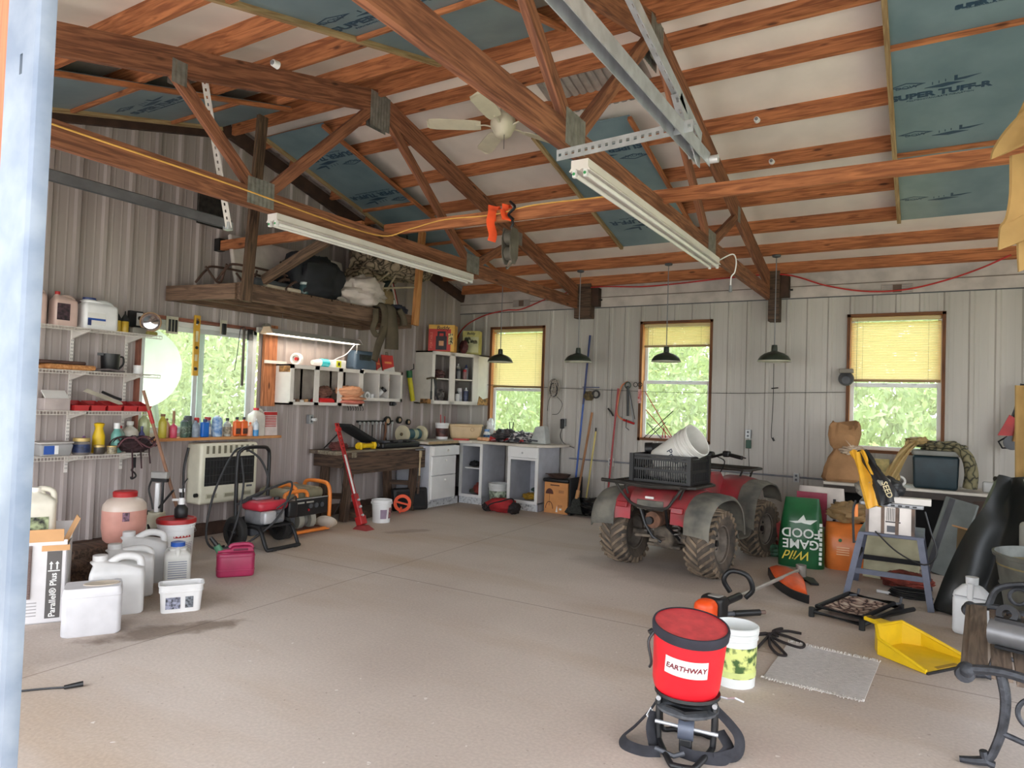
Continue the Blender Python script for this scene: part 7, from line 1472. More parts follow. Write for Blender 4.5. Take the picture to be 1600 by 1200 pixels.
MB().cyl((.0,-.30,.48),(.0,.12,.50),.075,n=22).build('muffler',mat('rusty_muffler',(134,94,72),r=.8,v=.3,s=10),t);MB().cyl((-.02,-.335,.475),(-.02,-.30,.475),.035,n=16).build('tail_pipe',BLACK,t)
for s_ in(-1,1):
 b=MB();pts=[Vector((s_*.14,-.10,.32+.22*k/40))+Vector((.035*math.cos(k*.9),.035*math.sin(k*.9),0))for k in range(41)];b.tube(pts,.008,n=6);b.build('shock_spring',mat('spring_grey',(120,112,106),r=.6),t)
 MB().tube([(s_*.12,-.30,.62),(s_*.10,-.20,.42),(s_*.16,-.05,.28)],.014,n=8).build('frame_tube',BLACK,t)
 MB().tube([(s_*.16,.0,.28),(s_*.15,.5,.26),(s_*.15,1.1,.30),(s_*.13,1.42,.5)],.02,n=8).build('frame_tube',ENG,t)
MB().tube([(-.12,-.34,.62),(-.05,-.34,.44),(.02,-.33,.34),(.1,-.32,.30)],.014,n=8).build('hitch_bar',BLACK,t);MB().box(.0,.08,-.36,-.20,.30,.325).build('hitch_plate',ENG,t);MB().cyl((-.24,-.16,.30),(-.02,-.16,.31),.014,n=8).build('link_rod',ENG,t)
MB().rbox(0,.55,.24,.52,.30,.44,.05).build('engine',ENG,t);MB().rbox(0,.42,.2,.23,.34,1.0,.02).build('skid_plate',ENG,t)
for s_ in(-1,1):
 MB().box(s_*.16 if s_>0 else-.42,.42 if s_>0 else-.16,.42,.80,.27,.295).build('foot_well',FLARE,t,bev=.008)
 arc_sheet('mud_guard',[(s_*.28,0,1),(s_*.42,0,1),(s_*.50,-.01,1)],[(.42,.40),(.46,.30),(.56,.28),(.74,.28),(.82,.34),(.87,.50),(.92,.60)],FLARE)
 MB().rbox(s_*.20,.62,.34,.64,.12,.40,.05).build('side_cover',ARED,t)
b=MB();b.loft([[(-w_/2,y,z),(-w_*.42,y,z+h_),(w_*.42,y,z+h_),(w_/2,y,z)]for y,z,w_,h_ in((-.02,.72,.26,.09),(.2,.72,.32,.13),(.45,.71,.30,.11),(.66,.72,.22,.12))]);b.build('seat',BLACKM,t,bev=.02)
b=MB();b.loft([[(-w_/2,y,z),(-w_*.38,y,z+h_),(w_*.38,y,z+h_),(w_/2,y,z)]for y,z,w_,h_ in((.60,.64,.22,.17),(.76,.62,.32,.24),(.95,.60,.34,.25),(1.06,.58,.30,.2))]);b.build('fuel_tank',ARED,t,bev=.02);MB().cyl((0,.8,.86),(0,.8,.895),.04,n=16).build('fuel_cap',BLACK,t)
FP=[(.78,.36),(.79,.48),(.86,.64),(1.0,.745),(1.22,.77),(1.42,.735),(1.55,.65),(1.60,.56)]
for s_ in(-1,1):
 arc_sheet('front_fender',[(s_*.10,.02,.995),(s_*.25,.025,.997),(s_*.36,.0,1.0)],[(.83,.52),(.88,.64),(1.0,.745),(1.22,.775),(1.42,.74),(1.55,.66)],ARED)
 arc_sheet('front_flare',[(s_*.35,.0,1),(s_*.47,-.005,1),(s_*.535,-.03,1)],FP,FLARE)
MB().rbox(0,1.42,.45,.74,.34,.3,.06).build('nose',ARED,t)
for s_ in(-1,1):MB().cyl((s_*.12,1.24,.30),(s_*.36,1.24,.30),.02,n=10).build('front_arm',ENG,t);MB().cyl((s_*.2,1.22,.34),(s_*.17,1.2,.62),.028,n=10).build('front_shock',BLACK,t)
MB().cyl((0,.90,.80),(0,.84,1.0),.03,n=12).build('steering_stem',BLACK,t)
MB().tube([(-.38,.72,1.03),(-.24,.77,1.05),(-.12,.84,1.02),(0,.85,.99),(.12,.84,1.02),(.24,.77,1.05),(.38,.72,1.03)],.014,n=8,smooth=4).build('handlebar',DKMET,t)
for s_ in(-1,1):
 MB().cyl((s_*.30,.753,1.042),(s_*.43,.70,1.026),.02,n=12).build('grip',BLACK,t);MB().rbox(s_*.25,.77,1.02,1.08,.07,.07,.015).build('control_box',BLACK,t);MB().tube([(s_*.26,.80,1.04),(s_*.34,.83,1.03),(s_*.43,.80,1.02)],.007,n=6).build('brake_lever',BLACK,t)
MB().rbox(0,.86,.99,1.06,.16,.12,.03).build('instrument_pod',BLACK,t)
for s_ in(-1,1):MB().tube([(s_*.1,.84,1.02),(s_*.16,.95,.96),(s_*.08,1.02,.82)],.006,n=6,smooth=4).build('cable',BLACK,t)
RK_=mat('rack_black',(58,54,50),r=.6,m=.3,v=.2)
def rack(name,x,y0,y1,z,tubes,legs):
 b=MB();b.tube([(-x,y0+.05,z),(-x+.05,y0,z),(x-.05,y0,z),(x,y0+.05,z),(x,y1-.05,z),(x-.05,y1,z),(-x+.05,y1,z),(-x,y1-.05,z)],.013,n=8,closed=True)
 for k in range(tubes):yy=y0+(y1-y0)*(k+1)/(tubes+1);b.cyl((-x,yy,z),(x,yy,z),.009,n=6)
 for lx_,ly_ in legs:b.cyl((lx_,ly_,z),(lx_*.85,ly_,z-.11),.011,n=6)
 b.build(name,RK_,t)
rack('rear_rack',.40,-.36,.16,.80,4,((-.3,-.3),(.3,-.3),(-.3,.1),(.3,.1)));rack('front_rack',.36,1.08,1.52,.875,4,((-.28,1.14),(.28,1.14),(-.28,1.46),(.28,1.46)))
MB().tube([(-.50,-.36,.80),(-.36,-.38,.80),(-.2,-.39,.795),(0,-.39,.785),(.18,-.39,.795),(.30,-.38,.80)],.017,n=8,smooth=4).build('rear_bumper',RK_,t)
MB().tube([(-.36,-.36,.80),(-.24,-.36,.66),(-.12,-.37,.60),(.14,-.37,.60),(.22,-.36,.68),(.30,-.34,.80)],.013,n=8,smooth=4).build('rear_guard',RK_,t)
ATV=t;am=T(-2.075,6.30,0)@RZ(-7.5)
t=thing('crate','black slotted plastic crate on the rear rack of the four wheeler','crate',tuple(am@Vector((.05,-.08,.815))),R(-7.5));cw,cd_,ch=.56,.40,.25
def slat_side(b,along,c,L_,z0,z1):
 n=int(L_/.022)
 for k in range(n+1):
  q=-L_/2+L_*k/n
  if along=='x':b.box(q-.004,q+.004,c-.004,c+.004,z0,z1)
  else:b.box(c-.004,c+.004,q-.004,q+.004,z0,z1)
b=MB()
for s_ in(-1,1):
 slat_side(b,'x',s_*cd_/2,cw,0,ch*.86);slat_side(b,'y',s_*cw/2,cd_,0,ch*.86)
 for z in(.01,ch*.45,ch*.84,ch-.012):b.box(-cw/2,cw/2,s_*cd_/2-.006,s_*cd_/2+.006,z-.012,z+.012).box(s_*cw/2-.006,s_*cw/2+.006,-cd_/2,cd_/2,z-.012,z+.012)
for sx_ in(-1,1):
 for sy_ in(-1,1):b.box(sx_*cw/2-.02,sx_*cw/2+.02,sy_*cd_/2-.02,sy_*cd_/2+.02,0,ch)
b.box(-cw/2,cw/2,-cd_/2,cd_/2,-.002,.006);b.build('basket',BLACK,t,sm=False)
ax=(am.to_3x3()@Vector((.80,-.10,.48))).normalized();c0=am@Vector((-.06,-.05,.985));q=ax.to_track_quat('Z','Y')
BW=mat('bucket_white',(214,212,206),r=.45,v=.06)
for k,(o_,lb)in enumerate(((0,'white pail lying tilted in the crate, the outer one with printed letters'),(.085,'white pail nested inside the printed pail in the crate'))):
 p=pail(lb,tuple(c0+ax*o_),.36,.148,BW,ribs=3,handle=False,group='white pails in the crate');p.rotation_mode='QUATERNION';p.rotation_quaternion=q
 if k==0:
  yv=Vector((0,0,1))@Vector((0,0,1));inv=q.to_matrix().inverted();vdir=inv@Vector((.25,-.96,-.12));an=math.atan2(vdir.y,vdir.x)
  m=Matrix.Rotation(an,4,'Z');mt=m@frame((.142,0,.215),(0,1,0),(0,0,1));text('ProS',.08,mat('pail_ink',(70,76,92),r=.6),p,mt,wrap=.142,bold=.001)
p.children[0].name='pail'
tube_=thing('black_tube','fat black tube lying across the back of the crate','tube');pa,pb=am@Vector((-.24,.05,1.09)),am@Vector((.10,.18,1.12));MB().cyl(pa,pb,.055,.05,n=18).build('tube',BLACKM,tube_);MB().cyl(pa-(pb-pa).normalized()*.03,pa+(pb-pa).normalized()*.04,.062,n=18).build('end_cap',BLACK,tube_);MB().tube([pa.lerp(pb,.35),pa.lerp(pb,.38)+Vector((0,-.05,-.10)),pa.lerp(pb,.4)+Vector((.0,-.05,-.2))],.03,n=10,smooth=3).build('branch',BLACK,tube_);settle(tube_)
lump('feed_sack',tuple(am@Vector((.02,-.06,.824))),(.44,.30,.16),mat('sack_printed',(176,172,166),r=.7,v=.4,s=16,c2=(60,60,66)),amp=.12,seed=131,label='printed white sack lying inside the black crate',cat='sack')
t=thing('desk','dark open fronted desk with a pale top under the right window','desk');dx0,dx1,dy0,dy1,dz=-1.0,.62,8.38,YB-.06,.735
DK=mat('desk_dark',(64,54,48),r=.6,v=.15);MB().box(dx0,dx1,dy0,dy1,dz-.03,dz).build('top',mat('desk_top',(206,198,186),r=.5,v=.08),t,bev=.004);MB().box(dx0,dx0+.03,dy0+.02,dy1,0,dz-.03).box(dx1-.03,dx1,dy0+.02,dy1,0,dz-.03).build('side_panel',DK,t,sm=False);MB().box(dx0+.03,dx1-.03,dy1-.02,dy1,.05,dz-.03).build('back_panel',BLACKM,t);MB().box(dx0+.03,dx1-.03,dy0+.02,dy0+.04,dz-.10,dz-.03).build('front_rail',DK,t);settle(t)
t=thing('kraft_bag','big kraft paper bag with a gathered top on the desk by the right window','bag',(-.82,8.62,dz+.001))
b=MB();rings=[]
from mathutils import noise as _nz
for z,sx_,sy_ in((0,.42,.26),(.03,.46,.30),(.14,.40,.28),(.25,.32,.22),(.33,.22,.15),(.36,.22,.14),(.40,.29,.19),(.50,.33,.2),(.59,.32,.14),(.635,.29,.05),(.645,.27,.02)):
 rings.append([Vector(((sx_/2)*math.copysign(abs(math.cos(a))**.7,math.cos(a)),(sy_/2)*math.copysign(abs(math.sin(a))**.7,math.sin(a)),z))*(1+.10*_nz.noise(Vector((3*math.cos(a),3*math.sin(a),z*9))))for a in[2*PI*j/28 for j in range(28)]])
b.loft(rings).build('bag',KRAFT,t,ang=30);lump('torn_rim',(.10,-.08,.30),(.24,.14,.10),mat('paper_inside',(206,184,160),r=.85,v=.15),amp=.5,sc=3.5,seed=140,parent=t);MB().prism([(.02,.47),(.15,.30),(.18,.31)],-.13,-.115,'y').build('paper_edge',mat('paper_inside',(206,184,160)),t)
t=thing('cooler','dark teal box cooler with a grey lid on the right end of the desk','cooler',(.06,8.62,dz+.001));MB().rbox(0,0,0,.345,.42,.32,.03,taper=.95).build('body',mat('cooler_teal',(30,50,58),r=.5,v=.15),t);MB().rbox(0,0,.346,.40,.44,.34,.03,tz=.01).build('lid',mat('cooler_grey',(120,120,114),r=.5,v=.1),t)
TAN=mat('tan_sack',(176,148,96),r=.55,v=.15,s=5,b=.3,bs=12)
t=thing('draped_sack','shiny tan feed sack draped from the cooler lid down to the desk','sack');P1=[aty(1432,688,8.52),aty(1420,698,8.44),aty(1408,715,8.42),aty(1398,735,8.42),aty(1392,752,8.42)]
def ribbon(nm,pts,w0,w1,side,m,par,th=.012):
 pp=spline(pts,6);n=len(pp)-1;sd=Vector(side)
 MB().sheet(lambda u,v:pp[min(int(u*n+.001),n)]+sd*((v-.5)*(w0+(w1-w0)*u))+Vector((0,.02*math.sin(v*9+u*7),.012*math.sin(v*7+u*5))),n,10,th).build(nm,m,par,ang=80)
ribbon('sheet',P1,.22,.16,(.7,.5,.35),TAN,t,.03);lump('bunched_top',tuple(aty(1434,690,8.58)-Vector((0,0,.04))),(.22,.2,.09),TAN,amp=.3,seed=151,parent=t);settle(t)
lump('camo_jacket',(.10,8.60,dz+.402),(.42,.3,.10),CAMOG,amp=.35,sc=3,seed=152,label='camouflage jacket heaped on the cooler lid',cat='jacket')
t=thing('camo_coat','camouflage coat sleeve hanging down the right side of the cooler','coat');MB().tube([(.24,8.50,dz+.44),(.33,8.46,dz+.36),(.37,8.45,dz+.2),(.36,8.46,dz+.04)],[.06,.08],n=12,smooth=5,flat=.8).build('sleeve',CAMOG,t,ang=80);settle(t)
t=thing('clear_jug','small clear jug at the far right end of the desk top','jug',(.52,8.56,dz+.001));MB().rbox(0,0,0,.11,.10,.12,.02).build('body',CLP,t);MB().tube([(.04,0,.11),(.06,0,.14),(.05,0,.03)],.008,n=6).build('handle',CLP,t)
t=thing('tape_gun','white ring handled tape roll on the desk left of the cooler','tape roll',(-.26,8.52,dz+.055));MB().lathe([(.035,-.02),(.055,-.02),(.055,.02),(.035,.02),(.035,-.02)],n=20,axis=RX(80),cap=False).build('ring',LABELW,t)
tag(MB().cbox((-.5,8.88,dz+.13),(.24,.03,.26)).build('seed_packet',mat('seed_yellow',(214,196,130),r=.6,v=.3,s=12)),'pale yellow and white packet leaning under the right window','packet')
t=thing('table_saw','table saw with chrome slotted body on a splayed grey steel stand','table saw');sx0,sx1,sy0,sy1,sz=-.47,-.04,6.27,6.85,.79
GS=mat('stand_grey',(92,96,112),r=.5,m=.2,v=.12)
MB().rbox((sx0+sx1)/2,(sy0+sy1)/2,sz-.03,sz,sx1-sx0+.02,sy1-sy0,.02,tz=.006).build('table_top',mat('saw_top',(150,152,156),r=.4,m=.4,v=.1),t)
for k in range(6):MB().cbox((sx0+.13+k*.05,sy0-.003,sz-.014),(.028,.008,.012)).build('top_slot',DKMET,t)
CB=mat('saw_chrome',(196,190,186),r=.3,m=.5,v=.12,s=5)
MB().box(sx0+.05,sx1-.05,sy0+.03,sy1-.05,.545,sz-.03).build('body',CB,t,sm=False)
b=MB()
for a in(sx0+.05,sx0+.16,sx1-.17,sx1-.06):b.box(a-.012,a+.012,sy0+.015,sy0+.035,.545,sz-.03)
b.build('body_post',mat('post_brown',(110,86,70),r=.5,v=.3),t,sm=False)
b=MB()
for k in range(8):b.box(sx0+.19+k*.012-.002,sx0+.19+k*.012+.002,sy0+.022,sy0+.028,.65,.75)
b.box(sx0+.18,sx0+.285,sy0+.024,sy0+.029,.636,.645);b.build('vent_slots',BLACK,t,sm=False);MB().box(sx0+.19,sx0+.27,sy0+.022,sy0+.028,.56,.61).build('name_plate',GREYD,t)
MB().box(sx0-.01,sx1+.02,sy0,sy1,.52,.545).build('shelf',GS,t,bev=.004);MB().box(sx0+.22,sx1+.06,sy0+.02,sy0+.12,sz+.001,sz+.05).build('fence',WHITEP,t,bev=.004)
cr=[((sx0+.01,sy0+.02),(-.565,6.25)),((sx1-.01,sy0+.02),(.03,6.22)),((sx0+.01,sy1-.02),(-.55,6.98)),((sx1-.01,sy1-.02),(.02,6.98))]
def onleg(i,z):(a,c)=cr[i];f=1-z/.53;return Vector((a[0]+(c[0]-a[0])*f,a[1]+(c[1]-a[1])*f,z))
for i in range(4):beam('leg',onleg(i,.53),onleg(i,0),.045,.045,GS,t,up=(0,1,0))
for i,j,z in((0,1,.23),(2,3,.23),(0,2,.3),(1,3,.3)):beam('brace',onleg(i,z),onleg(j,z),.02,.04,GS if i==0 and j==1 else BLACKM,t)
MB().cbox((sx0-.03,sy0-.0,.71),(.03,.03,.10)).build('orange_key',ORANGE,t);MB().tube([(sx0-.03,sy0-.01,.79),(sx0-.05,sy0-.02,.7),(sx0-.04,sy0-.02,.45)],.010,n=6,smooth=4).build('cord',BLACK,t);MB().tube([(sx1+.02,sy0,.75),(sx1+.06,sy0-.02,.6),(sx1+.10,sy0-.02,.44),(sx1+.02,sy0-.05,.35),(-.2,sy0-.04,.42),(-.36,sy0-.01,.56)],.006,n=6,smooth=5).build('cord',BLACK,t);settle(t)
t=thing('seed_bag','yellow black and grey crumpled feed bag draped over the table saw','bag');Z=sz+.051
def lm(nm,c,d,m,**k):lump(nm,c,d,m,parent=t,**k)
YB_=mat('bag_amber',(222,164,44),r=.5,v=.1,s=6);BB=mat('bag_black_print',(34,34,36),r=.5,v=.1);GB=mat('bag_grey',(150,146,136),r=.6,v=.12)
lm('grey_end',(-.38,6.42,sz+.002),(.26,.30,.2),GB,amp=.25,sc=2.4,seed=160)
q=[aty(1338,704,6.40),aty(1345,722,6.36),aty(1354,742,6.30),aty(1364,765,6.262),aty(1372,792,6.255)];ribbon('amber_side',q,.09,.16,(.8,.55,.1),YB_,t,.02)
q=[aty(1344,705,6.44),aty(1356,725,6.38),aty(1372,744,6.32),aty(1386,765,6.28),aty(1392,786,6.262)];ribbon('black_side',q,.06,.17,(.8,.5,.2),BB,t,.03)
lm('folded_body',(-.30,6.50,sz+.002),(.26,.26,.19),BB,amp=.2,sc=2.2,seed=161)
pc_=aty(1386,765,6.262);text('SEED',.06,mat('print_cream',(206,190,150),r=.6),t,frame(pc_+Vector((.0,-.02,0)),(.35,.05,-.9),(.9,.2,.3)),bold=.001);settle(t)
def sack(name,label,loc,rz,w,d,h,m,amp=.08,seed=0,waist=1.0,**kw):
 """upright stuffed sack with a flattened top seam"""
 t=thing(name,label,'bag',loc,R(rz));rs=[];k=13
 for i in range(k+1):
  f=i/k;ww=w*(1+.08*math.sin(PI*f))*(1-(1-waist)*f**1.2);dd=d*(.55+.55*math.sin(PI*min(1,f*.9+.12)))*(1 if f<.8 else 1-(f-.8)*3.6)
  ring=[]
  for j in range(32):
   a=2*PI*j/32;p=Vector((ww/2*math.copysign(abs(math.cos(a))**.5,math.cos(a)),dd/2*math.copysign(abs(math.sin(a))**.8,math.sin(a)),h*f));q=_nz.noise(Vector((p.x*7+seed,p.y*7,p.z*6)));p.x*=1+amp*.3*q;p.y*=1+amp*2*q;ring.append(p)
  rs.append(ring)
 MB().loft(rs).build('sack',m,t,ang=60);return t
GG=mat('bag_green',(28,96,54),r=.4,v=.14,s=6);t=sack('feed_bag','green feed bag printed upside down standing beside the four wheeler',(-1.05,7.26,0),6,.42,.24,.66,GG,seed=3,waist=.72,amp=.08)
mt=frame((0,-.135,.26),(-1,0,0),(0,0,-1));LW_=mat('letters_white',(226,232,224),r=.5)
text('GAME',.12,LW_,t,mt@T(.0,.02,.022),bold=.002);text('FOOD',.12,LW_,t,mt@T(.0,-.085,.020),bold=.002);text('Wild',.12,mat('letters_yellow',(216,196,60),r=.5),t,mt@T(.02,.13,.012),shear=.4,bold=.001)
b=MB().at(T(.02,-.118,.42))
b.prism([(-.13,.02),(-.05,.03),(0,.09),(.02,.04),(.12,.05),(.06,.0),(.09,-.05),(.0,-.02),(-.07,-.07),(-.04,-.0)],-.004,.003,'y');b.build('white_splash',LW_,t,sm=False)
b=MB()
for k in range(9):b.box(.16,.185,-.125,-.118,.05+k*.045,.08+k*.045)
b.build('edge_print',LW_,t,sm=False)
t=sack('feed_bag','white and crimson feed bag standing behind the green bag',(-.93,7.66,0),-4,.42,.2,.74,mat('bag_offwhite',(206,196,188),r=.5,v=.12,s=5),seed=7)
MB().prism([(-.21,.69),(.075,.69),(.075,.36),(0,.36),(.0,.5),(-.21,.5)],-.110,-.10,'y').build('crimson_panel',mat('bag_crimson',(150,40,66),r=.5,v=.15,s=9),t,sm=False);b=MB()
for k in range(6):b.box(.13,.155,-.105,-.095,.1+k*.1,.14+k*.1)
b.build('edge_print',INK,t,sm=False)
ORG=mat('bag_orange',(228,126,56),r=.4,v=.14,s=6);t=sack('feed_bag','orange feed bag with a dark green corner behind the table saw stand',(-.62,7.42,0),4,.46,.28,.44,ORG,seed=11)
MB().prism([(.02,.30),(.2,.30),(.2,.18),(.12,.14)],-.155,-.147,'y').build('green_corner',mat('corner_green',(36,76,62),r=.5),t,sm=False);b=MB()
for k in range(4):b.box(-.13,-.02,-.157,-.15,.22-k*.022,.228-k*.022)
b.build('pale_print',mat('print_peach',(244,196,150),r=.5),t,sm=False);MB().cyl((-.10,-.155,.29),(-.10,-.148,.29),.016,n=12).build('green_dot',GREEN,t)
lump('brown_sack',(-.64,7.44,.442),(.36,.24,.2),mat('sack_brown',(158,128,86),r=.7,v=.15,b=.3,bs=12),amp=.35,sc=2.4,seed=170,label='crumpled brown sack slumped on top of the orange bag',cat='sack')
t=thing('red_funnel','faded red cone shaped bag between the front wheel and the green bag','bag',(-1.36,7.74,0));MB().lathe([(.0,.0),(.02,.01),(.10,.2),(.13,.31),(.12,.33),(0,.33)],n=20,sy=.7).build('cone',mat('faded_red',(170,64,60),r=.7,v=.15),t)
lump('green_scrap',(-1.34,7.56,0),(.22,.12,.12),mat('scrap_green',(60,110,80),r=.6,v=.4,s=18),amp=.3,seed=172,label='small green and white packet on the floor behind the front wheel',cat='packet')
lump('clutter_sacks',(-.24,7.52,0),(.46,.5,.34),mat('clutter_tan',(140,122,92),r=.7,v=.3,s=7,c2=(70,66,54)),amp=.3,sc=2.2,seed=173,label='heap of dull brown sacks under and behind the saw stand',cat='sacks')
tag(MB().at(T(-.28,7.05,.02)@RZ(8)@RX(-24)@RY(4)).box(-.22,.22,-.01,.01,0,.42).build('pale_board',mat('board_pale',(176,170,140),r=.6,v=.1),bev=.004),'pale board leaning among the sacks behind the saw stand','board')
lump('red_cloth',(-.16,6.98,0),(.4,.3,.13),mat('cloth_red_dull',(150,66,52),r=.8,v=.3,s=9),amp=.3,seed=174,label='dull red cloth on the floor under the saw stand',cat='cloth')
t=thing('cord_coil','black coil of cord with a white plug under the saw stand','cord coil');
for k in range(4):MB().tube([(-.12+.16*math.cos(a)*(1-.06*k),6.62+.10*math.sin(a)*(1-.08*k),.012+.014*k)for a in[PI*i/6 for i in range(12)]],.009,n=6,closed=True,smooth=2).build('loop',BLACK,t)
MB().cyl((-.36,6.6,.016),(-.24,6.58,.016),.013,n=8).build('white_plug',WHITE,t);settle(t)
t=thing('leaning_panel','grey upright panel with a dark strap leaning on the desk','screen');m=T(.08,7.75,0)@RZ(-14)@RX(-16)@RY(12);MB().at(m).box(-.14,.14,-.02,.02,0,.74).build('panel',mat('panel_grey',(118,124,122),r=.6,v=.15,s=5),t,bev=.01);MB().at(m).box(-.10,-.05,-.026,-.02,0,.73).build('strap',GREYD,t);settle(t)  # plain grey panel with a strap, nothing that folds
t=thing('brown_drum','dark brown round topped case leaning behind the black sheet','case');m=T(.44,7.95,0)@RZ(-14)@RX(-12);MB().at(m).prism([(-.24,0),(.24,0)]+[(.24*math.cos(a),.46+.24*math.sin(a))for a in[PI*i/10 for i in range(11)]],-.08,.08,'y').build('shell',mat('case_brown',(82,64,56),r=.6,v=.2),t,bev=.01);settle(t)
t=thing('open_carton','tan carton flap standing in front of the brown case','box');MB().cbox((.27,6.9,.28),(.14,.03,.56),Euler((R(-8),0,R(-20)))).build('side',mat('carton_dull',(120,100,70),r=.8),t);MB().cbox((.27,6.86,.57),(.18,.10,.012),Euler((R(-12),R(8),R(-20)))).build('flap',CARD,t);settle(t)
BS=mat('sheet_black',(34,36,34),r=.45,v=.25,s=4,stretch=(1,1,.4));t=thing('black_sheet','big folded black plastic sheet leaning at the right behind the white jug','plastic sheet')
def bsf(u,v):
 top=Vector((.47+.85*v,6.95-.25*v,1.0+.04*v));bot=Vector((.06+.95*v,6.3-.15*v,.0));p=bot.lerp(top,u);n=.05*math.sin(13*v+3*u)+.035*_nz.noise(Vector((u*4,v*7,2)))
 return p+Vector((-.3*n*math.sin(PI*u),-1.5*n-.05*math.sin(PI*u),.2*n*u))
MB().sheet(bsf,26,34,.05).build('sheet',BS,t,ang=50);MB().tube([bsf(.98,k/12)+Vector((0,-.02,.015))for k in range(13)],.022,n=8).build('rolled_edge',BS,t);b=MB()
for k in(0,2,4):b.cbox(bsf(.97,.08+k*.09)+Vector((-.02,-.02,0)),(.03,.03,.07))
b.build('pale_tabs',mat('tab_grey',(130,124,112),r=.6),t);settle(t)
tag(MB().at(T(.72,5.95,0)@RZ(10)).rbox(0,0,0,.78,.34,.16,.03).build('grey_crate',mat('crate_pale',(168,168,162),r=.6,v=.1)),'pale grey upright box standing behind the galvanised tub','box')
t=thing('hung_tools','red and black tool hung at the far right of the back wall','tool');MB().tube([aty(1598,600,8.9),aty(1588,640,8.9),aty(1578,665,8.9)],.03,n=8,flat=.5).build('black_strap',BLACK,t);MB().at(frame(aty(1577,666,8.88),(1,0,0),(-.3,0,1))).prism([(-.10,-.1),(.05,-.1),(.06,.08),(.0,.12)],-.02,.02).build('red_guard',RED,t);q=aty(1581,692,8.86);MB().lathe([(.02,-.02),(.075,-.015),(.075,.015),(.02,.02)],q,n=22,axis=RX(90)).build('round_head',GREYD,t);MB().tube([aty(1574,682,8.88),aty(1560,690,8.88),aty(1566,700,8.88),aty(1578,700,8.88)],.01,n=6).build('wire_guard',BLACK,t);settle(t)
t=thing('axe','tan wooden tool handle hung at the far right edge of the back wall','handle');MB().tube([aty(1601,625,8.84),aty(1594,655,8.84),aty(1586,690,8.84)],.028,n=10).build('handle',mat('handle_tan',(176,132,80),r=.6,v=.2),t);settle(t)
YC=mat('yellow_canvas',(168,136,84),r=.9,v=.12,s=4,b=.3,bs=24)
t=thing('canvas_cloth','yellow tan canvas cloth hanging at the upper right from the roof','cloth');cy0=3.2
def cloth(x0,x1,z0,z1,dy,nm,sk=0,r0=.0):
 MB().sheet(lambda u,v:(x0+(x1-x0)*u+sk*(1-v),cy0+dy+.05*math.sin(u*11)*(1-.3*v)+.02*math.sin(v*5),z0+(z1-z0)*v-r0*u*u+.03*math.sin(u*6)),20,16,.012).build(nm,YC,t,ang=80)
a=aty(1547,232,cy0);c=aty(1592,425,cy0)
def clothpoly(pts,dy,nm):
 n=len(pts);P_=[aty(x,y,cy0+dy)for x,y in pts];w_=.95;P_=spline(P_,3);n=len(P_)
 MB().sheet(lambda u,v:P_[min(int(v*(n-1)+.001),n-1)].lerp(P_[min(int(v*(n-1)+.001)+1,n-1)],(v*(n-1))%1)+Vector((w_*u,.05*math.sin(u*17+v)+.10*u,.04*math.sin(u*9))),22,(n-1)*4,.012).build(nm,YC,t,ang=80)
clothpoly([(1606,168),(1588,182),(1566,206),(1551,230),(1548,244)],-.05,'upper_fold');clothpoly([(1577,244),(1577,300),(1571,338),(1562,352),(1560,388)],.05,'middle_fold');clothpoly([(1590,340),(1589,380),(1592,422)],.10,'lower_fold');t2=t
MB().tube([aty(1590,190,cy0)+Vector((0,.02,0)),(.5,cy0,3.2),(.6,3.3,zroof(3.3)+.0)],.012,n=6).build('hanging_rope',YC,t);settle(t)
t=thing('canvas_curtain','yellow tan strip of cloth hanging low at the right edge beside the tools','cloth');MB().sheet(lambda u,v:aty(1588+u*60,752-v*150,7.2)+Vector((0,.05*math.sin(u*9),0)),12,10,.012).build('strip',YC,t,ang=80);settle(t)
t=thing('white_jug','white plastic jug with ridged shoulders behind the yellow dustpan','jug',(.265,5.75,0),R(-12));WJ=mat('jug_bright',(220,222,224),r=.4,v=.04)
MB().rbox(0,0,0,.27,.215,.13,.03).build('body',WJ,t);MB().loft([rr4(.215,.13,.26,.03),rr4(.20,.12,.29,.03),rr4(.12,.08,.335,.03),rr4(.07,.07,.345,.03),rr4(.07,.07,.36,.03)]).build('shoulder',WJ,t);MB().lathe([(.038,.35),(.04,.395),(0,.396)],(.0,0,0),n=18).build('cap',WJ,t);MB().box(-.018,.018,-.072,-.05,.25,.36).build('handle_rib',WJ,t,bev=.006);MB().box(-.09,.09,-.0655,-.06,.262,.27).build('shoulder_groove',mat('groove_grey',(150,152,156),r=.5),t)
t=thing('galvanised_tub','old galvanised washtub behind the park bench','tub',(.70,5.42,0));GT=mat('tub_zinc',(112,114,108),r=.6,m=.4,v=.25,s=6)
MB().lathe([(0,.30),(.28,.30),(.33,.62),(.345,.625),(.35,.645),(.335,.65),(.325,.63),(.28,.32),(0,.32)],n=44,cap=False).build('tub',GT,t);MB().lathe([(.305,.44),(.312,.45),(.308,.46)],n=44,cap=False).build('bead',GT,t);MB().lathe([(0,.58),(.325,.58),(.325,.57),(0,.57)],n=36).build('rusty_lid',mat('zinc_rust',(132,120,84),r=.8,v=.25,s=6),t);MB().lathe([(.22,0),(.20,.15),(.24,.30)],n=24).build('stand',DKMET,t)
t=thing('park_bench','weathered park bench with cast iron scroll ends at the lower right','bench');IR=mat('cast_iron',(74,76,82),r=.55,m=.4,v=.25,s=18,b=.4,bs=50);bx,bz_=.155,.385
for k in range(5):beam('seat_slat',(bx+.035+k*.088,3.62,bz_+.02-.012*k),(bx+.10+k*.088,4.82,bz_+.02-.012*k),.076,.03,WOODE,t)
beam('front_slat',(bx-.012,3.62,bz_-.005),(bx+.055,4.82,bz_-.005),.03,.07,WOODE,t)
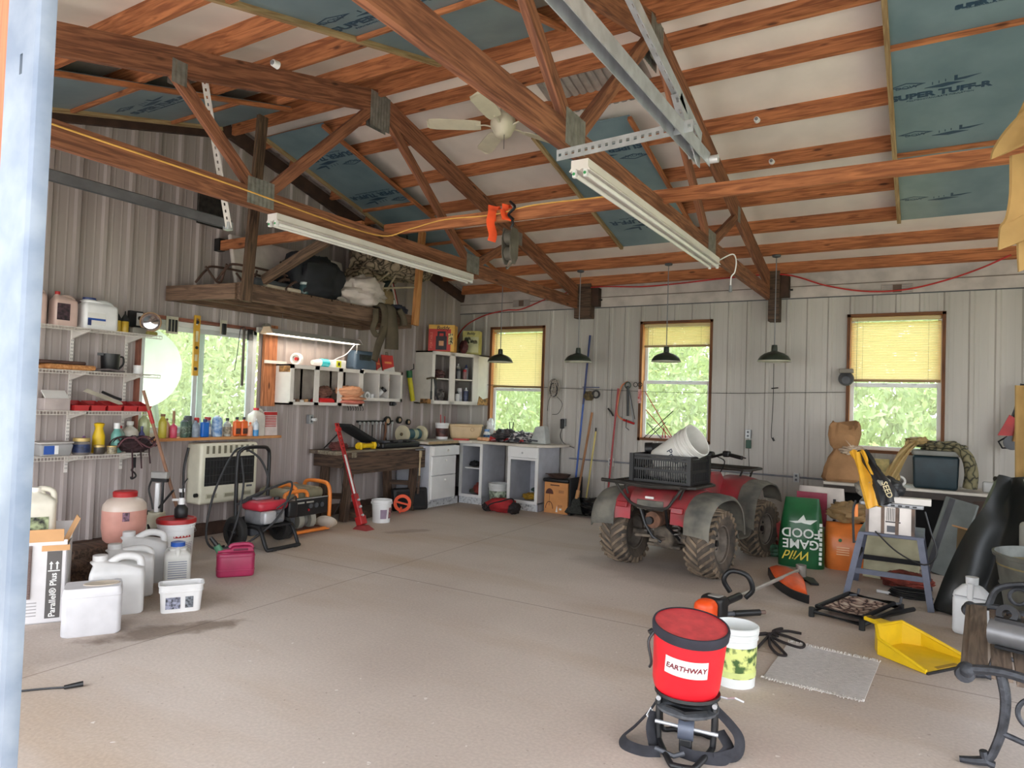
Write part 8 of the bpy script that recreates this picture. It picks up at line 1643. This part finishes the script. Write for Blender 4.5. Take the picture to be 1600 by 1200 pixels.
for k in range(3):beam('back_slat',(bx+.56,3.62,bz_+.18+k*.13),(bx+.62,4.82,bz_+.18+k*.13),.03,.085,WOODE,t)
def ironend(y,xo):
 def tb(pts,r,nm='iron_end',fl=.8):MB().tube([(xo+x,y,z)for x,z in pts],r,n=8,smooth=4,flat=fl).build(nm,IR,t)
 tb([(-.03,.40),(.10,.415),(.25,.39),(.42,.34),(.56,.34)],.026);MB().ball((xo-.025,y,.395),.036,n=14,m=10).build('lion_scroll',IR,t)
 MB().lathe([(.012,-.026),(.034,-.022),(.04,0),(.034,.022),(.012,.026)],(xo-.03,y,.38),n=16,axis=RX(90)).build('scroll_curl',IR,t)
 tb([(.10,.40),(.115,.30),(.105,.18),(.07,.06),(.045,.03)],[.024,.018]);tb([(.05,.03),(.0,.018),(-.045,.012)],[.026,.016]);tb([(.08,.02),(.05,.03),(.04,.07)],.02)
 tb([(.56,.34),(.58,.22),(.60,.08),(.68,.012)],[.026,.018]);tb([(.56,.34),(.60,.55),(.66,.78)],[.024,.018]);
 if y>4:tb([(.06,.42),(.10,.52),(.20,.56),(.34,.57),(.58,.57)],.020,'arm_rest')
 for(cx,cz,r_2)in((.22,.26,.075),(.36,.22,.085),(.30,.12,.05),(.46,.26,.06),(.20,.49,.05),(.32,.49,.055),(.44,.48,.05))[:7 if y>4 else 4]:
  tb([(cx+r_2*math.cos(a)*(1-.05*a),cz+r_2*math.sin(a)*(1-.05*a))for a in[i*.55 for i in range(13)]],.010,'scroll_work',1)
 tb([(.105,.16),(.25,.13),(.42,.16),(.59,.15)],.016,'stretcher')
ironend(3.62,bx+.02);ironend(4.82,bx+.085);settle(t)
t=thing('small_motor','grey electric motor with bracket lying on the park bench seat','motor');m=T(bx+.20,3.98,bz_+.036)@RZ(-20);MB().at(m).cyl((-.10,0,.062),(.08,0,.062),.06,n=28).build('barrel',mat('motor_grey',(132,132,134),r=.4,m=.4,v=.12),t);MB().at(m).cyl((.08,0,.062),(.12,0,.062),.054,.03,n=24).build('end_bell',GREYD,t);MB().at(m).lathe([(.02,-.02),(.045,-.02),(.045,.02),(.02,.02),(.02,-.02)],(-.04,.03,.145),n=20,axis=RX(70),cap=False).build('pulley',DKMET,t);MB().at(m).box(-.07,.07,-.05,.05,0,.012).build('foot_plate',DKMET,t);MB().at(m).cyl((.12,0,.062),(.19,0,.062),.018,n=12).build('shaft',mat('shaft_silver',(180,180,180),r=.3,m=.6),t);MB().at(m).box(-.08,.04,-.02,.06,.118,.135).build('bracket',DKMET,t);settle(t)
t=thing('dustpan','large yellow plastic dustpan lying on the floor beside the bench','dustpan');YL=YELLOW
c=[atz(1512,1005),atz(1520,1042),atz(1452,1056),atz(1390,1012)]
m=T(-.04,5.0,0)@RZ(56);MB().at(m).prism([(-.22,-.20),(.22,-.20),(.20,.12),(.12,.20),(-.12,.20),(-.20,.12)],.004,.012).build('pan_floor',YL,t)
def wall(pts,nm,hs):
 b=MB().at(m);n=len(pts)
 for k in range(n-1):
  (x0,y0),(x1,y1)=pts[k],pts[k+1];d=Vector((x1-x0,y1-y0,0)).normalized();nn=Vector((-d.y,d.x,0))*.006
  b.loft([[Vector((x0,y0,.004))-nn,Vector((x0,y0,.004))+nn,Vector((x0,y0,hs[k]))+nn,Vector((x0,y0,hs[k]))-nn],[Vector((x1,y1,.004))-nn,Vector((x1,y1,.004))+nn,Vector((x1,y1,hs[k+1]))+nn,Vector((x1,y1,hs[k+1]))-nn]])
 b.build(nm,YL,t,sm=False);MB().at(m).tube([(x,y,h_)for(x,y),h_ in zip(pts,hs)],.011,n=8).build('rolled_rim',YL,t)
wall([(-.22,-.20),(-.20,.12),(-.12,.20),(.12,.20),(.20,.12),(.22,-.20)],'side_wall',[.02,.10,.15,.15,.10,.02])
b=MB().at(m);b.loft([[(-.06,.20,.10),(.06,.20,.10),(.06,.20,.15),(-.06,.20,.15)],[(-.04,.27,.125),(.04,.27,.125),(.045,.27,.155),(-.045,.27,.155)],[(-.035,.36,.13),(.035,.36,.13),(.035,.36,.155),(-.035,.36,.155)]]).build('handle',YL,t,bev=.008);MB().at(m).box(-.22,.22,-.212,-.198,.0,.012).build('rubber_edge',BLACK,t);MB().at(m).prism([(-.10,-.19),(.10,-.19),(.09,-.16),(-.09,-.16)],.0125,.014).build('moulded_step',mat('yellow_dull',(168,132,40),r=.6),t);MB().at(m).box(-.03,.03,.285,.34,.155,.158).build('hang_hole',mat('hole_dark',(70,56,30),r=.8),t);settle(t)
t=thing('camp_stool','folded black tube camp seat with camouflage fabric lying on the floor','camp seat');A_,B2,C2,D2=(atz(x,y,.04)for x,y in((1268,955),(1325,932),(1408,950),(1347,976)))
MB().tube([A_,B2,C2,D2],.016,n=8,closed=True).build('outer_frame',BLACK,t);up=Vector((0,0,.035));e=lambda p,f:p.lerp((A_+B2+C2+D2)/4,f)
MB().tube([e(A_,.12)+up,e(B2,.1)+up,e(C2,.16)+up,e(D2,.1)+up],.016,n=8,closed=True).build('inner_frame',BLACK,t)
MB().sheet(lambda u,v:e(A_,.2).lerp(e(B2,.2),u).lerp(e(D2,.2).lerp(e(C2,.2),u),v)+Vector((0,0,.02-.02*math.sin(PI*u)*math.sin(PI*v))),12,12,.006).build('fabric',camo('camo_seat',(150,120,108),(52,34,32),(206,190,172),16),t)
for p in(A_,B2,C2,D2):MB().cyl(p-Vector((0,0,.038)),p+Vector((0,0,.03)),.020,n=10).build('rubber_foot',RUBBER,t)
for p in(e(B2,.25),e(C2,.2)):MB().tube([p+up,p+up+Vector((.05,.04,.0)),p+up+Vector((.06,.045,.05))],.010,n=6).build('hinge_leg',GREYD,t)
MB().tube([D2,D2.lerp(C2,.5)+Vector((.03,-.02,.02)),C2+Vector((.08,.02,0))],.018,n=8).build('leg_tube',BLACK,t);settle(t)
c=[atz(x,y,.006)for x,y in((1192,1058),(1350,1095),(1374,1035),(1232,1003))]
def rugm():
 M_=mat('rug_woven',(222,216,212),r=.95,v=.12,s=30,b=.6,bs=160,stretch=(1,6,1));return M_
t=thing('rag_rug','pale grey woven rag rug with a fringe on the concrete floor','rug');MB().sheet(lambda u,v:c[0].lerp(c[1],u).lerp(c[3].lerp(c[2],u),v)+Vector((0,0,.003*_nz.noise(Vector((u*5,v*5,0))))),24,18,.006).build('weave',rugm(),t,ang=80)
rr_=random.Random(4);b=MB()
for s0,s1 in((c[0],c[1]),(c[3],c[2])):
 d=(c[0]-c[3]).normalized()*(1 if s0 is c[0]else-1)
 for k in range(70):p=s0.lerp(s1,k/69);q=p+d*rr_.uniform(.012,.035)+Vector((rr_.uniform(-.01,.01),rr_.uniform(-.01,.01),.004));b.tube([p,p.lerp(q,.5)+Vector((0,0,.006)),q],.003,n=4)
fr_=b.build('fringe',mat('fringe',(226,220,214),r=.95),t);fr_['kind']='stuff';settle(t)
b=MB();rp_=[atz(x,y,.012)for x,y in((1172,1014),(1182,1013),(1205,990),(1222,982),(1208,986),(1215,994),(1204,990),(1180,992),(1200,990),(1203,1008),(1215,1022),(1228,1024),(1222,1016),(1204,996),(1225,1004),(1250,1012),(1256,1006),(1235,996),(1212,988),(1230,986),(1252,990))]
b.tube(rp_,.009,n=7,smooth=5);tag(b.build('rope',mat('rope_black',(38,30,30),r=.9,v=.2)),'dark rope lying in loose loops on the floor beside the rag rug','rope')
t=thing('brush_cutter','orange and black brush cutter with an orange guard lying on the floor','brush cutter');p0,p1=Vector((-1.235,5.13,.105)),Vector((-.97,6.55,.10));ax=(p1-p0).normalized()
MB().cyl(p0,p1,.015,n=12).build('shaft',mat('shaft_alu',(186,180,172),r=.4,m=.4,v=.1),t);e0=p0-ax*.24+Vector((0,0,-.005));m=frame(e0,ax,(0,0,1))
MB().at(m).rbox(-.06,.0,-.085,.055,.15,.15,.05,tz=.05).build('orange_cover',ORANGEB,t);MB().at(m).rbox(.06,.0,-.09,.07,.13,.16,.03,tz=.02).build('engine',BLACK,t);MB().at(m).rbox(.06,.05,-.05,.05,.09,.07,.015).build('silver_cover',mat('cover_alu',(176,172,168),r=.4,m=.4),t);MB().at(m).cyl((.12,0,0),(.24,0,0),.04,.026,n=16).build('clutch_housing',BLACK,t);MB().at(m).rbox(-.02,-.05,-.10,.02,.18,.06,.02).build('fuel_tank',mat('tank_white',(150,146,136),r=.5),t)
MB().cyl(p0+ax*.0,p0+ax*.22,.026,n=14).build('grip',BLACK,t);q=p0+ax*.22;MB().tube([q+Vector((-.07,0,.02)),q+Vector((-.11,-.03,.11)),q+Vector((-.06,-.02,.18)),q+Vector((.05,.0,.16)),q+Vector((.09,.02,.06)),q+Vector((.04,.02,-.01))],.019,n=10,smooth=5).build('loop_handle',BLACK,t)
q0,q1=Vector((-1.28,4.93,.05)),Vector((-1.02,5.20,.05));MB().cyl(q0,q1,.017,n=10).build('side_tube',GREYD,t);MB().cyl(q0.lerp(q1,.45),q1,.023,n=12).build('black_sleeve',BLACK,t);MB().cyl(q1,q1+(q1-q0).normalized()*.045,.015,n=10).build('tip',mat('tip_brown',(110,90,80),r=.6),t);MB().at(m).rbox(.12,-.04,-.10,-.06,.05,.04,.01).build('orange_choke',ORANGEB,t)
OG=mat('guard_orange',(238,98,46),r=.45,v=.1);pts=[atz(x,y,.03)for x,y in((1200,893),(1210,890),(1228,893),(1247,902),(1257,912),(1263,938),(1240,930),(1222,920),(1208,908))]
b=MB();up=Vector((0,0,.075));n=len(pts);cc=sum(pts,Vector())/n;b.loft([[p for p in pts],[p+Vector((0,0,.02))for p in pts],[cc.lerp(p,.86)+up*.75 for p in pts],[cc.lerp(p,.5)+up for p in pts]]);b.build('guard',OG,t,ang=50);ed=[pts[0],pts[8],pts[7],pts[6],pts[5]];MB().sheet(lambda u,v:spline(ed,6)[min(int(u*24),24)]+Vector((0,-.008,-.026+.065*v)),24,2,.012).build('guard_skirt',BLACK,t)
h=Vector((-.955,6.62,.09));MB().cyl(h-Vector((0,0,.05)),h+Vector((0,0,.05)),.045,n=16).build('gear_head',mat('gear_alu',(150,144,136),r=.4,m=.4),t);MB().prism([(h.x-.10,h.y+.02),(h.x-.04,h.y+.15),(h.x+.09,h.y+.10),(h.x+.16,h.y-.10),(h.x+.10,h.y-.12),(h.x+.04,h.y-.02)],.004,.02).build('black_blade',BLACK,t);settle(t)
t=pail('white pail with a green and yellow printed label behind the red spreader',(-.895,3.93,0),.315,.118,mat('pail_white2',(220,222,220),r=.4,v=.04),rz=R(35),band=mat('print_green_yellow',(206,214,130),r=.5,v=.5,s=22,c2=(64,92,44),sharp=(.42,.56)),ribs=3,taper=.9,inside=mat('yellow_powder',(206,190,60),r=.9,v=.2),handle_dn=True)
MB().lathe([(.1105,.055),(.112,.085)],n=32,cap=False).build('label_stripe',mat('stripe_lime',(210,220,140),r=.5),t)
t=thing('seed_spreader','red hopper hand crank seed spreader with black frame and straps','seed spreader',(-.897,3.06,0),R(13));HR_=mat('hopper_red',(226,30,42),r=.45,v=.05)
tm=T(0,0,.40)@RX(9)@RY(4)@T(0,0,-.40)
MB().at(tm).lathe([(.10,.235),(.138,.25),(.146,.28),(.157,.50),(.160,.54)],n=48,cap=False,sy=.95).build('hopper',HR_,t);MB().at(tm).lathe([(.156,.500),(.164,.503),(.167,.535),(.163,.546),(.155,.546)],n=48,cap=False,sy=.95).build('black_rim',mat('rim_cloth',(44,42,52),r=.85,v=.2),t)
MB().at(tm).lathe([(.157,.54),(.12,.525),(.06,.505),(0,.50)],n=40,sy=.95).build('mesh_cover',mat('cover_red',(206,74,78),r=.35,v=.12,s=20),t)
b=MB().at(tm);b.sheet(lambda u,v:(.1515*math.sin((u-.5)*1.25),-.1515*.955*math.cos((u-.5)*1.25)-.006*(1-v)-.0035,.372+.072*v),16,2,.0015);b.build('label_panel',LABELW,t)
mt=tm@frame((0,-.1535,.408),(1,0,0),(0,0.04,1));text('EARTHWAY',.0305,mat('letters_maroon',(120,30,44),r=.5),t,mt@T(0,0,.0),wrap=.149,bold=.0006,sx=1.08,shear=.12)
MB().lathe([(.105,.236),(.14,.248),(.142,.235),(.11,.215),(.05,.205)],n=40,sy=.95).build('base_ring',BLACK,t);MB().lathe([(.0,.145),(.09,.150),(.135,.172),(.138,.185),(.06,.20),(.0,.20)],n=36).build('spinner_shroud',mat('shroud_grey',(92,94,98),r=.6,v=.3,s=20),t)
MB().prism([(-.085,-.075),(.0,-.125),(.09,-.075),(.0,-.085)],.16,.20).build('spinner_vane',BLACK,t)
for s_ in(-1,1):MB().tube([(s_*.115,-.03,.24),(s_*.118,-.045,.16),(s_*.115,-.05,.06),(s_*.105,-.07,.03),(s_*.05,-.20,.014),(s_*.03,-.215,.013),(0,-.218,.013)],.013,n=10,smooth=4).build('frame_tube',BLACK,t);MB().tube([(s_*.115,-.02,.24),(s_*.12,.06,.15),(s_*.115,.10,.02),(s_*.06,.12,.013),(0,.12,.013)],.012,n=8,smooth=4).build('rear_tube',BLACK,t);MB().cyl((s_*.118,-.062,.215),(s_*.118,-.04,.215),.011,n=8).build('bolt',STEEL,t)
MB().cyl((-.13,-.06,.115),(.135,-.06,.098),.008,n=8).build('crank_shaft',STEEL,t);MB().cyl((-.03,-.06,.107),(.035,-.06,.105),.048,n=20).build('gear_box',mat('gear_grey',(92,98,112),r=.4,m=.2),t);MB().box(-.025,.028,-.09,-.03,.012,.07).build('gear_mount',BLACK,t,bev=.006);MB().tube([(-.145,-.07,.50),(-.165,-.085,.46),(-.15,-.09,.38),(-.158,-.08,.35)],.006,n=6,smooth=4).build('gate_lever',DKMET,t);MB().cyl((-.165,-.06,.49),(-.15,-.05,.50),.014,n=8).build('lever_knob',DKMET,t);MB().tube([(.12,.0,.24),(.17,.0,.235),(.20,-.02,.25),(.235,-.01,.235)],.005,n=6).build('wire_clip',STEEL,t)
SB=mat('strap_black',(48,48,54),r=.9,v=.2,s=20)
def strap(pts,w_,nm='strap'):MB().tube(pts,w_,n=10,smooth=6,flat=.16).build(nm,SB,t,ang=60)
strap([(-.125,.0,.19),(-.16,-.0,.13),(-.22,-.02,.06),(-.27,-.05,.016),(-.25,-.12,.014),(-.17,-.15,.012),(-.10,-.13,.012)],.028);strap([(-.13,-.03,.14),(-.145,-.05,.08),(-.13,-.08,.025),(-.12,-.11,.012)],.034)
strap([(.12,.03,.17),(.18,.0,.13),(.22,-.03,.09),(.215,-.06,.04),(.16,-.09,.02),(.12,-.11,.014)],.034);strap([(.14,-.02,.10),(.18,-.06,.05),(.14,-.11,.02),(.05,-.12,.013),(-.02,-.10,.013)],.03)
MB().tube([(-.155,-.02,.15),(-.17,-.03,.12),(-.15,-.05,.11),(-.13,-.03,.125)],.004,n=6,closed=True).build('buckle',WHITE,t);MB().tube([(-.12,-.13,.03),(-.04,-.15,.02),(.0,-.13,.03)],.010,n=6).build('loose_buckle',GREYD,t)
b=MB();b.tube([atz(30,1080,.006),atz(70,1076,.006),atz(100,1074,.008)],.005,n=6,smooth=4);t=thing('cable_end','short black cable with a plug on the floor near the doorway','cable');b.build('cable',BLACK,t);MB().cyl(atz(100,1074,.012),atz(130,1068,.014),.010,.014,n=8).build('plug',BLACK,t);settle(t)
GRASS=mat('lawn',(136,148,104),r=.95,v=.12,s=1.5,c2=(116,126,92))
g=MB().box(-60,60,-40,60,-.3,-.14).build('ground',GRASS,sm=False);g['kind']='structure'
APR=mat('bounce_gravel',(206,200,190),r=.9,v=.08,s=20)
a=MB().box(XL-4,XR+8,-16,YF-.6,-.14,-.02).build('trim_7',APR,sm=False);a['kind']='structure'  # unseen pale gravel added outside to bounce daylight up to the ceiling
def leaf_mat(name,c,tr=.45):return translucent(name,c,t=tr,r=.6,v=.2,s=1.2,tc_=(min(255,c[0]+30),min(255,c[1]+25),c[2]))
LEAF=leaf_mat('leaf',(170,182,142));LEAF2=leaf_mat('leaf_pale',(184,192,160))
rnd=random.Random(3)
def foliage(name,label,boxes,n,m,sz=(.10,.22)):
 b=MB()
 for i in range(n):
  x0,x1,y0,y1,z0,z1=boxes[i%len(boxes)]
  c=Vector((rnd.uniform(x0,x1),rnd.uniform(y0,y1),rnd.uniform(z0,z1)));s=rnd.uniform(*sz)
  e=Euler((rnd.uniform(0,6.3),rnd.uniform(0,6.3),rnd.uniform(0,6.3))).to_matrix()
  b.add([c+e@Vector(q)for q in((-s,0,0),(0,-s*.5,.02),(s,0,0),(0,s*.5,.02))],[(0,1,2,3)])
 o=b.build(name,m,sm=False);return tag(o,label,'foliage',kind='stuff')
foliage('woodland_foliage','light green spring woodland leaves seen through the back windows',[(-16,10,15,20,-.1,5)],26000,LEAF,(.06,.15))
foliage('woodland_foliage','light green spring woodland leaves seen through the shop window',[(-22,-17,-2,14,-.1,5)],26000,LEAF2,(.06,.15))
foliage('woodland_foliage','far layer of pale green trees beyond the back windows',[(-22,16,24,28,-.1,7)],22000,LEAF2,(.16,.32))
foliage('woodland_foliage','far layer of pale green trees beyond the shop window',[(-32,-27,-8,24,-.1,7)],22000,LEAF2,(.16,.32))
t=thing('satellite_dish','large white dish on struts standing outside the shop window','dish');c=Vector((-7.4,4.30,1.74));q=Vector((.80,-.60,.12)).to_track_quat('Z','Y').to_matrix().to_4x4();DW=mat('dish_white',(176,182,168),r=.5,v=.04)
MB().lathe([(0,-.07),(.2,-.055),(.36,-.02),(.46,.02),(.465,.028),(.36,-.008),(.2,-.04),(0,-.055)],c,n=48,axis=q,cap=False).build('dish',DW,t)
for a,e in((Vector((-7.42,4.25,1.34)),Vector((-7.3,4.95,-.13))),(Vector((-7.42,4.55,1.34)),Vector((-7.4,4.80,-.13))),(Vector((-7.5,4.3,1.34)),Vector((-7.6,4.1,-.13)))):MB().tube([a,e],.035,n=8).build('strut',DW,t)
settle(t)
BARK=mat('pale_bark',(176,172,160),r=.9,v=.2,s=4)
sc=bpy.context.scene
w=bpy.data.worlds.new('sky');sc.world=w;w.use_nodes=True
N,L=w.node_tree.nodes,w.node_tree.links;bg=N['Background']
tc=N.new('ShaderNodeTexCoord');sx=N.new('ShaderNodeSeparateXYZ');L.new(tc.outputs['Generated'],sx.inputs[0])
rp=N.new('ShaderNodeValToRGB');e=rp.color_ramp.elements;e[0].position,e[1].position=.0,.6;e[0].color,e[1].color=(.95,.97,1,1),(.80,.88,1,1)
L.new(sx.outputs['Z'],rp.inputs[0]);L.new(rp.outputs[0],bg.inputs[0]);bg.inputs[1].default_value=2.6
s=bpy.data.lights.new('sun','SUN');s.energy=4.5;s.angle=R(3);s.color=(1,.96,.88)
so=bpy.data.objects.new('sun',s);col.objects.link(so);so.rotation_euler=(R(-38),R(-14),0)
so.rotation_euler=Vector((-.12,.42,-.90)).to_track_quat('-Z','Y').to_euler()
cd=bpy.data.cameras.new('camera');cam=bpy.data.objects.new('camera',cd);col.objects.link(cam)
cd.sensor_width=36;cd.lens=FPX/1600*36;cd.clip_start=.02;cd.clip_end=200
cam.matrix_world=Matrix(((CR.x,CU.x,-CF.x,0),(CR.y,CU.y,-CF.y,0),(CR.z,CU.z,-CF.z,CZ),(0,0,0,1)))
sc.camera=cam
sc.view_settings.view_transform='Standard';sc.view_settings.look='None';sc.view_settings.gamma=1;sc.view_settings.use_curve_mapping=False
sc.view_settings.exposure=1.2
bpy.data.objects.remove(DUMMY)
